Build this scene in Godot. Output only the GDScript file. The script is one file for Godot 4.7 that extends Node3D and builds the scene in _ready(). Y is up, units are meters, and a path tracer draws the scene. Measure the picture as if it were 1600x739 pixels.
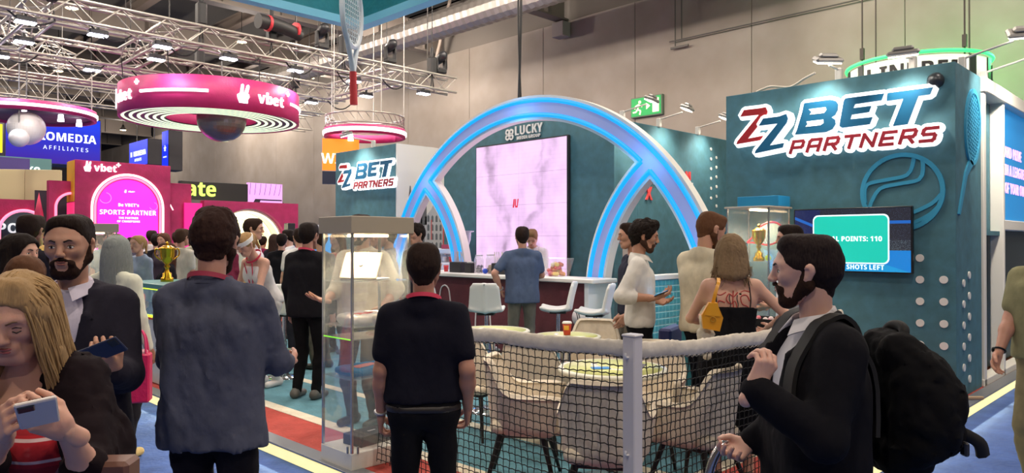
extends Node3D

const S2 := 0.70710678
const EYE := 1.68
const FLOOR := 0.1          # top of the booth's raised floor
const F := -PI / 2          # turn of things that face the aisle (-x)
var M := {}
var names := {}
var skins := {}
var coats := {}
var jobs: Array = []        # smooth bodies waiting to be meshed together
var rng := RandomNumberGenerator.new()


func _ready() -> void:
	rng.seed = 7
	# camera
	var cam := Camera3D.new()
	cam.name = "camera"
	cam.position = Vector3(0, EYE, 0)
	cam.rotation = Vector3(deg_to_rad(0.42), deg_to_rad(-45), 0)
	cam.fov = 35.65
	cam.far = 400.0
	add_child(cam)
	cam.current = true
	# surroundings and exposure
	var we := WorldEnvironment.new()
	we.name = "world"
	var env := Environment.new()
	env.background_mode = Environment.BG_COLOR
	env.background_color = Color(0, 0, 0)
	env.tonemap_mode = Environment.TONE_MAPPER_LINEAR
	env.tonemap_exposure = 1.3
	env.sdfgi_enabled = true
	env.ssao_enabled = true
	env.ssil_enabled = true
	we.environment = env
	add_child(we)
	make_materials()
	hall_lamps()
	setting()
	booth()
	far_stands()
	rigging()
	furniture()
	people()
	mesh_bodies()
class Field:
	# A smooth union of flattened, tapered capsules (kind 1), hollows (kind -1) and cutting planes (kind 2), meshed with surface nets.
	var A := PackedVector3Array()
	var BA := PackedVector3Array()
	var N := PackedVector3Array()
	var S := PackedFloat32Array()
	var RA := PackedFloat32Array()
	var DR := PackedFloat32Array()
	var IL := PackedFloat32Array()
	var K := PackedFloat32Array()
	var SG := PackedInt32Array()
	var cell := 0.012
	var lo := Vector3(1e6, 1e6, 1e6)
	var hi := Vector3(-1e6, -1e6, -1e6)
	var noise: FastNoiseLite = null
	var amp := 0.0
	var nscale := Vector3.ONE
	var verts := PackedVector3Array()
	var norms := PackedVector3Array()
	var idx := PackedInt32Array()

	func cap(a: Vector3, b: Vector3, ra: float, rb := -1.0, k := 0.02, n := Vector3.ZERO, flat := 1.0, sg := 1) -> void:
		if rb < 0.0: rb = ra
		var s := flat - 1.0
		var ba := b - a
		if s != 0.0:
			n = n.normalized()
			ba += n * (n.dot(ba) * s)
		A.append(a); BA.append(ba); N.append(n); S.append(s); RA.append(ra); DR.append(rb - ra)
		IL.append(1.0 / maxf(ba.length_squared(), 1e-9)); K.append(k); SG.append(sg)
		if sg == 1:
			var m := maxf(ra, rb) * maxf(1.0, 1.0 / maxf(flat, 0.05)) + amp
			var r := Vector3(m, m, m)
			lo = lo.min(a.min(b) - r); hi = hi.max(a.max(b) + r)

	func ball(a: Vector3, r: float, k := 0.02, n := Vector3.ZERO, flat := 1.0) -> void:
		cap(a, a, r, r, k, n, flat)

	func dig(a: Vector3, b: Vector3, ra: float, rb := -1.0, k := 0.01, n := Vector3.ZERO, flat := 1.0) -> void:
		cap(a, b, ra, rb, k, n, flat, -1)

	func cut(a: Vector3, n: Vector3) -> void:   # keeps what lies behind the plane
		cap(a, a, 0.0, 0.0, 0.0, n, 2.0, 2)

	func move(t: Transform3D, from: int, scale := 1.0) -> void:   # turn the primitives added since «from»
		for i in range(from, A.size()):
			if SG[i] == 2:
				A[i] = t * A[i]; N[i] = t.basis * N[i]
				continue
			A[i] = t * A[i]; BA[i] = t.basis * BA[i]; N[i] = (t.basis * N[i]).normalized() if S[i] != 0.0 else N[i]

	func at(p: Vector3, list: PackedInt32Array) -> float:
		var d := 1.0
		for i in list:
			var sg := SG[i]
			var q := p - A[i]
			if sg == 2:
				d = maxf(d, N[i].dot(q))
				continue
			var s := S[i]
			if s != 0.0: q += N[i] * (N[i].dot(q) * s)
			var t := clampf(q.dot(BA[i]) * IL[i], 0.0, 1.0)
			var e := (q - BA[i] * t).length() - RA[i] - DR[i] * t
			var k := K[i]
			if sg > 0:
				var h := maxf(k - absf(d - e), 0.0)
				d = minf(d, e) - (h * h * 0.25 / k if h > 0.0 else 0.0)
			else:
				e = -e
				var h := maxf(k - absf(d - e), 0.0)
				d = maxf(d, e) + (h * h * 0.25 / k if h > 0.0 else 0.0)
		if noise: d += noise.get_noise_3dv(p * nscale) * amp
		return d

	func run() -> void:
		var n := A.size()
		# bounds of the moved primitives
		lo = Vector3(1e6, 1e6, 1e6); hi = -lo
		for i in n:
			if SG[i] != 1: continue
			var m := maxf(RA[i], RA[i] + DR[i]) * maxf(1.0, 1.0 / maxf(S[i] + 1.0, 0.05)) + absf(amp) + K[i] * 0.3
			var b := A[i] + BA[i]
			if S[i] != 0.0: b = A[i] + BA[i] - N[i] * (N[i].dot(BA[i]) * (S[i] / (1.0 + S[i])))
			var r := Vector3(m, m, m)
			lo = lo.min(A[i].min(b) - r); hi = hi.max(A[i].max(b) + r)
		var c := cell
		var bs := c * 4.0
		var nb := Vector3i(((hi - lo) / bs).ceil()) + Vector3i.ONE
		var R := bs * 0.87
		var sx := nb.x * 4 + 8
		var sxy := sx * (nb.y * 4 + 8)
		var where := {}
		var quads := PackedInt32Array()   # cell key, axis, flip
		var val := PackedFloat32Array()
		val.resize(125)
		var all := PackedInt32Array(range(n))
		for bz in nb.z:
			for by in nb.y:
				var row := PackedInt32Array()   # what can reach this row of blocks
				var rc := lo + Vector3(nb.x * 0.5, by + 0.5, bz + 0.5) * bs
				var rx := nb.x * 0.5 * bs
				for i in n:
					if SG[i] != 1: row.append(i); continue
					var q := rc - A[i]
					var m := maxf(RA[i], RA[i] + DR[i]) * maxf(1.0, 1.0 / (S[i] + 1.0)) + K[i] + R + 0.01
					var b := BA[i]
					if S[i] != 0.0: b -= N[i] * (N[i].dot(b) * (S[i] / (1.0 + S[i])))
					if q.y > maxf(0.0, b.y) + m or q.y < minf(0.0, b.y) - m or q.z > maxf(0.0, b.z) + m or q.z < minf(0.0, b.z) - m: continue
					row.append(i)
				if row.is_empty(): continue
				for bx in nb.x:
					var o := lo + Vector3(bx, by, bz) * bs
					var mid := o + Vector3(bs, bs, bs) * 0.5
					var list := PackedInt32Array()
					var near := 1e3
					var solid := false
					for i in row:
						if SG[i] == 2:
							list.append(i); continue
						var q := mid - A[i]
						var s := S[i]
						if s != 0.0: q += N[i] * (N[i].dot(q) * s)
						var t := clampf(q.dot(BA[i]) * IL[i], 0.0, 1.0)
						var e := (q - BA[i] * t).length() - RA[i] - DR[i] * t
						var f := R * 1.2 * maxf(1.0, 1.0 + s) + 0.002
						if e < f + K[i] + absf(amp):
							list.append(i)
							if SG[i] == 1: solid = true
							near = minf(near, e - f)
					if not solid: continue
					var dm := at(mid, list)
					if absf(dm) > R * 3.2 + absf(amp): continue
					var v := 0
					var pos := 0
					for z in 5:
						for y in 5:
							for x in 5:
								var d := at(o + Vector3(x, y, z) * c, list)
								val[v] = d
								if d < 0.0: pos += 1
								v += 1
					if pos == 0 or pos == 125: continue
					for z in 4:
						for y in 4:
							for x in 4:
								var w := x + y * 5 + z * 25
								var v0 := val[w]; var v1 := val[w + 1]; var v2 := val[w + 5]; var v3 := val[w + 6]
								var v4 := val[w + 25]; var v5 := val[w + 26]; var v6 := val[w + 30]; var v7 := val[w + 31]
								var ins := int(v0 < 0.0) + int(v1 < 0.0) + int(v2 < 0.0) + int(v3 < 0.0) + int(v4 < 0.0) + int(v5 < 0.0) + int(v6 < 0.0) + int(v7 < 0.0)
								if ins == 0 or ins == 8: continue
								var sum := Vector3.ZERO
								var m := 0
								if (v0 < 0.0) != (v1 < 0.0): sum += Vector3(v0 / (v0 - v1), 0, 0); m += 1
								if (v2 < 0.0) != (v3 < 0.0): sum += Vector3(v2 / (v2 - v3), 1, 0); m += 1
								if (v4 < 0.0) != (v5 < 0.0): sum += Vector3(v4 / (v4 - v5), 0, 1); m += 1
								if (v6 < 0.0) != (v7 < 0.0): sum += Vector3(v6 / (v6 - v7), 1, 1); m += 1
								if (v0 < 0.0) != (v2 < 0.0): sum += Vector3(0, v0 / (v0 - v2), 0); m += 1
								if (v1 < 0.0) != (v3 < 0.0): sum += Vector3(1, v1 / (v1 - v3), 0); m += 1
								if (v4 < 0.0) != (v6 < 0.0): sum += Vector3(0, v4 / (v4 - v6), 1); m += 1
								if (v5 < 0.0) != (v7 < 0.0): sum += Vector3(1, v5 / (v5 - v7), 1); m += 1
								if (v0 < 0.0) != (v4 < 0.0): sum += Vector3(0, 0, v0 / (v0 - v4)); m += 1
								if (v1 < 0.0) != (v5 < 0.0): sum += Vector3(1, 0, v1 / (v1 - v5)); m += 1
								if (v2 < 0.0) != (v6 < 0.0): sum += Vector3(0, 1, v2 / (v2 - v6)); m += 1
								if (v3 < 0.0) != (v7 < 0.0): sum += Vector3(1, 1, v3 / (v3 - v7)); m += 1
								var key := (bx * 4 + x + 2) + (by * 4 + y + 2) * sx + (bz * 4 + z + 2) * sxy
								where[key] = verts.size()
								verts.append(o + (Vector3(x, y, z) + sum / m) * c)
								if (v0 < 0.0) != (v1 < 0.0): quads.append(key); quads.append(0); quads.append(int(v0 < 0.0))
								if (v0 < 0.0) != (v2 < 0.0): quads.append(key); quads.append(1); quads.append(int(v0 < 0.0))
								if (v0 < 0.0) != (v4 < 0.0): quads.append(key); quads.append(2); quads.append(int(v0 < 0.0))
		var step := [[sx, sxy], [sxy, 1], [1, sx]]
		for q in range(0, quads.size(), 3):
			var key := quads[q]
			var ax: Array = step[quads[q + 1]]
			var da: int = ax[0]
			var db: int = ax[1]
			var i0: int = where.get(key, -1)
			var i1: int = where.get(key - da, -1)
			var i2: int = where.get(key - da - db, -1)
			var i3: int = where.get(key - db, -1)
			if i0 < 0 or i1 < 0 or i2 < 0 or i3 < 0: continue
			if quads[q + 2]: idx.append_array(PackedInt32Array([i0, i2, i1, i0, i3, i2]))
			else: idx.append_array(PackedInt32Array([i0, i1, i2, i0, i2, i3]))
		norms.resize(verts.size())
		for q in range(0, idx.size(), 3):
			var a := verts[idx[q]]
			var nn := (verts[idx[q + 2]] - a).cross(verts[idx[q + 1]] - a)
			norms[idx[q]] += nn; norms[idx[q + 1]] += nn; norms[idx[q + 2]] += nn
		for i in norms.size(): norms[i] = norms[i].normalized()


# ---------------------------------------------------------------- helpers
func at(px: float, py: float, d: float) -> Vector3:   # a point d metres ahead of the eye, in the direction of a pixel
	var s := (px - 800.0) / 1150.0
	return Vector3(S2 * d * (1.0 + s), EYE + (378.0 - py) / 1150.0 * d, S2 * d * (s - 1.0))


func ground(px: float, d: float, y := FLOOR) -> Vector3:
	var p := at(px, 378, d)
	return Vector3(p.x, y, p.z)


func numbered(called: String) -> String:
	var n: int = names.get(called, 0)
	names[called] = n + 1
	return called if n == 0 else "%s_%03d" % [called, n]


func thing(called: String, label: String, category: String, pos := Vector3.ZERO, turn := 0.0, group := "") -> Node3D:
	var o := Node3D.new()
	o.name = numbered(called)
	add_child(o)
	o.position = pos
	o.rotation.y = turn
	return tag(o, label, category, group)


func tag(o: Node3D, label: String, category: String, group := "") -> Node3D:
	o.set_meta("label", label)
	o.set_meta("category", category)
	if group != "": o.set_meta("group", group)
	return o


func part(called: String, mesh: Mesh, m: Material, parent: Node3D, pos := Vector3.ZERO, rot := Vector3.ZERO) -> MeshInstance3D:
	var o := MeshInstance3D.new()
	o.name = called
	o.mesh = mesh
	o.material_override = m
	o.position = pos
	o.rotation = rot
	parent.add_child(o, true)
	return o


func single(called: String, mesh: Mesh, m: Material, label: String, category: String, pos := Vector3.ZERO, turn := 0.0, group := "") -> MeshInstance3D:
	var o := part(numbered(called), mesh, m, self, pos, Vector3(0, turn, 0))
	tag(o, label, category, group)
	return o


func struct(called: String, mesh: Mesh, m: Material, pos := Vector3.ZERO) -> MeshInstance3D:
	var o := part(called, mesh, m, self, pos)
	o.set_meta("kind", "structure")
	return o


func copy(o: Node3D, called: String, label: String, pos: Vector3, turn := 0.0, group := "") -> Node3D:
	var c: Node3D = o.duplicate()
	c.name = numbered(called)
	add_child(c)
	c.position = pos
	c.rotation = Vector3(0, turn, 0)
	c.set_meta("label", label)
	if group != "": c.set_meta("group", group)
	return c


func mat(hex: String, rough := 0.7, metal := 0.0, relief := "", scale := 3.0, strength := 0.5) -> StandardMaterial3D:
	var key := "%s|%s|%s|%s|%s|%s" % [hex, rough, metal, relief, scale, strength]
	if M.has(key): return M[key]
	var m := StandardMaterial3D.new()
	m.albedo_color = Color(hex)
	m.roughness = rough
	m.metallic = metal
	if relief != "":
		m.normal_enabled = true
		m.normal_texture = M[relief]
		m.normal_scale = strength
		m.uv1_triplanar = true
		m.uv1_scale = Vector3.ONE * scale
	M[key] = m
	return m


func cloth(hex: String, kind := "weave") -> StandardMaterial3D:
	var key := "cloth" + hex + kind
	if M.has(key): return M[key]
	var m := StandardMaterial3D.new()
	m.albedo_color = Color(hex)
	m.roughness = 0.92
	m.metallic_specular = 0.25
	m.normal_enabled = true
	m.normal_texture = M["folds"] if kind == "weave" else M["strands"]
	m.normal_scale = 0.4
	m.uv1_triplanar = true
	m.uv1_scale = Vector3(2.2, 1.3, 2.2) if kind == "weave" else Vector3(9, 2.0, 9)
	m.detail_enabled = true
	m.detail_blend_mode = BaseMaterial3D.BLEND_MODE_MUL
	m.detail_albedo = M["mottle"]
	if kind != "weave":
		m.roughness = 0.75
		m.metallic_specular = 0.25
		m.normal_scale = 0.4
	M[key] = m
	return m


func glow(hex: String, energy := 1.0, base := "") -> StandardMaterial3D:
	var key := "glow%s|%s|%s" % [hex, energy, base]
	if M.has(key): return M[key]
	var m := StandardMaterial3D.new()
	m.albedo_color = Color(base if base != "" else hex)
	m.roughness = 0.5
	m.emission_enabled = true
	m.emission = Color(hex)
	m.emission_energy_multiplier = energy
	M[key] = m
	return m


func glass(hex := "f4fbfa", alpha := 0.06) -> StandardMaterial3D:
	var key := "glass%s%s" % [hex, alpha]
	if M.has(key): return M[key]
	var m := StandardMaterial3D.new()
	m.albedo_color = Color(Color(hex), alpha)
	m.transparency = BaseMaterial3D.TRANSPARENCY_ALPHA
	m.roughness = 0.02
	M[key] = m
	return m


func noise_tex(freq: float, octaves: int, normal: bool, size := 512, stretch := Vector2.ONE, seed_ := 1, bump := 4.0, ramp: Array = []) -> NoiseTexture2D:
	var n := FastNoiseLite.new()
	n.seed = seed_
	n.frequency = freq
	n.fractal_octaves = octaves
	var t := NoiseTexture2D.new()
	t.width = int(size * stretch.x)
	t.height = int(size * stretch.y)
	t.seamless = true
	t.noise = n
	t.as_normal_map = normal
	t.bump_strength = bump
	if ramp.size():
		var g := Gradient.new()
		g.set_color(0, Color(ramp[0]))
		g.set_color(1, Color(ramp[1]))
		t.color_ramp = g
	return t


func make_materials() -> void:
	M["folds"] = noise_tex(0.012, 4, true, 512, Vector2.ONE, 3, 6.0)
	M["grain"] = noise_tex(0.12, 3, true, 256, Vector2.ONE, 5, 2.0)
	M["strands"] = noise_tex(0.05, 3, true, 512, Vector2(1, 0.25), 9, 8.0)
	M["mottle"] = noise_tex(0.02, 4, false, 256, Vector2.ONE, 11, 1.0, ["e2e2e2", "ffffff"])
	M["wear"] = noise_tex(0.01, 5, false, 512, Vector2.ONE, 13, 1.0, ["dedad4", "ffffff"])


func mottled(hex: String, rough: float, scale: float, relief := "grain", strength := 0.4, wear := "wear") -> StandardMaterial3D:
	var m := StandardMaterial3D.new()
	m.albedo_color = Color(hex)
	m.albedo_texture = M[wear]
	m.roughness = rough
	m.uv1_triplanar = true
	m.uv1_world_triplanar = true
	m.uv1_scale = Vector3.ONE * scale
	m.normal_enabled = true
	m.normal_texture = M[relief]
	m.normal_scale = strength
	return m


class MB:
	# collects flat and round shapes into one mesh
	var st := SurfaceTool.new()
	var base := Transform3D()

	func _init(t := Transform3D()) -> void:
		st.begin(Mesh.PRIMITIVE_TRIANGLES)
		base = t

	func tri(a: Vector3, b: Vector3, c: Vector3) -> void:
		st.add_vertex(base * a); st.add_vertex(base * b); st.add_vertex(base * c)

	func quad(a: Vector3, b: Vector3, c: Vector3, d: Vector3) -> void:   # clockwise from the front
		tri(a, b, c); tri(a, c, d)

	func box(c: Vector3, s: Vector3, bev := 0.0, t := Transform3D()) -> MB:
		st.set_smooth_group(-1)
		var h := s * 0.5
		bev = minf(bev, minf(h.x, minf(h.y, h.z)) * 0.9)
		var p := func(x: float, y: float, z: float, k: int) -> Vector3:   # corner, pulled in on the two axes other than k
			var v := Vector3(x * (h.x - (0.0 if k == 0 else bev)), y * (h.y - (0.0 if k == 1 else bev)), z * (h.z - (0.0 if k == 2 else bev)))
			return c + t * v
		for k in 3:
			for e: float in [-1.0, 1.0]:
				var f: Array = []
				for uv: Vector2 in [Vector2(-1, -1), Vector2(-1, 1), Vector2(1, 1), Vector2(1, -1)]:
					var v := Vector3.ZERO
					v[k] = e; v[(k + 1) % 3] = uv.x; v[(k + 2) % 3] = uv.y
					f.append(p.call(v.x, v.y, v.z, k))
				if e < 0: f.reverse()
				quad(f[0], f[1], f[2], f[3])
		if bev <= 0.0: return self
		for k in 3:
			var i := (k + 1) % 3
			var j := (k + 2) % 3
			for a: float in [-1.0, 1.0]:
				for b: float in [-1.0, 1.0]:
					var u := Vector3.ZERO
					u[k] = -1; u[i] = a; u[j] = b
					var w := u
					w[k] = 1
					var q := [p.call(u.x, u.y, u.z, i), p.call(w.x, w.y, w.z, i), p.call(w.x, w.y, w.z, j), p.call(u.x, u.y, u.z, j)]
					if a * b < 0: q.reverse()
					quad(q[0], q[1], q[2], q[3])
		for x: float in [-1.0, 1.0]:
			for y: float in [-1.0, 1.0]:
				for z: float in [-1.0, 1.0]:
					var q := [p.call(x, y, z, 0), p.call(x, y, z, 1), p.call(x, y, z, 2)]
					if x * y * z > 0: q.reverse()
					tri(q[0], q[1], q[2])
		return self

	func tube(pts: Array, r: float, r2 := -1.0, sides := 8, caps := true, flat := 1.0) -> MB:
		if r2 < 0.0: r2 = r
		st.set_smooth_group(1)
		var n := pts.size()
		var rings: Array = []
		var up := Vector3.UP
		for i in n:
			var d: Vector3 = (pts[mini(i + 1, n - 1)] - pts[maxi(i - 1, 0)]).normalized()
			if absf(d.dot(up)) > 0.95: up = Vector3.RIGHT if absf(d.dot(Vector3.RIGHT)) < 0.9 else Vector3.BACK
			var x := up.cross(d).normalized()
			var y := d.cross(x)
			up = y
			var rr := lerpf(r, r2, float(i) / maxf(1, n - 1))
			var ring: Array = []
			for k in sides:
				var a := TAU * k / sides
				ring.append(pts[i] + x * cos(a) * rr + y * sin(a) * rr * flat)
			rings.append(ring)
		for i in n - 1:
			for k in sides:
				var l := (k + 1) % sides
				quad(rings[i][k], rings[i][l], rings[i + 1][l], rings[i + 1][k])
		if caps:
			st.set_smooth_group(-1)
			for k in range(1, sides - 1):
				tri(rings[0][0], rings[0][k + 1], rings[0][k])
				tri(rings[n - 1][0], rings[n - 1][k], rings[n - 1][k + 1])
		return self

	func ribbon(pts: Array, wide: Vector3, w: float, th: float) -> MB:   # a flat band along points, «wide» roughly across it
		var n := pts.size()
		var rings: Array = []
		for i in n:
			var d: Vector3 = (pts[mini(i + 1, n - 1)] - pts[maxi(i - 1, 0)]).normalized()
			var x := (wide - d * wide.dot(d)).normalized() * w * 0.5
			var y := d.cross(x).normalized() * th * 0.5
			rings.append([pts[i] - x - y, pts[i] - x + y, pts[i] + x + y, pts[i] + x - y])
		for i in n - 1:
			for k in 4:
				st.set_smooth_group(4 + k)
				var l := (k + 1) % 4
				quad(rings[i][k], rings[i + 1][k], rings[i + 1][l], rings[i][l])
		st.set_smooth_group(-1)
		quad(rings[0][0], rings[0][1], rings[0][2], rings[0][3])
		quad(rings[n - 1][3], rings[n - 1][2], rings[n - 1][1], rings[n - 1][0])
		return self

	func sheet(a: Array, b: Array, th: float) -> MB:   # a thin leaf between two lines of points
		var n := a.size()
		var u: Array = []
		for i in n:
			var d: Vector3 = a[mini(i + 1, n - 1)] - a[maxi(i - 1, 0)]
			u.append(d.cross(b[i] - a[i]).normalized() * th * 0.5)
		for i in n - 1:
			st.set_smooth_group(8)
			quad(a[i] + u[i], b[i] + u[i], b[i + 1] + u[i + 1], a[i + 1] + u[i + 1])
			st.set_smooth_group(9)
			quad(a[i] - u[i], a[i + 1] - u[i + 1], b[i + 1] - u[i + 1], b[i] - u[i])
			st.set_smooth_group(-1)
			quad(b[i] + u[i], b[i] - u[i], b[i + 1] - u[i + 1], b[i + 1] + u[i + 1])
			quad(a[i] - u[i], a[i] + u[i], a[i + 1] + u[i + 1], a[i + 1] - u[i + 1])
		st.set_smooth_group(-1)
		quad(a[0] + u[0], a[0] - u[0], b[0] - u[0], b[0] + u[0])
		quad(a[n - 1] - u[n - 1], a[n - 1] + u[n - 1], b[n - 1] + u[n - 1], b[n - 1] - u[n - 1])
		return self

	func shell(g: Array, th: float) -> MB:   # a curved sheet over a grid of points, with thickness and a rounded rim
		var rows := g.size()
		var cols: int = g[0].size()
		var nr: Array = []
		for i in rows:
			var r: Array = []
			for j in cols:
				var a: Vector3 = g[mini(i + 1, rows - 1)][j] - g[maxi(i - 1, 0)][j]
				var b: Vector3 = g[i][mini(j + 1, cols - 1)] - g[i][maxi(j - 1, 0)]
				r.append(a.cross(b).normalized())
			nr.append(r)
		var f := func(i: int, j: int, q: float, e := Vector3.ZERO) -> Vector3: return g[i][j] + nr[i][j] * th * 0.5 * q + e
		st.set_smooth_group(11)
		for i in rows - 1:
			for j in cols - 1:
				quad(f.call(i, j, 1.0), f.call(i + 1, j, 1.0), f.call(i + 1, j + 1, 1.0), f.call(i, j + 1, 1.0))
				quad(f.call(i, j, -1.0), f.call(i, j + 1, -1.0), f.call(i + 1, j + 1, -1.0), f.call(i + 1, j, -1.0))
		var rim: Array = []
		for i in rows: rim.append([i, 0])
		for j in range(1, cols): rim.append([rows - 1, j])
		for i in range(rows - 2, -1, -1): rim.append([i, cols - 1])
		for j in range(cols - 2, -1, -1): rim.append([0, j])
		for k in rim.size() - 1:
			var p: Array = rim[k]
			var q: Array = rim[k + 1]
			var o := func(v: Array) -> Vector3:   # outward from the sheet's edge
				var i: int = v[0]
				var j: int = v[1]
				return ((g[i][j] - g[clampi(i, 1, rows - 2)][clampi(j, 1, cols - 2)]) as Vector3).normalized() * th * 0.45
			var e0: Vector3 = o.call(p)
			var e1: Vector3 = o.call(q)
			var prev := [f.call(p[0], p[1], 1.0), f.call(q[0], q[1], 1.0)]
			for m: Array in [[0.6, 0.8], [0.0, 1.0], [-0.6, 0.8], [-1.0, 0.0]]:
				var cur := [f.call(p[0], p[1], m[0], e0 * m[1]), f.call(q[0], q[1], m[0], e1 * m[1])]
				quad(prev[0], prev[1], cur[1], cur[0])
				prev = cur
		return self

	func lathe(prof: Array, sides := 24, t := Transform3D(), from := 0.0, to := TAU, smooth := true) -> MB:   # prof: Vector2(radius, height), bottom to top on the outside
		var n := prof.size()
		for k in sides:
			var a := from + (to - from) * k / sides
			var b := from + (to - from) * (k + 1) / sides
			for i in n - 1:
				st.set_smooth_group(2 if smooth else -1)
				var p: Vector2 = prof[i]
				var q: Vector2 = prof[i + 1]
				var v0 := t * Vector3(p.x * cos(a), p.y, p.x * sin(a))
				var v1 := t * Vector3(p.x * cos(b), p.y, p.x * sin(b))
				var v2 := t * Vector3(q.x * cos(b), q.y, q.x * sin(b))
				var v3 := t * Vector3(q.x * cos(a), q.y, q.x * sin(a))
				if p.x < 1e-5: tri(v0, v2, v3)
				elif q.x < 1e-5: tri(v0, v1, v2)
				else: quad(v0, v1, v2, v3)
		return self

	func prism(poly: Array, z0: float, z1: float, t := Transform3D()) -> MB:   # a convex or simple outline in x, y, swept from z0 to z1
		st.set_smooth_group(-1)
		var pp := PackedVector2Array(poly)
		if Geometry2D.is_polygon_clockwise(pp): pp.reverse()
		var ids := Geometry2D.triangulate_polygon(pp)
		for i in range(0, ids.size(), 3):
			var a := pp[ids[i]]
			var b := pp[ids[i + 1]]
			var c := pp[ids[i + 2]]
			if (b - a).cross(c - a) < 0.0:
				var sw := b
				b = c
				c = sw
			tri(t * Vector3(a.x, a.y, z1), t * Vector3(c.x, c.y, z1), t * Vector3(b.x, b.y, z1))
			tri(t * Vector3(a.x, a.y, z0), t * Vector3(b.x, b.y, z0), t * Vector3(c.x, c.y, z0))
		for i in pp.size():
			var a := pp[i]
			var b := pp[(i + 1) % pp.size()]
			quad(t * Vector3(a.x, a.y, z0), t * Vector3(a.x, a.y, z1), t * Vector3(b.x, b.y, z1), t * Vector3(b.x, b.y, z0))
		return self

	func strip(inner: Array, outer: Array, z0: float, z1: float, t := Transform3D()) -> MB:   # a band between two lines of Vector2, with thickness
		st.set_smooth_group(-1)
		var n := inner.size()
		for i in n - 1:
			var a: Vector2 = inner[i]
			var b: Vector2 = inner[i + 1]
			var c: Vector2 = outer[i + 1]
			var d: Vector2 = outer[i]
			prism_quad(a, b, c, d, z0, z1, t, i == 0, i == n - 2)
		return self

	func prism_quad(a: Vector2, b: Vector2, c: Vector2, d: Vector2, z0: float, z1: float, t: Transform3D, first: bool, last: bool) -> void:
		var f := func(p: Vector2, z: float) -> Vector3: return t * Vector3(p.x, p.y, z)
		quad(f.call(a, z1), f.call(b, z1), f.call(c, z1), f.call(d, z1))
		quad(f.call(d, z0), f.call(c, z0), f.call(b, z0), f.call(a, z0))
		quad(f.call(b, z1), f.call(a, z1), f.call(a, z0), f.call(b, z0))
		quad(f.call(d, z1), f.call(c, z1), f.call(c, z0), f.call(d, z0))
		if first: quad(f.call(a, z1), f.call(d, z1), f.call(d, z0), f.call(a, z0))
		if last: quad(f.call(c, z1), f.call(b, z1), f.call(b, z0), f.call(c, z0))

	func done() -> ArrayMesh:
		st.generate_normals()
		st.index()
		return st.commit()


func bx(s: Vector3, bev := 0.0) -> ArrayMesh:
	var key := "bx%s%s" % [s, bev]
	if not M.has(key): M[key] = MB.new().box(Vector3.ZERO, s, bev).done()
	return M[key]


func bent(a: Vector3, b: Vector3, sag: float, n := 8) -> Array:
	var r: Array = []
	for i in n + 1:
		var t := float(i) / n
		r.append(a.lerp(b, t) - Vector3(0, sag * 4.0 * t * (1.0 - t), 0))
	return r


func curve(pts: Array, n := 24) -> Array:   # a smooth line through points
	var c := Curve3D.new()
	for i in pts.size():
		var a: Vector3 = pts[maxi(i - 1, 0)]
		var b: Vector3 = pts[mini(i + 1, pts.size() - 1)]
		var t := (b - a) / 6.0
		c.add_point(pts[i], -t, t)
	var r: Array = []
	var l := c.get_baked_length()
	for i in n + 1: r.append(c.sample_baked(l * i / n, true))
	return r


func arc(c: Vector2, r: float, a0: float, a1: float, n := 32) -> Array:
	var o: Array = []
	for i in n + 1:
		var a := lerpf(a0, a1, float(i) / n)
		o.append(c + Vector2(cos(a), sin(a)) * r)
	return o


func words(s: String, size: float, depth := 0.01, weight := 700, face := "Droid Sans") -> TextMesh:   # size: height of a capital letter
	var f := SystemFont.new()
	f.font_names = PackedStringArray([face])
	f.font_weight = weight
	var t := TextMesh.new()
	t.font = f
	t.text = s
	t.font_size = 48
	t.pixel_size = size / (0.714 * 48.0)
	t.depth = depth
	t.curve_step = 2.0
	return t


const STROKES := {
	"B": [[0, 0, 0, 1], [0, 1, .72, 1], [.72, 1, .86, .86], [.86, .86, .86, .64], [.86, .64, .74, .53], [0, .53, .76, .53], [.74, .53, .9, .42], [.9, .42, .9, .14], [.9, .14, .76, 0], [.76, 0, 0, 0]],
	"E": [[0, 0, 0, 1], [0, 1, .85, 1], [0, .5, .72, .5], [0, 0, .85, 0]],
	"T": [[0, 1, 1, 1], [.5, 0, .5, 1]],
	"P": [[0, 0, 0, 1], [0, 1, .75, 1], [.75, 1, .85, .88], [.85, .88, .85, .56], [.85, .56, .75, .44], [.75, .44, 0, .44]],
	"A": [[0, 0, 0, .85], [0, .85, .12, 1], [.12, 1, .85, 1], [.85, 1, .85, 0], [0, .42, .85, .42]],
	"R": [[0, 0, 0, 1], [0, 1, .75, 1], [.75, 1, .85, .88], [.85, .88, .85, .6], [.85, .6, .75, .46], [.75, .46, 0, .46], [.45, .46, .85, 0]],
	"N": [[0, 0, 0, 1], [0, 1, .85, 0], [.85, 0, .85, 1]],
	"S": [[.85, 1, .1, 1], [.1, 1, 0, .88], [0, .88, 0, .62], [0, .62, .1, .52], [.1, .52, .75, .5], [.75, .5, .85, .4], [.85, .4, .85, .12], [.85, .12, .75, 0], [.75, 0, 0, 0]],
	"2": [[.12, .98, .62, .98], [.62, .98, .8, .84], [.8, .84, .74, .66], [.74, .66, 0, .03], [.02, .03, .72, .03]],
}


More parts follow.
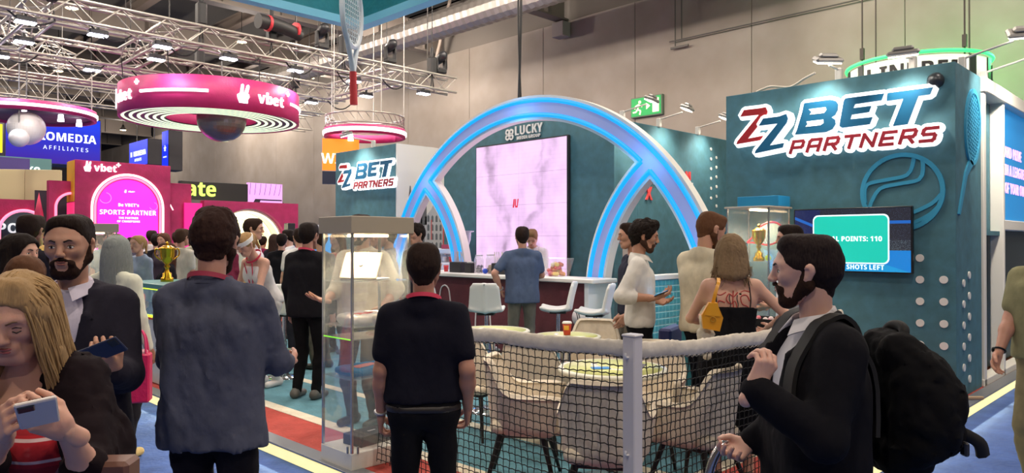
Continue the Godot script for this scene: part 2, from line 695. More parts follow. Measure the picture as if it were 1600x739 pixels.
func stroke_word(mb: MB, s: String, x0: float, y0: float, w: float, h: float, gap: float, half: float, z0: float, z1: float, slant := 0.28, fat := 0.0) -> void:
	var x := x0
	var step := 0.0
	for ch in s:
		for g: Array in STROKES[ch]:
			var a := Vector2(g[0] * w, g[1] * h)
			var b := Vector2(g[2] * w, g[3] * h)
			a = Vector2(x + a.x + a.y * slant, y0 + a.y)
			b = Vector2(x + b.x + b.y * slant, y0 + b.y)
			var d := (b - a).normalized()
			var n := Vector2(-d.y, d.x)
			var r := half + fat
			step += 0.00025
			if fat > 0.0:   # round ends
				var o: Array = []
				for k in 7: o.append(b + (d * cos(PI / 2 - PI * k / 6) - n * -sin(PI / 2 - PI * k / 6)) * r)
				for k in 7: o.append(a + (-d * cos(PI / 2 - PI * k / 6) - n * sin(PI / 2 - PI * k / 6)) * r)
				mb.prism(o, z0 - step, z1 + step)
			else:
				var e := d * half * 0.85
				mb.prism([a - e + n * r, b + e + n * r, b + e - n * r, a - e - n * r], z0, z1 + step)
		x += w + gap


# ---------------------------------------------------------------- the hall
func hall_lamps() -> void:
	var first: Node3D = null
	var spots := [
		Vector3(1.5, 9.0, -13), Vector3(5.5, 9.0, -13), Vector3(11.0, 9.0, -13), Vector3(13.6, 9.0, -13.2),
		Vector3(1.5, 9.0, -19.5), Vector3(5.5, 9.0, -19.5), Vector3(11.0, 9.0, -19.5), Vector3(16.2, 9.0, -21.5),
		Vector3(1.5, 9.0, -26), Vector3(6.5, 9.0, -26), Vector3(12.0, 9.0, -26), Vector3(1.5, 9.0, -36), Vector3(8.5, 9.0, -36), Vector3(17.0, 9.0, -36),
		Vector3(2.0, 9.0, -48), Vector3(9.0, 9.0, -48), Vector3(-6.0, 9.0, -26), Vector3(-6.0, 9.0, -12), Vector3(1.5, 9.0, -6.5), Vector3(5.5, 9.0, -6.5),
		Vector3(10.5, 9.0, -6.5), Vector3(13.8, 9.0, -6.5), Vector3(-5.0, 9.0, 0), Vector3(2.0, 9.0, 0), Vector3(9.0, 9.0, 0), Vector3(15.0, 9.0, 0),
		Vector3(-3.0, 9.0, 7), Vector3(6.0, 9.0, 7), Vector3(16.8, 9.0, -29.5), Vector3(16.8, 9.0, -40), Vector3(16.0, 9.0, -52)]
	var row_of := func(p: Vector3) -> String:
		var row := "behind us"
		for q: Array in [[3.0, "overhead"], [-3.0, "over the tennis stand"], [-10.0, "before the long front truss"], [-16.0, "behind the rear truss"], [-24.0, "over the pink stands"], [-30.0, "far beyond the pink stands"], [-42.0, "farthest away"]]:
			if p.z < q[0]: row = q[1]
		return row
	var nth := ["first", "second", "third", "fourth", "fifth", "sixth", "seventh", "eighth", "ninth"]
	for i in spots.size():
		var p: Vector3 = spots[i]
		var o: Node3D
		var row := row_of.call(p) as String
		var rank := 0
		for q: Vector3 in spots:
			if row_of.call(q) == row and q.x < p.x: rank += 1
		var lab := "warm high bay lamp, %s from left in the row %s" % [nth[rank], row]
		if first == null:
			o = thing("high_bay_lamp", lab, "lamp", p, 0.0, "high bay lamps of the hall roof")
			part("housing", MB.new().lathe([Vector2(0.0, 0.0), Vector2(0.2, 0.0), Vector2(0.2, 0.06), Vector2(0.08, 0.2), Vector2(0.06, 0.34), Vector2(0, 0.34)], 16).done(), mat("55524e", 0.5, 0.6), o)
			part("lens", MB.new().lathe([Vector2(0.0, -0.015), Vector2(0.17, -0.01), Vector2(0.17, 0.0), Vector2(0, 0.0)], 16).done(), glow("ffd9a0", 14.0), o)
			part("hanger", MB.new().tube([Vector3(0, 0.34, 0), Vector3(0, 2.26, 0)], 0.012, -1, 6).done(), mat("3a3836", 0.6, 0.5), o)
			var l := OmniLight3D.new()
			l.name = "light"
			l.position = Vector3(0, -0.12, 0)
			l.light_color = Color("fff0e2")
			l.light_energy = 15.0
			l.omni_range = 60.0
			l.omni_attenuation = 2.0
			l.light_size = 0.25
			l.shadow_enabled = true
			o.add_child(l)
			first = o
		else:
			o = copy(first, "high_bay_lamp", lab, p)


func setting() -> void:
	var fl := struct("floor", bx(Vector3(46, 0.2, 90)), mottled("4c6cb4", 0.95, 0.6, "grain", 0.6), Vector3(-4, -0.1, -31))
	fl.name = "floor"
	struct("ceiling", bx(Vector3(46, 0.3, 90)), mat("35322f", 0.9), Vector3(-4, 11.4, -31))
	# long hall wall on the right, made of tall panels
	var w := struct("wall_right", bx(Vector3(0.4, 11.3, 90)), mat("6b655e", 0.9), Vector3(19.32, 5.6, -31))
	var pm := mottled("989087", 0.85, 0.09, "grain", 0.03)
	for k in 22:
		part("panel", bx(Vector3(0.12, 9.2, 3.885), 0.008), pm, w, Vector3(-0.26, -1.0, 43.0 - 1.95 - 3.9 * k + 1.75))
	struct("wall_left", bx(Vector3(0.4, 11.3, 90)), mat("7d766e", 0.9), Vector3(-27.2, 5.6, -31))
	struct("wall_back", bx(Vector3(46, 11.3, 0.4)), mat("4c4852", 0.9), Vector3(-4, 5.6, -76.2))
	struct("wall_front", bx(Vector3(46, 11.3, 0.4)), mat("9a938a", 0.9), Vector3(-4, 5.6, 14.2))
	# conduits on the wall
	var gm := mat("5e5a55", 0.6, 0.3)
	var c := thing("wall_conduit", "thin grey conduit running along the pale hall wall with two risers", "pipe", Vector3(18.86, 0, -12.0))
	part("pipe", MB.new().tube([Vector3(0, 7.66, -0.2), Vector3(0, 7.66, 20)], 0.02, -1, 6).done(), gm, c)
	part("riser", MB.new().tube([Vector3(0, 7.5, 0.0), Vector3(0, 9.3, 0.0)], 0.022, -1, 6).done(), gm, c)
	part("riser", MB.new().tube([Vector3(0, 7.66, 0.22), Vector3(0, 9.3, 0.22)], 0.022, -1, 6).done(), gm, c)
	part("bracket", bx(Vector3(0.05, 0.06, 0.6)), gm, c, Vector3(0, 7.45, 0.15))
	# exit sign on the hall wall
	var ex := thing("exit_sign", "green and white emergency exit sign with running figure on hall wall", "sign", Vector3(18.94, 5.85, -13.05), F)
	part("box", bx(Vector3(1.15, 0.62, 0.12), 0.01), mat("5f6a5c", 0.6), ex)
	part("face", bx(Vector3(1.08, 0.55, 0.02)), glow("0c9a4c", 0.3), ex, Vector3(0, 0, 0.065))
	var ic := MB.new(Transform3D(Basis(), Vector3(-0.27, -0.02, 0.078)))
	ic.lathe([Vector2(0, 0), Vector2(0.05, 0), Vector2(0.05, 0.01), Vector2(0, 0.01)], 12, Transform3D(Basis(Vector3.RIGHT, PI / 2), Vector3(0.05, 0.17, 0)))
	for g: Array in [[0.02, 0.1, -0.03, -0.05], [-0.03, -0.05, 0.08, -0.1], [0.08, -0.1, 0.05, -0.22], [-0.03, -0.05, -0.1, -0.13], [-0.1, -0.13, -0.2, -0.13], [0.02, 0.08, 0.14, 0.02], [0.02, 0.1, -0.1, 0.05], [-0.1, 0.05, -0.14, -0.03]]:
		ic.tube([Vector3(g[0], g[1], 0), Vector3(g[2], g[3], 0)], 0.026, -1, 6)
	part("running_figure", ic.done(), glow("f4e8c8", 0.7), ex)
	part("door_symbol", bx(Vector3(0.22, 0.42, 0.01)), glow("f4e8c8", 0.7), ex, Vector3(0.36, 0, 0.08))
	part("arrow", MB.new().prism([Vector2(0.0, 0.1), Vector2(0.14, 0), Vector2(0.0, -0.1)], 0, 0.01).done(), glow("f4e8c8", 0.7), ex, Vector3(0.02, 0, 0.075))
	# steel of the roof
	var steel := mat("625a53", 0.75, 0.1)
	var ib := MB.new()
	ib.box(Vector3(0, 0.04, 0), Vector3(46, 0.06, 0.42)).box(Vector3(0, 0.55, 0), Vector3(46, 1.0, 0.03)).box(Vector3(0, 1.08, 0), Vector3(46, 0.06, 0.42))
	for k in 23: ib.box(Vector3(-22 + k * 2.0, 0.55, 0), Vector3(0.02, 1.0, 0.36))
	var im := ib.done()
	for k in 10:
		single("roof_beam", im, steel, "deep grey steel girder under the hall roof, %s one going away" % (["first", "second", "third", "fourth", "fifth", "sixth", "seventh", "eighth", "ninth"][k] if k < 9 else "nearest overhead"), "beam", Vector3(-4.1, 9.15, -9.9 - 6.5 * k + (0.0 if k < 9 else 65.0)), 0.0, "girders of the hall roof")
	var pb := MB.new().box(Vector3.ZERO, Vector3(0.3, 0.05, 88)).box(Vector3(0, 0.2, 0), Vector3(0.03, 0.4, 88)).box(Vector3(0, 0.42, 0), Vector3(0.3, 0.05, 88)).done()
	for k in 8:
		var x := -8.0 + 3.5 * k
		single("roof_purlin", pb, mat("63584f", 0.75, 0.1), "long grey brown purlin across the roof girders, %s from the hall wall" % ["eighth", "seventh", "sixth", "fifth", "fourth", "third", "second", "first"][k], "beam", Vector3(x, 10.32, -31), 0.0, "purlins of the hall roof")
	var du := MB.new()
	du.st.set_smooth_group(-1)
	var pr: Array = []
	for k in 160: pr.append(Vector2(0.42 + 0.025 * (k % 2), k * 0.16))
	du.lathe(pr, 14, Transform3D(Basis(Vector3.RIGHT, -PI / 2), Vector3.ZERO), 0, TAU, false)
	single("air_duct", du.done(), mat("8f8a84", 0.4, 0.6), "ribbed silver round air duct under the roof beside the hall wall", "duct", Vector3(15.07, 8.66, -7.0), 0.0)
	var br := MB.new().tube([Vector3(0, 0, 0), Vector3(-0.3, 2.0, 1.2)], 0.07, -1, 8).done()
	single("roof_brace", br, mat("9a8d80", 0.7, 0.1), "pale slanting brace under the roof near the hall wall", "beam", Vector3(18.4, 9.0, -22.6))
	# wall corbel brackets
	for k in 4:
		var z := -9.9 - 6.5 * k
		single("beam_bracket", MB.new().box(Vector3(0, 0, 0), Vector3(0.4, 0.5, 0.5), 0.02).done(), mat("8b8580", 0.8), "grey bracket on the wall under a girder end, %s from the right" % ["first", "second", "third", "fourth"][k], "bracket", Vector3(18.75, 8.85, z), 0.0, "brackets under the girder ends")


# ---------------------------------------------------------------- the teal tennis stand
func booth() -> void:
	var teal := mottled("487a89", 0.7, 0.9, "grain", 0.05)
	var white := mat("e9e6e0", 0.45)
	var strip := glow("fff0a8", 0.72, "c8c4a8")
	# raised floor
	var pf := thing("stand_floor", "raised tennis court floor of the teal stand with glowing edge", "platform", Vector3.ZERO)
	pf.set_meta("kind", "structure")
	part("deck", bx(Vector3(11.3, 0.09, 14.2)), mat("8b8d90", 0.6), pf, Vector3(2.78 + 5.65, 0.045, -1.91 - 7.1))
	part("edge_trim", bx(Vector3(0.14, 0.018, 14.2), 0.004), mat("8d9198", 0.4, 0.6), pf, Vector3(2.83, 0.098, -9.0))
	part("edge_trim", bx(Vector3(11.3, 0.018, 0.14), 0.004), mat("8d9198", 0.4, 0.6), pf, Vector3(8.4, 0.098, -1.96))
	part("light_strip", bx(Vector3(0.014, 0.075, 14.2)), strip, pf, Vector3(2.77, 0.045, -9.0))
	part("light_strip", bx(Vector3(11.3, 0.075, 0.014)), strip, pf, Vector3(8.4, 0.045, -1.9))
	var red := mottled("b4483f", 0.95, 0.8, "grain", 0.6)
	var tealf := mottled("5c90a0", 0.95, 0.7, "grain", 0.6)
	var ln := mottled("e6dfcb", 0.9, 0.8, "grain", 0.5)
	part("red_carpet", bx(Vector3(11.1, 0.01, 14.0)), red, pf, Vector3(2.9 + 5.55, 0.096, -2.03 - 7.0))
	part("court_carpet", bx(Vector3(3.9, 0.012, 10.0)), tealf, pf, Vector3(3.4 + 1.95, 0.097, -2.62 - 5.0))
	for q: Array in [[3.385, 0.13, -7.6, 10.2], [4.26, 0.11, -7.6, 10.0], [7.3, 0.13, -7.6, 10.2]]:
		part("court_line", bx(Vector3(q[1], 0.012, q[3])), ln, pf, Vector3(q[0], 0.0985, q[2]))
	for q: Array in [[-2.62, 5.35, 3.9], [-4.15, 5.8, 3.0], [-12.6, 5.35, 3.9]]:
		part("court_line", bx(Vector3(q[2], 0.012, 0.12)), ln, pf, Vector3(q[1], 0.0982, q[0]))
	for k in 7:   # light thrown by the glowing edge
		edge_light(Vector3(2.6, 0.05, -2.6 - k * 2.0), Vector3(0, PI / 2, 0), 1.9)
	for k in 5:
		edge_light(Vector3(3.9 + k * 2.0, 0.05, -1.75), Vector3(0, PI, 0), 1.9)

	# ---- big tower with the lit name
	var tw := thing("stand_tower", "tall teal stand tower with relief ball, racket and white dots", "stand wall", Vector3(8.3, FLOOR, -3.3025), F)
	part("body", MB.new().box(Vector3(0, 1.69, -0.49), Vector3(2.505, 3.38, 0.98), 0.004).done(), teal, tw)
	var relief := mat("3193b8", 0.6)
	var lx := func(z: float) -> float: return z + 3.3025
	var rb := MB.new()
	var c2 := Vector2(lx.call(-2.55), 2.10)
	rb.strip(arc(c2, 0.365, 0, TAU, 48), arc(c2, 0.41, 0, TAU, 48), 0.0, 0.018)
	for q: Array in [[Vector2(-0.36, -0.1), Vector2(-0.33, 0.1), Vector2(0.05, 0.17), Vector2(0.12, 0.36), 0.0], [Vector2(-0.33, -0.2), Vector2(-0.2, 0.05), Vector2(0.17, 0.12), Vector2(0.2, 0.33), 0.0],
			[Vector2(0.37, -0.04), Vector2(0.3, -0.12), Vector2(0.02, -0.25), Vector2(-0.28, -0.27), 0.0], [Vector2(0.34, -0.17), Vector2(0.27, -0.24), Vector2(0.02, -0.37), Vector2(-0.1, -0.38), 0.0]]:
		var a: Array = []
		var b: Array = []
		var cv := curve([Vector3(q[0].x, q[0].y, 0), Vector3(q[1].x, q[1].y, 0), Vector3(q[2].x, q[2].y, 0), Vector3(q[3].x, q[3].y, 0)], 16)
		for i in cv.size():
			var t: Vector3 = (cv[mini(i + 1, 16)] - cv[maxi(i - 1, 0)]).normalized()
			var n := Vector2(-t.y, t.x) * 0.019
			a.append(c2 + Vector2(cv[i].x, cv[i].y) - n)
			b.append(c2 + Vector2(cv[i].x, cv[i].y) + n)
		rb.strip(b, a, 0.0, 0.0155)
	part("ball_relief", rb.done(), relief, tw)
	var dm := mat("e4e2da", 0.5)
	var dot := MB.new().lathe([Vector2(0, 0), Vector2(0.039, 0), Vector2(0.039, 0.012), Vector2(0, 0.012)], 20, Transform3D(Basis(Vector3.RIGHT, PI / 2), Vector3.ZERO), 0, TAU, false).done()
	for k in 7:
		part("dot", dot, dm, tw, Vector3(lx.call(-2.377), 1.415 - 0.222 * k, 0.0))
		part("dot", dot, dm, tw, Vector3(lx.call(-2.16), 1.2 - 0.222 * k, 0.0))
	for k in 6:   # on the side face
		part("dot", dot, dm, tw, Vector3(1.2525, 1.16 - 0.215 * k, -0.25), Vector3(0, PI / 2, 0))
		part("dot", dot, dm, tw, Vector3(1.2525, 1.235 - 0.215 * k, -0.46), Vector3(0, PI / 2, 0))
	# racket relief on the side face: local x runs along the world's x
	var side := Transform3D(Basis(Vector3.UP, PI / 2), Vector3(1.2525, 0, 0))
	var rk := MB.new(side)
	var rc := Vector2(0.61, 2.79)
	var tilt := 0.18
	var ell := func(a: float, rx: float, ry: float) -> Vector2: return rc + (Vector2(cos(a) * rx, sin(a) * ry)).rotated(-tilt)
	var e0: Array = []
	var e1: Array = []
	for k in 41:
		e0.append(ell.call(TAU * k / 40, 0.255, 0.36))
		e1.append(ell.call(TAU * k / 40, 0.30, 0.41))
	rk.strip(e0, e1, 0.0, 0.02)
	for k in range(-9, 10):
		for s: float in [-1.0, 1.0]:
			var o := Vector2(k * 0.06, 0)
			var d := Vector2(s * 0.62, 0.78)
			var pts: Array = []
			for t in 61:
				var p := o + d * (t - 30) * 0.018
				if (p.x / 0.265) ** 2 + (p.y / 0.37) ** 2 < 1.0: pts.append(p)
			if pts.size() < 3: continue
			var a2: Vector2 = rc + (pts[0] as Vector2).rotated(-tilt)
			var b2: Vector2 = rc + (pts[-1] as Vector2).rotated(-tilt)
			var n2 := (b2 - a2).normalized().orthogonal() * 0.0085
			rk.prism([a2 + n2, b2 + n2, b2 - n2, a2 - n2], 0.0, 0.014)
	var thr := [Vector2(0.5, 2.44), Vector2(0.44, 2.42), Vector2(0.30, 2.30), Vector2(0.08, 1.92), Vector2(0.05, 1.86), Vector2(0.09, 1.85), Vector2(0.36, 2.26), Vector2(0.6, 2.40)]
	rk.prism(thr, 0.0, 0.02)
	part("racket_relief", rk.done(), relief, tw)
	var spot := MB.new().lathe([Vector2(0, 0), Vector2(0.075, 0), Vector2(0.08, 0.04), Vector2(0.045, 0.09), Vector2(0, 0.1)], 20, Transform3D(Basis(Vector3.RIGHT, PI / 2), Vector3.ZERO)).done()
	single("wall_spotlight", spot, mat("3c4045", 0.35, 0.5), "dark round spotlight on the top corner of the big teal tower", "spotlight", Vector3(8.3, 3.31, -2.22), F)
	name_sign("illuminated_sign", "white edged illuminated team name sign on the big teal tower", Vector3(8.3, 0, -3.3025), 1.0)
	# ---- framed side with a screen
	var fr := thing("framed_screen_wall", "white framed wall with teal panel and blue screen beside the tower", "stand wall", Vector3(9.28, FLOOR, -2.05))
	var fw := mat("dcd9cf", 0.4)
	for x: float in [0.09, 0.98, 3.6]: part("post", bx(Vector3(0.1 if x < 0.5 else 0.08, 3.38, 0.14), 0.008), fw, fr, Vector3(x, 1.69, -0.05))
	part("top_rail", bx(Vector3(3.6, 0.16, 0.2), 0.008), fw, fr, Vector3(1.82, 3.3, -0.05))
	part("middle_rail", bx(Vector3(2.6, 0.12, 0.14), 0.008), fw, fr, Vector3(2.3, 1.78, -0.05))
	part("bottom_rail", bx(Vector3(3.6, 0.08, 0.14), 0.008), fw, fr, Vector3(1.82, 0.04, -0.05))
	part("teal_panel", bx(Vector3(0.8, 1.55, 0.06)), teal, fr, Vector3(0.55, 2.45, -0.15))
	part("recess_panel", bx(Vector3(0.8, 1.6, 0.06)), mat("2f90a8", 0.5), fr, Vector3(0.55, 0.88, -0.4))
	part("recess_side", bx(Vector3(0.06, 1.6, 0.4)), teal, fr, Vector3(0.2, 0.88, -0.22))
	part("recess_top", bx(Vector3(0.8, 0.05, 0.4)), teal, fr, Vector3(0.55, 1.68, -0.22))
	part("door_panel", bx(Vector3(2.5, 1.65, 0.06)), mat("24424a", 0.5), fr, Vector3(2.3, 0.9, -0.2))
	part("back", bx(Vector3(3.6, 3.3, 0.05)), teal, fr, Vector3(1.85, 1.66, -0.85))
	part("screen", bx(Vector3(2.5, 1.36, 0.04)), glow("0e77b5", 0.55), fr, Vector3(2.3, 2.53, -0.06))
	for q: Array in [["AND PRIVE", 2.68], ["IN A LEAGUE", 2.46], ["OF YOUR OWN", 2.24]]:
		var t := words(q[0], 0.13, 0.004)
		t.horizontal_alignment = HORIZONTAL_ALIGNMENT_LEFT
		part("screen_text", t, glow("f0a8e8", 0.9), fr, Vector3(1.3, q[1], -0.036))
	# ---- bar block with the big screen, the recess wall and the left wall
	var bw := thing("screen_wall", "tall teal back wall behind the bar holding the pink screen", "stand wall", Vector3(8.6, FLOOR, -8.4), F)
	var round_top: Array = [Vector2(-1.95, 0.0), Vector2(1.9, 0.0)]
	for v: Vector2 in arc(Vector2(0.0, 0.15), 3.62, acos(1.9 / 3.62), PI - acos(1.95 / 3.62), 30): round_top.append(v)
	part("panel", MB.new().prism(round_top, -0.2, 0.0).done(), teal, bw)
	var rw := thing("recess_wall", "teal side wall of the recess with dots and lettering", "stand wall", Vector3(8.6, FLOOR, -6.5))
	part("panel", MB.new().box(Vector3(2.53, 1.69, -0.05), Vector3(3.9, 3.38, 0.1), 0.004).box(Vector3(0.3, 2.62, -0.05), Vector3(0.56, 1.52, 0.1)).done(), teal, rw)
	part("door_jamb", bx(Vector3(0.05, 1.86, 0.14), 0.005), mat("3f93a5", 0.5), rw, Vector3(0.56, 0.93, -0.04))
	var sd := MB.new().lathe([Vector2(0, 0), Vector2(0.027, 0), Vector2(0.027, 0.01), Vector2(0, 0.01)], 14, Transform3D(Basis(Vector3.RIGHT, PI / 2), Vector3.ZERO), 0, TAU, false).done()
	for k in 7:
		if k < 6: part("dot", sd, dm, rw, Vector3(2.72, 3.17 - 0.168 * k, 0))
		part("dot", sd, dm, rw, Vector3(2.9, 3.04 - 0.168 * k, 0))
	part("letters", words("X", 0.2, 0.02), mat("e04a4a", 0.5), rw, Vector3(0.86, 2.32, 0.01))
	part("letters", words("UN", 0.13, 0.02), mat("e9e6e0", 0.5), rw, Vector3(0.98, 2.53, 0.01))
	part("letters", words("M", 0.14, 0.02), mat("e04a4a", 0.5), rw, Vector3(1.98, 2.66, 0.01))
	part("letters", words("N", 0.14, 0.02), mat("e9e6e0", 0.5), rw, Vector3(2.06, 2.48, 0.01))
	single("recess_end_wall", bx(Vector3(0.1, 3.38, 1.9)), teal, "teal end wall closing the recess behind the arch", "stand wall", Vector3(12.6, FLOOR + 1.69, -5.5))
	var lw := thing("stand_tower", "smaller teal stand tower at left of the arch with white side", "stand wall", Vector3(8.0, FLOOR, -12.03), F)
	part("body", MB.new().box(Vector3(0, 1.69, -0.6), Vector3(2.05, 3.38, 1.2), 0.004).done(), teal, lw)
	part("white_side", bx(Vector3(0.03, 3.38, 2.4)), mat("dcdcd8", 0.6), lw, Vector3(1.045, 1.69, -1.2))
	var sr := MB.new()
	var s2 := Vector2(0.37, 1.62)
	var f0: Array = []
	var f1: Array = []
	for k in 33:
		f0.append(s2 + Vector2(cos(TAU * k / 32) * 0.21, sin(TAU * k / 32) * 0.28))
		f1.append(s2 + Vector2(cos(TAU * k / 32) * 0.24, sin(TAU * k / 32) * 0.31))
	sr.strip(f0, f1, 0, 0.015)
	for k in range(-4, 5):
		var hh := 0.28 * sqrt(maxf(0.0, 1.0 - (k * 0.045 / 0.21) ** 2))
		sr.prism([s2 + Vector2(k * 0.045 - 0.006, -hh), s2 + Vector2(k * 0.045 + 0.006, -hh), s2 + Vector2(k * 0.045 + 0.006, hh), s2 + Vector2(k * 0.045 - 0.006, hh)], 0, 0.01)
		var ww := 0.21 * sqrt(maxf(0.0, 1.0 - (k * 0.06 / 0.28) ** 2))
		sr.prism([s2 + Vector2(-ww, k * 0.06 - 0.006), s2 + Vector2(ww, k * 0.06 - 0.006), s2 + Vector2(ww, k * 0.06 + 0.006), s2 + Vector2(-ww, k * 0.06 + 0.006)], 0, 0.01)
	part("racket_relief", sr.done(), relief, lw)
	mural(lw)
	name_sign("illuminated_sign", "white edged illuminated team name sign on the left teal tower", Vector3(8.0, -0.02, -11.92), 0.86)
	ball_arch()
	# pink screen
	var sc := thing("led_screen", "tall pale pink screen showing faint grey creases behind the bar", "screen", Vector3(8.562, 0, -8.37), F)
	part("housing", bx(Vector3(2.09, 2.58, 0.06), 0.004), mat("2a2a2e", 0.5), sc, Vector3(0, 2.03, 0.0))
	var pm := StandardMaterial3D.new()
	pm.albedo_color = Color("101010")
	pm.roughness = 0.6
	pm.emission_enabled = true
	pm.emission_texture = pink_picture()
	pm.emission_energy_multiplier = 0.95
	for i in 4:
		for j in 5:
			var q := MB.new()
			q.st.set_smooth_group(-1)
			var x0 := -1.025 + i * 0.5125
			var y0 := 0.76 + j * 0.508
			var uv := [Vector2(i / 4.0, 1 - j / 5.0), Vector2(i / 4.0, 1 - (j + 1) / 5.0), Vector2((i + 1) / 4.0, 1 - (j + 1) / 5.0), Vector2((i + 1) / 4.0, 1 - j / 5.0)]
			var ps := [Vector3(x0, y0, 0.034), Vector3(x0, y0 + 0.506, 0.034), Vector3(x0 + 0.511, y0 + 0.506, 0.034), Vector3(x0 + 0.511, y0, 0.034)]
			for k: int in [0, 1, 2, 0, 2, 3]:
				q.st.set_uv(uv[k])
				q.st.add_vertex(ps[k])
			part("display_tile", q.done(), pm, sc)
	var al := AreaLight3D.new()
	al.name = "screen_light"
	al.area_size = Vector2(2.05, 2.5)
	al.light_color = Color("f4ccee")
	al.light_energy = 1.2
	al.position = Vector3(0, 2.05, 0.06)
	al.rotation.y = PI
	al.area_range = 30.0
	al.shadow_enabled = true
	sc.add_child(al)
	part("emblem", MB.new().prism([Vector2(-0.06, -0.07), Vector2(-0.03, -0.07), Vector2(-0.01, 0.07), Vector2(-0.04, 0.07)], 0.034, 0.037).prism([Vector2(-0.015, -0.02), Vector2(0.0, -0.07), Vector2(0.05, -0.07), Vector2(0.075, 0.07), Vector2(0.05, 0.07), Vector2(0.035, -0.04), Vector2(0.012, -0.04), Vector2(0.02, 0.07), Vector2(0.0, 0.07)], 0.034, 0.037).done(), glow("c8203a", 0.6), sc, Vector3(-0.08, 2.31, 0))
	# lettering over the screen
	var lm := mat("e3e6e4", 0.5)
	var lt := thing("wall_lettering", "raised white clover emblem and two line lettering above the pink screen", "sign", Vector3(8.6, 3.455, -8.27), F)
	part("lettering", words("LUCKY", 0.145, 0.02), lm, lt, Vector3(0.06, 0.045, 0.015))
	part("lettering", words("MEDIA GROUP", 0.055, 0.02), lm, lt, Vector3(0.06, -0.075, 0.015))
	var cl := MB.new()
	for a in 4:
		var o := Vector2(cos(PI / 4 + a * PI / 2), sin(PI / 4 + a * PI / 2)) * 0.075
		cl.strip(arc(o, 0.028, 0, TAU, 16), arc(o, 0.062, 0, TAU, 16), 0, 0.02)
	cl.prism([Vector2(-0.02, 0.07), Vector2(-0.02, -0.04), Vector2(0.05, -0.04), Vector2(0.05, -0.012), Vector2(0.012, -0.012), Vector2(0.012, 0.07)], 0.0, 0.024)
	part("emblem", cl.done(), lm, lt, Vector3(-0.37, 0.0, 0.005)).scale = Vector3(0.82, 0.82, 1)
	# tall tv
	tv()


func edge_light(p: Vector3, rot: Vector3, l: float) -> void:
	var al := AreaLight3D.new()
	al.name = "edge_light"
	al.area_size = Vector2(l, 0.075)
	al.light_color = Color("fff0b8")
	al.light_energy = 0.25
	al.position = p
	al.rotation = rot
	al.area_range = 20.0
	al.shadow_enabled = true
	add_child(al)


func name_sign(called: String, label: String, pos: Vector3, k: float) -> void:
	# letters in the wall's own axes: x to the right, y the height, z out of the wall
	var o := thing(called, label, "sign", pos, F)
	var pl := MB.new()
	var red := MB.new()
	var blu := MB.new()
	var dark := MB.new()
	# outlines in a picture of the sign, 3.889 units to a pixel from (1130, 90), laid on the wall's plane
	var w2 := func(x: float, y: float) -> Vector2:
		var px := 1130.0 + x / 3.889
		var r := (px - 800.0) / 1150.0
		var z := -8.22 * (1.0 - r) / (1.0 + r)
		return Vector2(z + 3.3025, EYE + (378.0 - 90.0 - y / 3.889) / 1150.0 * S2 * (8.22 - z) - 2.95) * k + Vector2(0, 2.95)
	var glyphs := [
		[0, 0.0, [108, 358, 130, 318, 232, 306, 262, 300, 274, 328, 266, 352, 152, 492, 246, 474, 236, 500, 84, 526, 90, 508, 222, 346]],
		[1, 0.045, [231, 416, 258, 372, 352, 360, 398, 344, 408, 372, 400, 398, 296, 536, 384, 520, 376, 548, 206, 584, 212, 566, 346, 402]],
		[1, 0.0, [497, 276, 655, 254, 690, 262, 704, 284, 700, 318, 684, 348, 662, 362, 684, 376, 688, 402, 668, 434, 628, 452, 440, 468, 452, 442, 486, 330]],
		[1, 0.0, [748, 246, 984, 216, 968, 258, 806, 282, 796, 306, 906, 292, 892, 330, 786, 346, 778, 374, 914, 360, 896, 404, 728, 426, 712, 416, 714, 396, 738, 262]],
		[1, 0.0, [1004, 214, 1282, 178, 1264, 222, 1192, 232, 1126, 404, 1036, 416, 1102, 248, 1000, 262]]]
	var zz := 0.0
	for g: Array in glyphs:
		var poly := PackedVector2Array()
		for i in range(0, (g[2] as Array).size(), 2): poly.append(w2.call(g[2][i], g[2][i + 1]))
		if Geometry2D.is_polygon_clockwise(poly): poly.reverse()
		zz += 0.0006
		for fat: PackedVector2Array in Geometry2D.offset_polygon(poly, 0.042 * k, Geometry2D.JOIN_ROUND): pl.prism(Array(fat), 0.03, 0.074 + zz + g[1])
		(red if g[0] == 0 else blu).prism(Array(poly), 0.06 + g[1], 0.088 + zz + g[1])
	for h: Array in [[526, 314, 628, 300, 634, 316, 618, 336, 532, 346, 544, 330], [512, 388, 614, 376, 616, 396, 596, 410, 506, 420, 520, 404]]:
		var poly: Array = []
		for i in range(0, h.size(), 2): poly.append(w2.call(h[i], h[i + 1]))
		pl.prism(poly, 0.06, 0.0935)
	stroke_word(pl, "PARTNERS", -0.40 * k, (2.70 - 2.95) * k + 2.95, 0.142 * k, 0.125 * k, 0.052 * k, 0.017 * k, 0.03, 0.073, 0.32, 0.036 * k)
	stroke_word(dark, "PARTNERS", -0.40 * k, (2.70 - 2.95) * k + 2.95, 0.142 * k, 0.125 * k, 0.052 * k, 0.017 * k, 0.06, 0.088, 0.32)
	part("lit_backing", pl.done(), glow("ffffff", 0.95, "ffffff"), o)
	part("letter_two", red.done(), mat("b02a30", 0.35), o)
	part("letters", blu.done(), mat("1a5f86", 0.4), o)
	part("small_letters", dark.done(), mat("9c2b38", 0.35), o)
	for x: float in [-0.7, 0.3]:
		part("standoff", bx(Vector3(0.06, 0.06, 0.03)), mat("555555", 0.5), o, Vector3(x * k, 2.95, 0.015))
	var al := AreaLight3D.new()
	al.name = "sign_light"
	al.area_size = Vector2(2.2, 0.5) * k
	al.light_energy = 0.5
	al.light_color = Color("f4fbff")
	al.position = Vector3(0, 2.98, 0.12)
	al.rotation.y = PI
	al.area_range = 20.0
	al.shadow_enabled = true
	o.add_child(al)


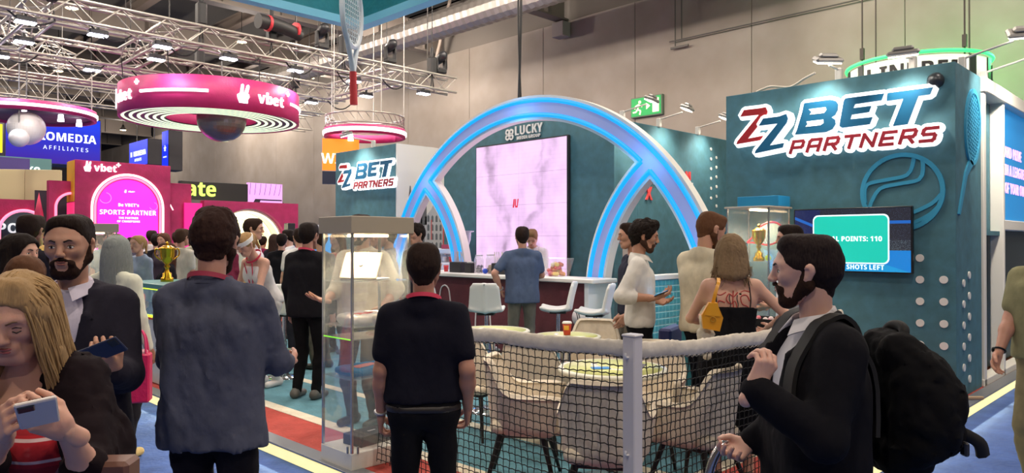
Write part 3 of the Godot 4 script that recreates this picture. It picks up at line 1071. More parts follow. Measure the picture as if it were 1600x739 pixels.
func mural(lw: Node3D) -> void:   # printed city towers on the white side of the left tower
	var t := Transform3D(Basis(Vector3.UP, PI / 2), Vector3(1.061, 0, 0))
	var spire := func(mb: MB, x: float, w: float, y: float, h: float) -> void:
		mb.prism([Vector2(x - w, y), Vector2(x + w, y), Vector2(x + w * 0.9, y + h * 0.55), Vector2(x + w * 0.2, y + h), Vector2(x - w * 0.2, y + h), Vector2(x - w * 0.9, y + h * 0.55)], 0, 0.002, t)
	var g := MB.new()
	spire.call(g, 0.30, 0.05, 1.9, 0.72)
	spire.call(g, 0.62, 0.07, 1.9, 0.98)
	spire.call(g, 0.55, 0.03, 1.9, 0.8)
	part("print", g.done(), mat("5b6066", 0.7), lw)
	var h := MB.new()
	h.prism([Vector2(0.65, 0), Vector2(1.25, 0), Vector2(1.25, 2.05), Vector2(1.1, 2.2), Vector2(0.95, 2.5), Vector2(0.8, 2.2), Vector2(0.65, 2.05)], 0, 0.002, t)
	part("print", h.done(), mat("aeb4bb", 0.7), lw)
	var d := MB.new()
	d.prism([Vector2(0.3, 0), Vector2(0.64, 0), Vector2(0.64, 2.0)], 0, 0.002, t)
	for j in 9:
		for i in 5:
			var x := 0.7 + i * 0.1
			var y := 0.6 + j * 0.17
			d.prism([Vector2(x, y), Vector2(x + 0.05, y), Vector2(x + 0.05, y + 0.1), Vector2(x + 0.025, y + 0.13), Vector2(x, y + 0.1)], 0, 0.004, t)
	part("print", d.done(), mat("5a646d", 0.7), lw)
	var r := MB.new()
	r.prism([Vector2(1.08, 0), Vector2(1.13, 0), Vector2(1.13, 1.95), Vector2(1.08, 1.95)], 0, 0.005, t)
	r.prism([Vector2(0.79, 1.62), Vector2(0.81, 1.62), Vector2(0.81, 2.0), Vector2(0.79, 2.0)], 0, 0.005, t)
	part("print", r.done(), mat("c65a58", 0.7), lw)


func ball_arch() -> void:
	# a ring shaped like a tennis ball's outline and seams; local x = world z + 7.51, local y = height
	var o := thing("ball_arch", "big white arch shaped like a tennis ball with blue light lines over the bar", "arch", Vector3(7.7, 0, -7.51), F)
	var shell := mat("d9d5cd", 0.5)
	var inlay := glow("8a9ae0", 0.3, "8088a8")
	var line := glow("0aa2ff", 0.95, "103048")
	var c := Vector2(0, 0.4)
	var g0 := asin((FLOOR - c.y) / 3.4)
	var R0 := 3.4
	var R1 := 3.05
	var body := MB.new()
	body.strip(arc(c, R1, PI - g0, g0, 80), arc(c, R0, PI - g0, g0, 80), -0.14, 0.0)
	var face := MB.new()
	face.strip(arc(c, R1 + 0.05, PI - g0, g0, 80), arc(c, R0 - 0.05, PI - g0, g0, 80), 0.0, 0.006)
	var lines := MB.new()
	var tub := func(cc: Vector2, r: float, a0: float, a1: float) -> void:
		var pts: Array = []
		for p: Vector2 in arc(cc, r, a0, a1, 60): pts.append(Vector3(p.x, p.y, 0.008))
		lines.tube(pts, 0.032, -1, 8, true)
	tub.call(c, R0 - 0.07, PI - g0, g0)
	for s: float in [1.0, -1.0]:
		var sc := Vector2(3.52 * s, 0.93)
		var ro := 2.32
		var ri := 2.00
		# angles on the seam's circle, from the floor up to where it meets the ring
		var up := func(r: float, lim: float) -> float:   # angle where the seam meets radius lim of the ring
			var a := PI
			while a > PI * 0.4:
				var p := sc + Vector2(cos(a) * s, sin(a)) * r
				if p.distance_to(c) > lim: return a
				a -= 0.004
			return a
		var conv := func(r: float, a: float) -> Vector2: return sc + Vector2(cos(a) * s, sin(a)) * r
		var low := func(r: float) -> float: return PI + asin((sc.y - FLOOR) / r)
		var a_o: float = up.call(ro, R1 + 0.02)
		var a_i: float = up.call(ri, R1 + 0.02)
		var inn: Array = []
		var out: Array = []
		var inn2: Array = []
		var out2: Array = []
		for k in 41:
			var t := k / 40.0
			inn.append(conv.call(ri, lerpf(low.call(ri), a_i, t)))
			out.append(conv.call(ro, lerpf(low.call(ro), a_o, t)))
			inn2.append(conv.call(ri + 0.05, lerpf(low.call(ri), a_i - 0.03, t)))
			out2.append(conv.call(ro - 0.05, lerpf(low.call(ro), a_o - 0.03, t)))
		if s > 0:
			body.strip(inn, out, -0.14, -0.001)
			face.strip(inn2, out2, 0.0, 0.005)
		else:
			body.strip(out, inn, -0.14, -0.001)
			face.strip(out2, inn2, 0.0, 0.005)
		for q: Array in [[ro - 0.07, up.call(ro - 0.07, R1 + 0.07)], [ri + 0.07, up.call(ri + 0.07, R1 + 0.07)]]:
			var pts: Array = []
			for k in 41:
				var p: Vector2 = conv.call(q[0], lerpf(low.call(q[0]), q[1], k / 40.0))
				pts.append(Vector3(p.x, p.y, 0.008))
			lines.tube(pts, 0.032, -1, 8, true)
		# inner line of the ring, broken where the seam joins
		var pi_: Vector2 = conv.call(ri + 0.07, up.call(ri + 0.07, R1 + 0.07))
		var ai := (pi_ - c).angle()
		var end := g0 if s > 0 else PI - g0
		tub.call(c, R1 + 0.07, ai, end)
		var po: Vector2 = conv.call(ro - 0.07, up.call(ro - 0.07, R1 + 0.07))
		if s > 0: tub.call(c, R1 + 0.07, (po - c).angle(), PI / 2)
		else: tub.call(c, R1 + 0.07, PI / 2, (po - c).angle())
	part("shell", body.done(), shell, o)
	part("lit_face", face.done(), inlay, o)
	part("light_line", lines.done(), line, o)
	for q: Array in [[-2.2, 2.7], [0.0, 3.55], [2.2, 2.7], [-3.0, 1.4], [3.0, 1.4]]:
		var l := OmniLight3D.new()
		l.name = "arch_light"
		l.position = Vector3(q[0], q[1], 0.25)
		l.light_color = Color("5cb4ff")
		l.light_energy = 0.2
		l.light_size = 0.2
		l.omni_range = 30.0
		l.omni_attenuation = 2.0
		l.shadow_enabled = true
		o.add_child(l)
	var cable := MB.new()
	cable.tube(curve([Vector3(0, 3.7, 0), Vector3(0.03, 5.5, 0.02), Vector3(-0.03, 7.5, 0), Vector3(0, 10.4, 0)], 30), 0.02, -1, 6)
	cable.tube(curve([Vector3(0.05, 3.7, 0), Vector3(-0.03, 5.2, 0.02), Vector3(0.04, 7.0, 0), Vector3(0.02, 10.4, 0)], 30), 0.014, -1, 6)
	single("rigging_cable", cable.done(), mat("2b2a2a", 0.6), "twisted dark cables dropping from the roof to the top of the arch", "cable", Vector3(7.8, 0, -7.66))


func pink_picture() -> ImageTexture:
	var w := 256
	var h := 320
	var im := Image.create(w, h, false, Image.FORMAT_RGB8)
	var n := FastNoiseLite.new()
	n.seed = 4
	n.frequency = 0.012
	n.fractal_octaves = 4
	for y in h:
		for x in w:
			var u := float(x) / w - 0.5 + 0.10 * n.get_noise_2d(x * 0.7 + 300, y * 0.9)
			var v := float(y) / h
			var d := n.get_noise_2d(x * 1.4, y * 0.9)
			var fold := exp(-pow((absf(u) - 0.12 - 0.5 * absf(v - 0.55)) / 0.05, 2.0)) * 0.25 + exp(-pow((absf(u + 0.06) - 0.28 + 0.35 * (v - 0.2)) / 0.025, 2.0)) * 0.16
			fold *= 0.5 + 0.5 * n.get_noise_2d(x * 2.0 + 90, y * 2.0)
			var k := 1.0 - clampf(d * 0.12 + 0.02, 0.0, 0.3) - fold * 1.0
			if y % 8 == 0: k *= 0.97
			im.set_pixel(x, y, Color(0.955 * k, 0.79 * k, 0.97 * k))
	return ImageTexture.create_from_image(im)


func tv() -> void:
	var o := thing("television", "wide wall television showing a teal points panel on the big teal tower", "television", Vector3(8.232, 1.70, -3.04), F)
	part("casing", bx(Vector3(1.24, 0.7, 0.05), 0.006), mat("16171a", 0.35), o)
	part("bracket", bx(Vector3(0.4, 0.3, 0.05)), mat("222222", 0.5), o, Vector3(0, 0, -0.04))
	var w := 512
	var h := 288
	var im := Image.create(w, h, false, Image.FORMAT_RGB8)
	var n := FastNoiseLite.new()
	n.frequency = 0.05
	for y in h:
		for x in w:
			var c := Color(0.17, 0.17, 0.21)
			var f := float(y) / h
			if x < 120: c = Color(0.13, 0.16, 0.33)
			if f > 0.66: c = Color(0.10, 0.5, 0.82)
			elif f > 0.5: c = Color(0.15, 0.16, 0.2) if n.get_noise_2d(x * 8, y * 8) < 0.32 else Color(0.6, 0.7, 0.75)
			elif absf(f - 0.22 - (0.12 * (x - 60) / 80.0 if x < 140 else 0.0)) < 0.025: c = Color(0.15, 0.4, 0.75)
			elif n.get_noise_2d(x * 6 + 50, y * 6) > 0.42: c = Color(0.35, 0.42, 0.55)
			if f > 0.86 and absf(x - 256.0 - 0.0) < 130 + (f - 0.86) * 900: c = Color(0.12, 0.6, 0.85)
			im.set_pixel(x, y, c)
	var m := StandardMaterial3D.new()
	m.albedo_color = Color("080808")
	m.roughness = 0.2
	m.emission_enabled = true
	m.emission_texture = ImageTexture.create_from_image(im)
	m.emission_energy_multiplier = 0.8
	var q := MB.new()
	q.st.set_smooth_group(-1)
	var uv := [Vector2(0, 1), Vector2(0, 0), Vector2(1, 0), Vector2(1, 1)]
	var ps := [Vector3(-0.605, -0.335, 0.027), Vector3(-0.605, 0.335, 0.027), Vector3(0.605, 0.335, 0.027), Vector3(0.605, -0.335, 0.027)]
	for k: int in [0, 1, 2, 0, 2, 3]:
		q.st.set_uv(uv[k])
		q.st.add_vertex(ps[k])
	part("screen", q.done(), m, o)
	var rr := func(x: float, y: float, r: float) -> Array:
		var a: Array = []
		for k in 4:
			var cc := Vector2((x - r) * [1, -1, -1, 1][k], (y - r) * [1, 1, -1, -1][k])
			for j in 7: a.append(cc + Vector2(cos((k + j / 6.0) * PI / 2), sin((k + j / 6.0) * PI / 2)) * r)
		return a
	part("screen_panel", MB.new().prism(rr.call(0.4, 0.265, 0.06), 0.027, 0.029).done(), glow("dff0f4", 0.7), o, Vector3(0, 0.01, 0))
	part("screen_panel", MB.new().prism(rr.call(0.385, 0.25, 0.05), 0.029, 0.031).done(), glow("12a795", 0.85), o, Vector3(0, 0.01, 0))
	part("screen_text", words("TOTAL POINTS: 110", 0.052, 0.002), glow("f4ffff", 0.9), o, Vector3(0, 0.012, 0.032))
	part("screen_text", words("0 | SHOTS LEFT", 0.05, 0.002), glow("d8f4ff", 0.9), o, Vector3(0.1, -0.29, 0.029))


# ---------------------------------------------------------------- stands across the aisle
func victory(mb: MB, t: Transform3D, k: float) -> void:   # a hand with two raised fingers, k high
	mb.prism([Vector2(-0.22, 0), Vector2(0.2, 0), Vector2(0.22, 0.2), Vector2(0.3, 0.34), Vector2(0.26, 0.5), Vector2(-0.2, 0.52), Vector2(-0.34, 0.42), Vector2(-0.32, 0.26)].map(func(p): return p * k), 0, 0.03, t)
	mb.prism([Vector2(-0.2, 0.46), Vector2(-0.02, 0.48), Vector2(0.0, 0.95), Vector2(-0.06, 1.0), Vector2(-0.13, 0.96)].map(func(p): return p * k), 0, 0.03, t)
	mb.prism([Vector2(0.02, 0.48), Vector2(0.2, 0.46), Vector2(0.3, 0.9), Vector2(0.24, 0.98), Vector2(0.16, 0.95)].map(func(p): return p * k), 0, 0.03, t)


func arch_outline(w: float, spring: float, r: float, n := 24) -> Array:
	var a: Array = [Vector3(-w, 0, 0)]
	for p: Vector2 in arc(Vector2(0, spring), w, PI, 0, n): a.append(Vector3(p.x, p.y, 0))
	a.append(Vector3(w, 0, 0))
	return a


func arch_wall(mb: MB, x0: float, x1: float, top: float, cx: float, w: float, spring: float, th: float) -> void:
	# a wall from x0 to x1 with a round-headed opening
	mb.box(Vector3((x0 + cx - w) / 2, top / 2, -th / 2), Vector3(cx - w - x0, top, th))
	mb.box(Vector3((x1 + cx + w) / 2, top / 2, -th / 2), Vector3(x1 - cx - w, top, th))
	var lo: Array = arc(Vector2(cx, spring), w, PI, 0, 24)
	var hi: Array = []
	for p: Vector2 in lo: hi.append(Vector2(p.x, top))
	mb.strip(lo, hi, -th, 0.0)


func far_stands() -> void:
	var pink := mottled("c02a68", 0.6, 0.5, "grain", 0.2)
	var neon := glow("ff7fa0", 1.25)
	var neonw := glow("ffdfe0", 1.3)
	# main pink wall with the arched screen
	var p := thing("pink_stand_wall", "tall pink stand wall with arched neon frame around a magenta screen", "stand wall", Vector3(5.9, 0, -23.3))
	part("body", MB.new().box(Vector3(1.32, 2.0, -0.35), Vector3(2.6, 4.0, 0.7), 0.01).done(), pink, p)
	part("yellow_side", bx(Vector3(0.02, 1.15, 0.7)), mat("e0a51e", 0.5), p, Vector3(0.005, 3.4, -0.35))
	part("pink_side", bx(Vector3(0.02, 2.8, 0.7)), glow("ff3f86", 0.35), p, Vector3(0.005, 1.4, -0.35))
	var cx := 1.42
	for q: Array in [[0.97, 2.68, 0.035], [0.885, 2.68, 0.03]]:
		var pts: Array = []
		for v: Vector3 in arch_outline(q[0], q[1], 0): pts.append(v + Vector3(cx, 0, 0.03))
		part("neon_tube", MB.new().tube(pts, q[2], -1, 8).done(), neonw if q[0] > 0.9 else neon, p)
	var scr := MB.new()
	var ol: Array = []
	for v: Vector3 in arch_outline(0.83, 2.68, 0): ol.append(Vector2(v.x + cx, v.y))
	scr.prism(ol, 0.0, 0.02)
	part("arched_screen", scr.done(), glow("f22cd0", 0.85), p)
	var wm := glow("ffeaff", 1.0)
	for q: Array in [["Be VBET's", 2.76, 0.09], ["SPORTS PARTNER", 2.54, 0.135], ["THE PARTNER", 2.38, 0.06], ["OF CHAMPIONS", 2.28, 0.06]]:
		part("screen_text", words(q[0], q[2], 0.01), wm, p, Vector3(cx, q[1], 0.03))
	var lv := MB.new()
	victory(lv, Transform3D(Basis(), Vector3(cx - 0.09, 3.12, 0.02)), 0.09)
	part("screen_emblem", lv.done(), wm, p)
	part("screen_text", words("vbet+", 0.05, 0.01), wm, p, Vector3(cx + 0.08, 3.16, 0.03))
	for q: Array in [[cx - 0.62, 2.95, 0.16], [cx + 0.7, 2.75, 0.12]]:
		part("screen_circle", MB.new().strip(arc(Vector2(q[0], q[1]), q[2] * 0.88, -PI * 0.9, PI * 0.45, 20), arc(Vector2(q[0], q[1]), q[2], -PI * 0.9, PI * 0.45, 20), 0.02, 0.025).done(), glow("ff7ae6", 0.9), p)
	var lg := MB.new()
	victory(lg, Transform3D(Basis(), Vector3(0.34, 3.68, 0.01)), 0.3)
	part("lit_emblem", lg.done(), glow("fff4f6", 1.2), p)
	part("lit_letters", words("vbet", 0.2, 0.03), glow("fff4f6", 1.2), p, Vector3(0.8, 3.8, 0.03))
	part("lit_plus", MB.new().box(Vector3.ZERO, Vector3(0.12, 0.03, 0.03)).box(Vector3.ZERO, Vector3(0.03, 0.12, 0.03)).done(), glow("fff4f6", 1.2), p, Vector3(1.14, 3.92, 0.03))
	var al := AreaLight3D.new()
	al.name = "screen_light"
	al.area_size = Vector2(1.6, 2.6)
	al.light_color = Color("ff50d8")
	al.light_energy = 1.0
	al.position = Vector3(cx, 1.7, 0.08)
	al.rotation.y = PI
	al.area_range = 30
	al.shadow_enabled = true
	p.add_child(al)
	# lower arches to its left
	var a1 := thing("pink_stand_wall", "lower pink wall with a neon edged doorway left of the tall pink wall", "stand wall", Vector3(5.36, 0, -23.6))
	var m1 := MB.new()
	arch_wall(m1, 0.0, 1.0, 3.4, 0.57, 0.4, 2.65, 0.25)
	part("body", m1.done(), pink, a1)
	var pts: Array = []
	for v: Vector3 in arch_outline(0.41, 2.65, 0): pts.append(v + Vector3(0.57, 0, 0.03))
	part("neon_tube", MB.new().tube(pts, 0.035, -1, 8).done(), neon, a1)
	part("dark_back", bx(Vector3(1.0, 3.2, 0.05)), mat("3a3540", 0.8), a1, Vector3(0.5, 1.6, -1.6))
	var a2 := thing("pink_stand_wall", "low pink wall with a wide neon arch at the far left", "stand wall", Vector3(3.6, 0, -26.0))
	var m2 := MB.new()
	arch_wall(m2, 0.0, 2.4, 2.95, 1.65, 0.62, 2.0, 0.25)
	part("body", m2.done(), pink, a2)
	pts = []
	for v: Vector3 in arch_outline(0.62, 2.0, 0): pts.append(v + Vector3(1.65, 0, 0.03))
	part("neon_tube", MB.new().tube(pts, 0.045, -1, 8).done(), neon, a2)
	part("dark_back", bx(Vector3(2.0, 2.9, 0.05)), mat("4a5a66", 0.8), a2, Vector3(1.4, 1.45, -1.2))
	part("back_print", words("POK", 0.3, 0.02), glow("e8f0f4", 0.6), a2, Vector3(1.6, 2.1, -1.15))
	single("closed_parasol", MB.new().lathe([Vector2(0.03, 0), Vector2(0.03, 1.5), Vector2(0.24, 1.55), Vector2(0.2, 1.8), Vector2(0.1, 2.5), Vector2(0.0, 3.05)], 12).done(), mat("d0305c", 0.6), "closed crimson parasol standing in front of the pink walls at left", "parasol", ground(60, 20.3, 0))
	# stepped blocks and the tunnel on the right
	var b := thing("pink_stand_wall", "stepped pink wall with a bright magenta panel right of the arched screen", "stand wall", Vector3(8.52, 0, -23.5))
	part("body", MB.new().box(Vector3(0.36, 1.75, -0.3), Vector3(0.7, 3.5, 0.6), 0.01).done(), pink, b)
	part("magenta_panel", bx(Vector3(0.55, 2.9, 0.06)), glow("e8208a", 0.5), b, Vector3(0.72, 1.45, 0.1))
	part("light_dash", bx(Vector3(0.03, 0.2, 0.02)), neonw, b, Vector3(0.1, 2.75, 0.01), Vector3(0, 0, 0.5))
	var t := thing("pink_tunnel", "pink wall with a glowing cream ribbed tunnel opening", "stand wall", Vector3(9.35, 0, -23.3))
	var m3 := MB.new()
	arch_wall(m3, 0.2, 3.45, 3.0, 1.75, 1.28, 1.5, 0.3)
	part("body", m3.done(), pink, t)
	for k in 7:
		var r := 1.26 - k * 0.035
		var z := -0.25 - k * 0.55
		var sh := MB.new()
		var i0: Array = [Vector2(1.75 - r + 0.07, 0)]
		var o0: Array = [Vector2(1.75 - r - 0.2, 0)]
		i0.append_array(arc(Vector2(1.75, 1.5), r - 0.07, PI, 0, 24))
		o0.append_array(arc(Vector2(1.75, 1.5), r + 0.2, PI, 0, 24))
		i0.append(Vector2(1.75 + r - 0.07, 0))
		o0.append(Vector2(1.75 + r + 0.2, 0))
		sh.strip(i0, o0, z - 0.5, z)
		part("tunnel_rib", sh.done(), mat("e8e4c4", 0.6), t)
		pts = []
		for v: Vector3 in arch_outline(r - 0.075, 1.5, 0): pts.append(v + Vector3(1.75, 0, z + 0.01))
		part("light_line", MB.new().tube(pts, 0.026, -1, 6).done(), glow("fffbe0", 1.3), t)
		if k % 2 == 1:
			var l := OmniLight3D.new()
			l.name = "tunnel_light"
			l.position = Vector3(1.75, 2.3, z - 0.2)
			l.light_energy = 1.1
			l.light_color = Color("fff6cc")
			l.light_size = 0.3
			l.shadow_enabled = true
			t.add_child(l)
	part("end_wall", bx(Vector3(3.0, 3.0, 0.05)), mat("d8d4b8", 0.7), t, Vector3(1.75, 1.5, -4.3))
	# black fascia with glowing letters and a lilac screen
	var s := thing("black_fascia_sign", "black fascia with glowing lime letters above the pink tunnel wall", "sign", Vector3(11.0, 3.47, -26.0))
	part("fascia", bx(Vector3(2.4, 0.64, 0.25), 0.01), mat("1d1c20", 0.5), s)
	part("posts", MB.new().box(Vector3(-1.9, -1.9, 0), Vector3(0.1, 3.2, 0.1)).box(Vector3(2.6, -1.9, 0), Vector3(0.1, 3.2, 0.1)).box(Vector3(0.35, -0.25, -0.08), Vector3(4.5, 0.1, 0.06)).done(), mat("1d1c20", 0.5), s)
	part("lit_letters", words("ate", 0.5, 0.04), glow("c8f060", 1.1), s, Vector3(-0.5, 0.05, 0.14))
	part("curtain_screen", bx(Vector3(1.36, 0.78, 0.12)), glow("d69ae0", 0.6), s, Vector3(1.9, 0.0, 0.02))
	for k in 7:
		part("screen_fold", MB.new().tube(bent(Vector3(1.32 + k * 0.2, 0.38, 0.09), Vector3(1.28 + k * 0.19, -0.05, 0.09), 0.05), 0.012, -1, 5).done(), glow("8d5aa0", 0.5), s)
	part("screen_figure", MB.new().prism([Vector2(1.4, -0.38), Vector2(1.5, -0.2), Vector2(2.56, -0.2), Vector2(2.56, -0.25), Vector2(1.7, -0.25), Vector2(1.66, -0.38)], 0.082, 0.087).done(), mat("2a2030", 0.5), s)
	single("speaker_tower", bx(Vector3(0.26, 2.3, 0.3), 0.02), mat("222126", 0.6), "slim black loudspeaker tower at the right end of the pink tunnel", "speaker", Vector3(12.0, 1.15, -22.4))
	var cy := thing("low_cyan_screen", "low white topped cyan screen wall behind the crowd near the hall wall", "screen", Vector3(12.9, 0, -22.6))
	part("body", bx(Vector3(2.6, 2.0, 0.2)), glow("2a96d8", 0.6), cy, Vector3(1.3, 1.0, 0))
	part("top", bx(Vector3(2.7, 0.28, 0.3)), mat("e0e4e6", 0.5), cy, Vector3(1.3, 2.12, 0))
	# hanging screens
	var n := thing("hanging_screen", "big hanging blue screen box with white lettering at upper left", "screen", Vector3(7.45, 5.55, -32.6))
	part("box", bx(Vector3(3.2, 1.85, 1.2), 0.02), mat("2a2144", 0.5), n)
	var gm := StandardMaterial3D.new()
	gm.albedo_color = Color("101010")
	gm.emission_enabled = true
	var gr := Gradient.new()
	gr.set_color(0, Color("1440f0"))
	gr.set_color(1, Color("3c1c9a"))
	var gt := GradientTexture2D.new()
	gt.gradient = gr
	gt.fill_from = Vector2(0.5, 0)
	gt.fill_to = Vector2(0.4, 1)
	gm.emission_texture = gt
	gm.emission_energy_multiplier = 0.9
	var qm := QuadMesh.new()
	qm.size = Vector2(3.12, 1.78)
	part("display", qm, gm, n, Vector3(0, 0, 0.606))
	part("screen_text", words("NIOMEDIA", 0.31, 0.01), glow("e8f0ff", 1.0), n, Vector3(0.3, 0.12, 0.612))
	part("screen_text", words("A F F I L I A T E S", 0.15, 0.01, 400), glow("c8d8ff", 0.9), n, Vector3(0.38, -0.3, 0.612))
	for x: float in [-1.4, 1.4]: part("hanger", MB.new().tube([Vector3(x, 0.9, 0), Vector3(x, 4.9, 0)], 0.02, -1, 6).done(), mat("333333", 0.5), n)
	for q: Array in [[11.8, 5.66, -35.3, 0.6, 1.15, 2.4, "narrow hanging blue screen box with small white lettering over the pink wall", "N  NIOMEDIA"], [12.65, 5.78, -34.4, 0.62, 1.8, 0.8, "tall hanging blue screen box with dark end right of the narrow one", "*"]]:
		var o := thing("hanging_screen", q[6], "screen", Vector3(q[0], q[1], q[2]))
		part("box", bx(Vector3(q[3], q[4], q[5]), 0.02), mat("232028", 0.5), o)
		var qq := QuadMesh.new()
		qq.size = Vector2(q[5] - 0.05, q[4] - 0.05)
		part("display", qq, glow("1c34e8", 0.85), o, Vector3(-q[3] / 2 - 0.006, 0, 0), Vector3(0, F, 0))
		part("screen_text", words(q[7], 0.22 if q[5] > 1 else 0.4, 0.01), glow("dfe8ff", 1.0), o, Vector3(-q[3] / 2 - 0.015, 0.0, 0), Vector3(0, F, 0))
		part("screen_text", words("AFFILIATES", 0.13 if q[5] > 1 else 0.06, 0.01, 400), glow("dfe8ff", 0.8), o, Vector3(-q[3] / 2 - 0.015, -0.28, 0), Vector3(0, F, 0))
		for z: float in [-q[5] / 2 + 0.1, q[5] / 2 - 0.1]: part("hanger", MB.new().tube([Vector3(0, q[4] / 2, z), Vector3(0, 5.6, z)], 0.02, -1, 6).done(), mat("333333", 0.5), o)
	# fascias far left
	var f1 := thing("teal_fascia", "grey teal fascia board with pale lettering under the big blue screen", "sign", Vector3(5.3, 4.3, -31.0))
	part("board", bx(Vector3(3.6, 0.8, 0.2), 0.01), mat("5c8a8c", 0.6), f1)
	part("lettering", words("evoko", 0.27, 0.03), glow("eef4f2", 0.7), f1, Vector3(0.9, 0.0, 0.12))
	part("posts", MB.new().box(Vector3(-1.7, -2.35, 0), Vector3(0.12, 3.9, 0.12)).box(Vector3(1.7, -2.35, 0), Vector3(0.12, 3.9, 0.12)).done(), mat("46525a", 0.6), f1)
	var f2 := thing("cream_fascia", "pale cream angled fascia panels over the violet stand at left", "sign", Vector3(5.4, 3.45, -26.9), -0.6)
	for k in 2: part("panel", bx(Vector3(1.0, 0.95, 0.15), 0.01), mat("c9bd94", 0.6), f2, Vector3(-0.42 + k * 1.01, 0, 0))
	part("posts", MB.new().box(Vector3(-0.85, -2.1, -0.1), Vector3(0.1, 2.8, 0.1)).box(Vector3(1.05, -2.1, -0.1), Vector3(0.1, 2.8, 0.1)).done(), mat("50485a", 0.6), f2)
	var f3 := thing("violet_fascia", "violet stand wall with white lettering behind the low pink wall", "sign", Vector3(5.1, 0, -28.2))
	part("wall", bx(Vector3(3.2, 3.5, 0.3), 0.01), mat("4a3c86", 0.6), f3, Vector3(0, 1.75, 0))
	part("upper_wall", bx(Vector3(1.3, 0.9, 0.3), 0.01), mat("4a3c86", 0.6), f3, Vector3(0.1, 3.95, -0.1))
	part("lettering", words("WIN", 0.2, 0.02), glow("f0ecff", 0.7), f3, Vector3(-0.55, 3.2, 0.16))
	part("lettering", words("NOW PARTNERS", 0.2, 0.02, 400), glow("d8d4e8", 0.6), f3, Vector3(0.66, 3.2, 0.16))
	part("pink_square", bx(Vector3(0.2, 0.2, 0.02)), glow("e03a6a", 0.5), f3, Vector3(-0.24, 3.2, 0.16))
	var y := thing("yellow_banner", "bright yellow hanging banner edge at the far left", "sign", at(-14, 215, 22))
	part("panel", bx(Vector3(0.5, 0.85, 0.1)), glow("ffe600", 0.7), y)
	part("hanger", MB.new().tube([Vector3(0, 0.4, 0), Vector3(0, 6.2, 0)], 0.015, -1, 6).done(), mat("333333", 0.5), y)
	# orange screen behind the left tower
	var og := thing("orange_screen", "small orange and white screen with dark base behind the left teal tower", "screen", at(532, 248, 17.5) * Vector3(1, 0, 1), -0.5)
	part("display", bx(Vector3(0.85, 0.75, 0.08)), glow("ff7a1c", 0.8), og, Vector3(0, 3.75, 0))
	part("lettering", words("WIN", 0.24, 0.02), glow("fff0e0", 0.9), og, Vector3(-0.1, 3.65, 0.05))
	part("dark_base", bx(Vector3(0.85, 0.3, 0.1)), mat("1c2440", 0.5), og, Vector3(0, 3.2, 0))
	part("post", bx(Vector3(0.12, 3.1, 0.08)), mat("333333", 0.5), og, Vector3(0, 1.55, -0.05))


# ---------------------------------------------------------------- trusses, rings and what hangs
func truss(l: float, s := 0.4) -> Array:   # along x, centred: [chord mesh per corner, lattice mesh]
	var r := 0.034
	var ch := MB.new().tube([Vector3(-l / 2, 0, 0), Vector3(l / 2, 0, 0)], r, -1, 8).done()
	var la := MB.new()
	var n := int(l / 0.42)
	var st := l / n
	for k in n:
		var x := -l / 2 + k * st
		var h := s / 2
		var fl := 1.0 if k % 2 == 0 else -1.0
		for z: float in [-h, h]: la.tube([Vector3(x, -h * fl, z), Vector3(x + st, h * fl, z)], 0.015, -1, 5, false)
		for y: float in [-h, h]: la.tube([Vector3(x, y, -h * fl), Vector3(x + st, y, h * fl)], 0.015, -1, 5, false)
	return [ch, la.done()]


func add_truss(label: String, a: Vector3, b: Vector3, s := 0.4) -> void:
	var d := b - a
	var o := thing("lighting_truss", label, "truss", (a + b) / 2, atan2(-d.z, d.x))
	var al := mat("aba69e", 0.38, 0.65)
	var t := truss(d.length(), s)
	for y: float in [-s / 2, s / 2]:
		for z: float in [-s / 2, s / 2]: part("chord", t[0], al, o, Vector3(0, y, z))
	part("lattice", t[1], al, o)
	var hg := MB.new()
	var top := 10.4 - a.y
	for x: float in [-d.length() * 0.42, d.length() * 0.42]: hg.tube([Vector3(x, s / 2, 0), Vector3(x, top, 0)], 0.014, -1, 5)
	part("hanging_chain", hg.done(), mat("3a3836", 0.6), o)


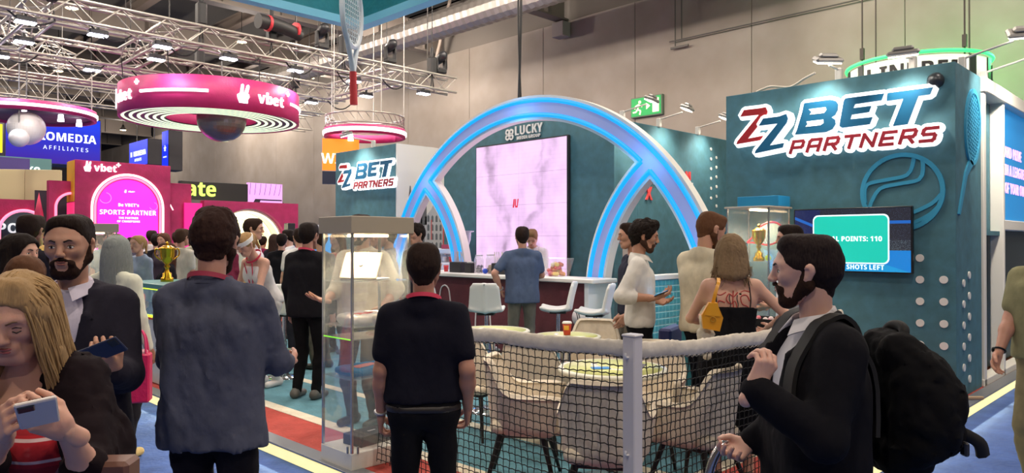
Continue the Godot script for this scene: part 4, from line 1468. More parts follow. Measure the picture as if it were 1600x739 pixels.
func rigging() -> void:
	var H := 6.05
	add_truss("long front truss of the square frame above the pink ring", Vector3(2.6, H, -15.8), Vector3(13.4, H, -15.8))
	add_truss("long rear truss of the square frame above the pink ring", Vector3(2.2, H, -19.1), Vector3(11.9, H, -19.1))
	add_truss("second rear truss hanging just behind the square frame", Vector3(2.2, 6.0, -21.2), Vector3(12.4, 6.0, -21.2))
	add_truss("short left cross truss of the square frame", Vector3(3.5, H, -16.0), Vector3(3.5, H, -18.9))
	add_truss("short cross truss near the left third of the square frame", Vector3(5.9, H, -16.0), Vector3(5.9, H, -18.9))
	add_truss("short right cross truss at the end of the square frame", Vector3(11.5, H, -16.0), Vector3(11.5, H, -18.9))
	add_truss("small dark truss higher up behind the frame at left", Vector3(3.5, 7.6, -24.0), Vector3(6.8, 7.6, -27.5), 0.5)
	add_truss("long far truss low over the blue screens", Vector3(4.0, 7.0, -30.0), Vector3(17.0, 7.0, -30.0), 0.6)
	add_truss("warm lit far truss between frame and hall wall", Vector3(7.0, 6.7, -24.5), Vector3(14.5, 6.7, -24.5), 0.5)
	# lamps on the trusses
	var first: Node3D = null
	for q: Array in [[3.2, -15.8, "front truss", "first"], [4.4, -15.8, "front truss", "second"], [5.6, -15.8, "front truss", "third"], [7.0, -15.8, "front truss", "fourth"], [8.6, -15.8, "front truss", "fifth"], [10.2, -15.8, "front truss", "sixth"], [12.4, -15.8, "front truss", "seventh"], [3.4, -19.1, "rear truss", "first"], [5.2, -19.1, "rear truss", "second"], [8.9, -19.1, "rear truss", "third"], [10.9, -19.1, "rear truss", "fourth"], [3.5, -17.4, "left cross truss", "first"], [5.9, -17.0, "middle cross truss", "first"], [11.5, -17.2, "right cross truss", "first"]]:
		var pos := Vector3(q[0], H - 0.3, q[1])
		var fl: String = "small bright floodlight under the %s, %s from its left end" % [q[2], q[3]]
		if first == null:
			first = thing("truss_floodlight", fl, "lamp", pos, 0.0, "floodlights under the trusses")
			part("housing", bx(Vector3(0.34, 0.1, 0.2), 0.02), mat("3c3d42", 0.5), first)
			part("lens", bx(Vector3(0.32, 0.02, 0.18)), glow("f0ecff", 22.0), first, Vector3(0, -0.056, 0))
			part("clamp", bx(Vector3(0.05, 0.12, 0.05)), mat("2a2a2c", 0.5), first, Vector3(0, 0.1, 0))
			var l := SpotLight3D.new()
			l.name = "light"
			l.position = Vector3(0, -0.08, 0)
			l.rotation.x = -PI / 2
			l.spot_angle = 70
			l.spot_attenuation = 1.0
			l.spot_range = 60
			l.light_energy = 3.5
			l.light_color = Color("f2f0ff")
			l.light_size = 0.15
			l.shadow_enabled = true
			first.add_child(l)
		else:
			copy(first, "truss_floodlight", fl, pos)
	# black hoists with their straps
	var blk := mat("1b1b1d", 0.6)
	var hoist := MB.new().box(Vector3(0, 0.1, 0), Vector3(0.2, 0.5, 0.22), 0.04).tube([Vector3(0, 0.35, 0), Vector3(0, 0.6, 0)], 0.05, -1, 8).tube([Vector3(-0.05, -0.5, 0), Vector3(0, -0.12, 0), Vector3(0.05, -0.5, 0)], 0.02, -1, 6)
	hoist.tube([Vector3(0.0, 0.6, 0), Vector3(0, 4.4, 0)], 0.012, -1, 5)
	var hm := hoist.done()
	var hl := ["beside the left corner of the truss frame", "on the long front truss near its left third", "on the long front truss over the pink ring", "on the front truss right of the pink ring", "on the rear truss over the pink ring", "on the rear truss right of the pink ring", "at the right end of the front truss"]
	var hp := [Vector3(3.6, 6.3, -15.7), Vector3(6.4, 6.45, -15.8), Vector3(8.0, 6.4, -15.8), Vector3(9.9, 6.45, -15.8), Vector3(7.7, 6.35, -19.1), Vector3(10.4, 6.2, -19.1), Vector3(12.7, 6.4, -15.8)]
	for i in hp.size():
		single("chain_hoist", hm, blk, "black chain hoist " + hl[i], "hoist", hp[i])
	var mv := func(p: Vector3, label: String) -> void:
		var o := thing("moving_spotlight", label, "spotlight", p)
		part("yoke", MB.new().box(Vector3(0, 0.16, 0), Vector3(0.3, 0.12, 0.2), 0.02).box(Vector3(-0.14, 0.34, 0), Vector3(0.05, 0.34, 0.12), 0.01).box(Vector3(0.14, 0.34, 0), Vector3(0.05, 0.34, 0.12), 0.01).done(), blk, o)
		part("head", MB.new().lathe([Vector2(0, 0), Vector2(0.1, 0), Vector2(0.12, 0.1), Vector2(0.12, 0.32), Vector2(0.07, 0.4), Vector2(0, 0.4)], 14, Transform3D(Basis(Vector3.RIGHT, 1.1), Vector3(0, 0.45, -0.15))).done(), mat("26272b", 0.4), o)
	mv.call(Vector3(13.0, 6.25, -15.8), "black moving spotlight standing on the right end of the front truss")
	mv.call(Vector3(9.3, 6.25, -15.8), "black moving spotlight on the front truss above the pink ring's right side")
	mv.call(Vector3(11.3, 6.25, -15.8), "black moving spotlight beside the hanging racket")
	var bag := thing("cable_bag", "fat black cable roll with red bands lying on the front truss", "bag", Vector3(8.1, 6.5, -15.6), 0.1)
	part("roll", MB.new().tube(bent(Vector3(-0.55, 0.1, 0), Vector3(0.55, 0, 0), -0.05), 0.17, 0.14, 12).done(), blk, bag)
	for x: float in [-0.3, 0.42]: part("band", MB.new().tube([Vector3(x - 0.03, 0.1, 0), Vector3(x + 0.03, 0.1, 0)], 0.185, -1, 12).done(), mat("c0303a", 0.6), bag)
	var lc := thing("loose_cables", "black cables looping under the truss frame", "cable", Vector3(0, 5.85, 0))
	for k in 7:
		var x0 := 2.9 + k * 1.35
		part("cable", MB.new().tube(bent(Vector3(x0, 0, -15.7), Vector3(x0 + 0.8, 0, -15.9), 0.16 + 0.05 * (k % 3)), 0.018, -1, 5).done(), blk, lc)
		part("cable", MB.new().tube(bent(Vector3(x0 + 0.5, 0, -19.2), Vector3(x0 + 1.2, 0, -19.0), 0.22), 0.018, -1, 5).done(), blk, lc)
	# straps from truss to rings
	# big pink ring
	var ring := thing("hanging_ring", "big pink hanging ring with white lettering and glowing concentric rings beneath", "ring sign", Vector3(7.35, 4.55, -17.5))
	var R := 2.0
	var pk := mottled("c22a72", 0.55, 0.6, "grain", 0.2)
	part("band", MB.new().lathe([Vector2(R - 0.06, 0.0), Vector2(R, 0.0), Vector2(R, 0.7), Vector2(R - 0.06, 0.7), Vector2(R - 0.06, 0.0)], 72).done(), pk, ring)
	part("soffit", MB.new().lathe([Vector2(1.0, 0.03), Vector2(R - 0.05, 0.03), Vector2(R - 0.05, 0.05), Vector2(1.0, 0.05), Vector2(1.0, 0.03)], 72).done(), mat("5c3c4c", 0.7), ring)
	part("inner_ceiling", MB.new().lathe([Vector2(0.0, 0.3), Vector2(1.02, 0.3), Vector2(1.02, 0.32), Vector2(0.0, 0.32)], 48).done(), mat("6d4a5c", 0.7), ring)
	for k in 6:
		var rr := R - 0.1 - k * 0.165
		part("light_ring", MB.new().lathe([Vector2(rr - 0.035, 0.02), Vector2(rr + 0.035, 0.02), Vector2(rr + 0.035, 0.032), Vector2(rr - 0.035, 0.032), Vector2(rr - 0.035, 0.02)], 72).done(), glow("e8ffd4", 0.85, "c8d4bc"), ring)
	var on := func(deg: float, y: float, lift: float) -> Transform3D:   # on the band; 0 looks at the aisle, positive to the right
		var th := deg_to_rad(deg) + atan2(-7.35, 17.5)
		return Transform3D(Basis(Vector3.UP, th), Vector3(sin(th) * (R + lift), y, cos(th) * (R + lift)))
	var lit := glow("fff6f6", 1.3)
	for c: float in [30.0, -72.0, 132.0]:
		var vm := MB.new()
		victory(vm, on.call(c - 11.5, 0.16, 0.005), 0.42)
		part("lit_emblem", vm.done(), lit, ring)
		var ls := ["v", "b", "e", "t"]
		for i in 4:
			var tr: Transform3D = on.call(c + 0.5 + i * 5.6, 0.33, 0.02)
			var w := part("lit_letters", words(ls[i], 0.24, 0.03), lit, ring)
			w.transform = tr
		var pl := part("lit_plus", MB.new().box(Vector3.ZERO, Vector3(0.12, 0.04, 0.03)).box(Vector3.ZERO, Vector3(0.04, 0.12, 0.03)).done(), lit, ring)
		pl.transform = on.call(c + 24.0, 0.57, 0.02)
	for c: Array in [[-45, -2], [58, 100]]:
		var bar := MB.new()
		var pts: Array = []
		for k in 13: pts.append((on.call(lerpf(c[0], c[1], k / 12.0), 0.36, 0.01) as Transform3D).origin)
		bar.tube(pts, 0.035, -1, 8)
		part("light_bar", bar.done(), lit, ring)
	for k in 6:
		var a := TAU * k / 6 + 0.3
		part("hanging_chain", MB.new().tube([Vector3(cos(a) * 1.9, 0.7, sin(a) * 1.6), Vector3(cos(a) * 1.95, 1.3, sin(a) * 1.62)], 0.012, -1, 5).done(), blk, ring)
	var rl := AreaLight3D.new()
	rl.name = "ring_light"
	rl.area_size = Vector2(2.8, 2.8)
	rl.rotation.x = -PI / 2
	rl.position = Vector3(0, -0.08, 0)
	rl.light_energy = 1.2
	rl.light_color = Color("f2ffe2")
	rl.area_range = 40
	rl.shadow_enabled = true
	ring.add_child(rl)
	mirror_ball("big mirror ball hanging in the middle of the big pink ring", Vector3(7.5, 4.62, -17.3), 0.56, "6e6660", 0.28)
	# thin ring at left with two balls
	var r2 := thing("hanging_ring", "thin pink hanging ring with one white light line at far left", "ring sign", Vector3(4.25, 4.62, -20.4))
	part("band", MB.new().lathe([Vector2(1.28, 0.0), Vector2(1.37, 0.0), Vector2(1.37, 0.22), Vector2(1.28, 0.22), Vector2(1.28, 0.0)], 56).done(), pk, r2)
	part("light_line", MB.new().lathe([Vector2(1.37, 0.07), Vector2(1.40, 0.07), Vector2(1.40, 0.14), Vector2(1.37, 0.14)], 56).done(), lit, r2)
	part("disc", MB.new().lathe([Vector2(0, 0.06), Vector2(1.3, 0.06), Vector2(1.3, 0.1), Vector2(0, 0.1)], 48).done(), mat("5c5258", 0.7), r2)
	var h2 := MB.new()
	for k in 5:
		var a := TAU * k / 5
		h2.tube([Vector3(cos(a) * 1.3, 0.2, sin(a) * 0.7), Vector3(cos(a) * 1.3, 1.25, sin(a) * 0.7)], 0.014, -1, 5)
	part("hanging_cable", h2.done(), mat("b8b4ae", 0.5, 0.4), r2)
	for k in 4:
		var a := 0.4 + k * 0.75
		part("spot_lamp", MB.new().lathe([Vector2(0, -0.1), Vector2(0.07, -0.1), Vector2(0.05, 0.06), Vector2(0, 0.06)], 10).done(), glow("fff0ff", 6.0), r2, Vector3(cos(a) * 1.0, -0.04, sin(a) * 1.0))
	mirror_ball("large pale pearly ball hanging under the thin pink ring", Vector3(3.98, 4.25, -19.5), 0.38, "e4e2de", 0.4)
	mirror_ball("smaller pale ball hanging just below the large pearly ball", Vector3(3.78, 3.98, -19.2), 0.2, "e0dedc", 0.4)
	# far ring with its round truss
	var r3 := thing("hanging_ring", "small pink hanging ring with white light line above the left teal tower", "ring sign", Vector3(10.18, 4.22, -15.27))
	part("band", MB.new().lathe([Vector2(0.9, 0.0), Vector2(0.98, 0.0), Vector2(0.98, 0.2), Vector2(0.9, 0.2), Vector2(0.9, 0.0)], 48).done(), pk, r3)
	part("light_line", MB.new().lathe([Vector2(0.98, 0.05), Vector2(1.01, 0.05), Vector2(1.01, 0.14), Vector2(0.98, 0.14)], 48).done(), lit, r3)
	var rt := MB.new()
	for y: float in [0.26, 0.5]:
		var pts: Array = []
		for k in 33: pts.append(Vector3(cos(TAU * k / 32) * 0.95, y, sin(TAU * k / 32) * 0.95))
		rt.tube(pts, 0.02, -1, 6)
	for k in 32:
		var a := TAU * k / 32
		var b2 := TAU * (k + 1) / 32
		rt.tube([Vector3(cos(a) * 0.95, 0.26, sin(a) * 0.95), Vector3(cos(b2) * 0.95, 0.5, sin(b2) * 0.95)], 0.01, -1, 5)
	part("round_truss", rt.done(), mat("aba69e", 0.38, 0.65), r3)
	var h3 := MB.new()
	for k in 5:
		var a := TAU * k / 5 + 0.5
		h3.tube([Vector3(cos(a) * 0.95, 0.5, sin(a) * 0.95), Vector3(cos(a) * 0.95, 6.1, sin(a) * 0.95)], 0.013, -1, 5)
	part("hanging_cable", h3.done(), mat("c0bcb6", 0.4, 0.5), r3)
	part("spot_lamp", MB.new().lathe([Vector2(0, -0.1), Vector2(0.07, -0.1), Vector2(0.05, 0.06), Vector2(0, 0.06)], 10).done(), glow("fff0e0", 5.0), r3, Vector3(-0.6, -0.05, 0.3))
	# green lit ring
	var g := thing("hanging_ring", "hanging round sign with green light tube and black letters behind the big tower", "ring sign", Vector3(15.9, 4.58, -4.6))
	part("panel", MB.new().lathe([Vector2(1.2, 0.0), Vector2(1.23, 0.0), Vector2(1.23, 0.5), Vector2(1.2, 0.5), Vector2(1.2, 0.0)], 64).done(), glow("e8e8dc", 0.45), g)
	var gp: Array = []
	for k in 65: gp.append(Vector3(cos(TAU * k / 64) * 1.26, 0.56, sin(TAU * k / 64) * 1.26))
	part("light_tube", MB.new().tube(gp, 0.035, -1, 8).done(), glow("3cff78", 1.2), g)
	var word := "LINEBET"
	for j in 3:
		for i in 7:
			var th := atan2(-15.9, 4.6) + deg_to_rad(-38.0 + i * 11.5 + j * 120.0)
			var w := part("letter", words(word[i], 0.28, 0.03), mat("1c1c1c", 0.5), g)
			w.transform = Transform3D(Basis(Vector3.UP, th), Vector3(sin(th) * 1.245, 0.24, cos(th) * 1.245))
	var h4 := MB.new()
	for k in 4:
		var a := TAU * k / 4 + 0.6
		h4.tube([Vector3(cos(a) * 1.2, 0.5, sin(a) * 1.2), Vector3(cos(a) * 1.2, 5.6, sin(a) * 1.2)], 0.016, -1, 6)
		h4.box(Vector3(cos(a) * 1.2, 0.75, sin(a) * 1.2), Vector3(0.07, 0.22, 0.07))
	for j in 3:
		for e: float in [-50.0, 46.0]:
			var th := atan2(-15.9, 4.6) + deg_to_rad(e + j * 120.0)
			var w := part("dark_post", bx(Vector3(0.14, 0.5, 0.03)), mat("2c3432", 0.5), g)
			w.transform = Transform3D(Basis(Vector3.UP, th), Vector3(sin(th) * 1.24, 0.25, cos(th) * 1.24))
	part("hanging_rod", h4.done(), mat("3a322c", 0.6), g)
	for q: Vector3 in [Vector3(1.6, 0.6, 0.5), Vector3(0.5, 0.6, 1.6), Vector3(1.5, 0.3, -0.6)]:
		var l := OmniLight3D.new()
		l.name = "green_light"
		l.position = q
		l.light_color = Color("50ff80")
		l.light_energy = 1.4
		l.light_size = 0.2
		l.shadow_enabled = true
		g.add_child(l)
	# teal hanging frame over the stand
	var hf := thing("hanging_banner", "square teal banner frame with pale blue lower edge hanging over the stand", "banner", Vector3(3.5, 4.6, -6.4))
	var ht := mottled("1f7c8a", 0.6, 0.5, "grain", 0.2)
	var pale := mat("7cc0d8", 0.5)
	for q: Array in [[0, -2.05, 4.1, 0.12], [0, 2.05, 4.1, 0.12], [-2.05, 0, 0.12, 4.1], [2.05, 0, 0.12, 4.1]]:
		part("panel", bx(Vector3(q[2], 1.6, q[3])), ht, hf, Vector3(q[0], 0.82, q[1]))
		part("lower_edge", bx(Vector3(q[2] + 0.03, 0.1, q[3] + 0.03)), pale, hf, Vector3(q[0], 0.0, q[1]))
	var h5 := MB.new()
	for x: float in [-2.0, 2.0]:
		for z: float in [-2.0, 2.0]: h5.tube([Vector3(x, 1.6, z), Vector3(x, 5.8, z)], 0.012, -1, 5)
	part("hanging_cable", h5.done(), mat("444444", 0.5), hf)
	hanging_racket()
	arm_lamps()


func mirror_ball(label: String, pos: Vector3, r: float, hex := "7c7a78", rough := 0.18) -> void:
	var o := thing("mirror_ball", label, "mirror ball", pos)
	var mb := MB.new()
	mb.st.set_smooth_group(-1)
	var n := 22
	for i in n:
		var a0 := -PI / 2 + PI * i / n
		var a1 := -PI / 2 + PI * (i + 1) / n
		mb.lathe([Vector2(cos(a0) * r, sin(a0) * r), Vector2(cos(a1) * r, sin(a1) * r)], 40, Transform3D(), 0, TAU, false)
	part("ball", mb.done(), mat(hex, rough, 0.55 if rough < 0.3 else 0.1), o)
	part("hanging_rod", MB.new().tube([Vector3(0, r, 0), Vector3(0, 6.0 - pos.y, 0)], 0.015, -1, 6).done(), mat("777777", 0.4, 0.5), o)


func hanging_racket() -> void:
	var p0 := at(549, 20, 8.9)
	var o := thing("giant_racket", "big white tennis racket with red grip hanging head up from the teal frame", "racket", p0, deg_to_rad(-45 + 80))
	o.rotation.z = 0.06
	var white := mat("dfe2e4", 0.45)
	var fr := MB.new()
	var pts: Array = []
	for k in 41: pts.append(Vector3(cos(TAU * k / 40) * 0.3, sin(TAU * k / 40) * 0.42 + 0.02, 0))
	fr.tube(pts, 0.034, -1, 8)
	fr.tube(curve([Vector3(-0.17, -0.33, 0), Vector3(-0.06, -0.55, 0), Vector3(0, -0.72, 0)], 10), 0.034, 0.036, 8)
	fr.tube(curve([Vector3(0.17, -0.33, 0), Vector3(0.06, -0.55, 0), Vector3(0, -0.72, 0)], 10), 0.034, 0.036, 8)
	part("frame", fr.done(), white, o)
	var st := MB.new()
	for k in range(-5, 6):
		var x := k * 0.054
		var h := 0.42 * sqrt(maxf(0, 1 - (x / 0.3) ** 2))
		st.tube([Vector3(x, -h + 0.02, 0.004), Vector3(x, h + 0.02, 0.004)], 0.0065, -1, 5, false)
	for k in range(-7, 8):
		var y := k * 0.058
		var w := 0.3 * sqrt(maxf(0, 1 - (y / 0.42) ** 2))
		st.tube([Vector3(-w, y + 0.02, -0.004), Vector3(w, y + 0.02, -0.004)], 0.0065, -1, 5, false)
	part("strings", st.done(), white, o)
	part("grip", MB.new().tube([Vector3(0, -0.7, 0), Vector3(0.0, -1.1, 0)], 0.045, 0.05, 8).done(), mat("c8373a", 0.6), o)
	part("hanging_wire", MB.new().tube([Vector3(0.3, 0.1, 0), Vector3(0.3, 4.0, 0)], 0.005, -1, 5).done(), mat("888888", 0.4, 0.5), o)


func arm_lamp(label: String, base: Vector3, dir: Vector3, energy: float, target: Vector3, group := "") -> void:
	# a clamp on the wall's top, an arm and a flat head that shines back on the wall
	var o := thing("arm_lamp", label, "lamp", base, 0.0, group)
	var wm := mat("c9c7c2", 0.4, 0.3)
	part("clamp", bx(Vector3(0.07, 0.14, 0.07), 0.01), wm, o, Vector3(0, 0.05, 0))
	part("arm", MB.new().tube([Vector3(0, 0.1, 0), dir * 0.85], 0.012, -1, 8).done(), wm, o)
	var f := (target - base - dir).normalized()
	var s := f.cross(Vector3.UP).normalized()
	var b := Basis(s, s.cross(f), -f)   # looks along f
	var h := part("head", MB.new().box(Vector3(0, 0, 0.03), Vector3(0.3, 0.16, 0.05), 0.02).box(Vector3(0, 0, 0.07), Vector3(0.2, 0.09, 0.05), 0.02).done(), mat("8e8c88", 0.4, 0.4), o)
	h.transform = Transform3D(b, dir)
	var l := part("lens", bx(Vector3(0.26, 0.12, 0.012)), glow("fff1dc", 7.0), o)
	l.transform = Transform3D(b, dir + f * 0.003)
	var sp := SpotLight3D.new()
	sp.name = "light"
	sp.transform = Transform3D(b, dir + f * 0.04)
	sp.spot_angle = 55
	sp.spot_attenuation = 1.0
	sp.light_energy = energy
	sp.light_color = Color("fff4e4")
	sp.light_size = 0.1
	sp.spot_range = 30
	sp.shadow_enabled = true
	o.add_child(sp)


func arm_lamps() -> void:
	var top := 3.49
	var nm := ["nearest the arch", "in the middle of the recess wall", "nearest the big tower"]
	for i in 3:
		var x: float = [8.8, 9.75, 10.9][i]
		arm_lamp("pale arm lamp on top of the recess wall, " + nm[i], Vector3(x, top, -6.5), Vector3(0.12, 0.22, 0.42), 2.2, Vector3(x, 2.6, -6.5))
	arm_lamp("grey arm lamp seen from behind above the middle of the big tower", Vector3(8.34, top, -3.2), Vector3(-0.32, 0.13, 0.0), 1.5, Vector3(8.3, 2.7, -3.5))
	arm_lamp("arm lamp shining down over the right part of the big tower", Vector3(8.34, top, -2.45), Vector3(-0.3, 0.07, 0.0), 1.2, Vector3(8.3, 2.6, -2.5))
	arm_lamp("arm lamp on top of the left teal tower", Vector3(8.02, top, -11.75), Vector3(-0.4, 0.2, -0.3), 2.2, Vector3(8.0, 2.6, -12.0))
	arm_lamp("long dark arm lamp above the white framed wall, nearer the tower", Vector3(8.75, top, -2.1), Vector3(0.08, 0.26, 0.52), 3.0, Vector3(9.9, 2.4, -2.1))
	arm_lamp("long dark arm lamp above the white framed wall, at the picture's edge", Vector3(9.65, top, -2.1), Vector3(0.08, 0.26, 0.52), 3.0, Vector3(10.9, 2.4, -2.1))
	var wire := MB.new()
	wire.tube(curve([Vector3(8.4, 3.5, -4.2), Vector3(8.36, 3.53, -4.0), Vector3(8.42, 3.5, -3.8), Vector3(8.36, 3.56, -3.6), Vector3(8.33, 3.6, -3.46)], 24), 0.014, -1, 6)
	single("loose_cable", wire.done(), mat("d8cfc0", 0.5), "pale loose cable lying along the top of the big tower", "cable")


# ---------------------------------------------------------------- furniture of the stand
var chair0: Node3D
var stool0: Node3D


func soft(called: String, f: Field, m: Material, parent: Node3D, merge := []) -> void:   # queue a smooth body
	jobs.append({"fields": [f] + merge, "mat": m, "name": called, "parent": parent})


func make_chair(label: String, pos: Vector3, turn: float) -> Node3D:
	# a tub armchair; its front looks along local +z
	var o := thing("tub_armchair", label, "chair", pos, turn, "beige tub armchairs around the tables")
	if not M.has("chair_shell"):
		var g: Array = []
		for v in 15:
			var row: Array = []
			for i in 41:
				var t := i / 20.0 - 1.0
				var a := t * 1.58
				var x := 0.262 * sin(a)
				var z := -0.235 * cos(a) + 0.02
				if absf(t) > 0.62: z += pow((absf(t) - 0.62) / 0.38, 1.3) * 0.22
				var back := clampf(1.0 - (absf(t) - 0.34) / 0.4, 0.0, 1.0)
				back = back * back * (3.0 - 2.0 * back)
				var top := lerpf(0.605, 0.815, back)
				var q := (v - 4.0) / 10.0
				if q < 0.0:   # tucked in under the seat
					var k := 1.0 + q * 1.1
					row.append(Vector3(x * 0.9 * (0.62 + 0.38 * k), 0.40 - 0.055 * sin((1.0 - k) * 1.5), z * 0.9 * (0.62 + 0.38 * k)))
				else:
					var fl := 0.9 + (0.13 + 0.09 * back) * q
					row.append(Vector3(x * fl, lerpf(0.40, top, q), z * fl))
			g.append(row)
		M["chair_shell"] = MB.new().shell(g, 0.045).done()
	part("shell", M["chair_shell"], cloth("ebdfca"), o)
	var s := Field.new()
	s.cell = 0.014
	for i in 5: s.cap(Vector3(-0.16, 0.40, -0.14 + i * 0.095), Vector3(0.16, 0.40, -0.14 + i * 0.095), 0.062, 0.062, 0.04, Vector3.UP, 1.3)
	soft("seat", s, cloth("e8dcc6"), o)
	var leg := mat("151413", 0.45)
	for x: float in [-1.0, 1.0]:
		for z: float in [-1.0, 1.0]:
			part("leg", MB.new().tube([Vector3(x * 0.15, 0.37, z * 0.13), Vector3(x * 0.25, 0.0, z * 0.23)], 0.02, 0.011, 8).done(), leg, o)
	part("under_frame", MB.new().box(Vector3(0, 0.345, 0), Vector3(0.34, 0.03, 0.3), 0.008).done(), leg, o)
	return o


func make_stool(label: String, pos: Vector3, turn: float) -> Node3D:
	var o := thing("bar_stool", label, "stool", pos, turn, "white bar stools at the bar")
	var f := Field.new()
	f.cell = 0.011
	for i in 19:
		var t := i / 18.0
		var w := lerpf(0.19, 0.17, t)
		var y := 0.765 - 0.03 * sin(t * PI)
		f.cap(Vector3(-w, y + 0.03, 0.2 - t * 0.34), Vector3(0, y, 0.2 - t * 0.34), 0.017, 0.017, 0.02)
		f.cap(Vector3(0, y, 0.2 - t * 0.34), Vector3(w, y + 0.03, 0.2 - t * 0.34), 0.017, 0.017, 0.02)
	for i in 20:
		var t := i / 19.0
		var w := lerpf(0.18, 0.15, t) * (1.0 if i < 18 else 0.85)
		var z := -0.15 - 0.05 * t - 0.02 * t * t
		var y := 0.775 + t * 0.31
		f.cap(Vector3(-w, y, z + 0.035), Vector3(0, y, z), 0.016, 0.016, 0.02)
		f.cap(Vector3(0, y, z), Vector3(w, y, z + 0.035), 0.016, 0.016, 0.02)
	soft("seat_shell", f, mat("e4e5e2", 0.3), o)
	var chrome := mat("d0d2d4", 0.12, 0.95)
	part("column", MB.new().tube([Vector3(0, 0.02, 0), Vector3(0, 0.42, 0)], 0.036, -1, 14).tube([Vector3(0, 0.42, 0), Vector3(0, 0.73, 0)], 0.024, -1, 14).done(), chrome, o)
	part("base", MB.new().lathe([Vector2(0.21, 0.0), Vector2(0.21, 0.012), Vector2(0.06, 0.035), Vector2(0.035, 0.08), Vector2(0, 0.08)], 28).done(), chrome, o)
	var pts: Array = []
	for k in 13: pts.append(Vector3(cos(PI * k / 12) * 0.15, 0.3, 0.02 + sin(PI * k / 12) * 0.2))
	part("footrest", MB.new().tube(pts, 0.012, -1, 8).tube([Vector3(-0.15, 0.3, 0.02), Vector3(0.15, 0.3, 0.02)], 0.012, -1, 8).done(), chrome, o)
	part("seat_plate", bx(Vector3(0.2, 0.02, 0.2), 0.005), mat("333333", 0.4, 0.5), o, Vector3(0, 0.725, 0))
	return o


func toward(p: Vector3, q: Vector3) -> float:   # turn that makes local +z look from p to q
	return atan2(q.x - p.x, q.z - p.z)


func table(label: String, pos: Vector3, r: float) -> Node3D:
	var o := thing("round_table", label, "table", pos)
	part("tabletop", MB.new().lathe([Vector2(0, 0.72), Vector2(r - 0.02, 0.72), Vector2(r, 0.735), Vector2(r, 0.748), Vector2(r - 0.008, 0.755), Vector2(0, 0.755)], 48).done(), mat("e9e8d6", 0.35), o)
	# printed ball pattern: yellow green disc parts and white seam
	part("print", MB.new().lathe([Vector2(0, 0.7555), Vector2(r * 0.9, 0.7555), Vector2(r * 0.9, 0.7562), Vector2(0, 0.7562)], 40).done(), mat("d7dd8a", 0.4), o)
	part("print", MB.new().lathe([Vector2(r * 0.5, 0.7565), Vector2(r * 0.62, 0.7565), Vector2(r * 0.62, 0.7568), Vector2(r * 0.5, 0.7568), Vector2(r * 0.5, 0.7565)], 30, Transform3D(Basis(), Vector3(r * 0.35, 0, 0)), PI * 0.6, PI * 1.4).done(), mat("f2f2e6", 0.4), o)
	part("column", MB.new().tube([Vector3(0, 0.02, 0), Vector3(0, 0.72, 0)], 0.035, -1, 14).done(), mat("d0d2d4", 0.15, 0.9), o)
	part("base", MB.new().lathe([Vector2(0.24, 0.0), Vector2(0.24, 0.012), Vector2(0.05, 0.04), Vector2(0, 0.04)], 30).done(), mat("d0d2d4", 0.15, 0.9), o)
	return o


func net_side(label: String, a: Vector3, b: Vector3, sag: float) -> void:
	# netting with a white top band between two points at band height; a is at the post
	var o := thing("tennis_net", label, "net", Vector3(a.x, 0, a.z))
	var d := b - a
	var l := Vector2(d.x, d.z).length()
	var u := Vector3(d.x, 0, d.z) / l
	var out := u.cross(Vector3.UP)
	var top := func(s: float) -> float:
		var t := s / l
		return lerpf(a.y, b.y, t) - sag * 4.0 * t * (1.0 - t) + 0.004 * sin(s * 9.0)
	var nn := FastNoiseLite.new()
	nn.frequency = 1.4
	var pos := func(s: float, y: float) -> Vector3: return u * s + Vector3(0, y, 0) + out * (nn.get_noise_2d(s, y) * 0.03)
	var cords := MB.new()
	var step := 0.05
	var n := int(l / step)
	for i in n + 1:
		var s := i * step
		var pts: Array = []
		var t: float = top.call(s) - 0.03
		var m := 26
		for k in m + 1:
			var y := lerpf(t, FLOOR + 0.06, float(k) / m)
			pts.append(pos.call(s + 0.004 * sin(k * 2.1 + i), y))
		cords.tube(pts, 0.0031, -1, 4, false)
	for k in 22:
		var pts: Array = []
		var m := n * 2
		for i in m + 1:
			var s := i * step * 0.5
			var t: float = top.call(s) - 0.03
			pts.append(pos.call(s, lerpf(t, FLOOR + 0.06, (k + 0.6) / 22.0) + (0.003 if i % 2 == 1 else -0.002)))
		cords.tube(pts, 0.0031, -1, 4, false)
	part("netting", cords.done(), mat("121212", 0.8), o)
	var band := Field.new()
	band.cell = 0.011
	var prev := Vector3.ZERO
	var m2 := int(l / 0.05)
	var n2 := FastNoiseLite.new()
	n2.frequency = 9.0
	for i in m2 + 1:
		var s := l * i / m2
		var p: Vector3 = pos.call(s, top.call(s) - 0.012)
		if i > 0: band.cap(prev, p, 0.041, 0.041, 0.012, out, 2.4)
		prev = p
	band.noise = n2
	band.amp = 0.006
	soft("top_band", band, cloth("ece4d4"), o)
	var st := MB.new()
	for i in int(l / 0.046):
		var s := i * 0.046 + 0.02
		var p: Vector3 = pos.call(s, top.call(s) - 0.048)
		st.tube([p + out * 0.021, p - Vector3(0, 0.014, 0), p - out * 0.021], 0.003, -1, 4)
	part("stitching", st.done(), mat("b9b2a4", 0.8), o).set_meta("kind", "stuff")


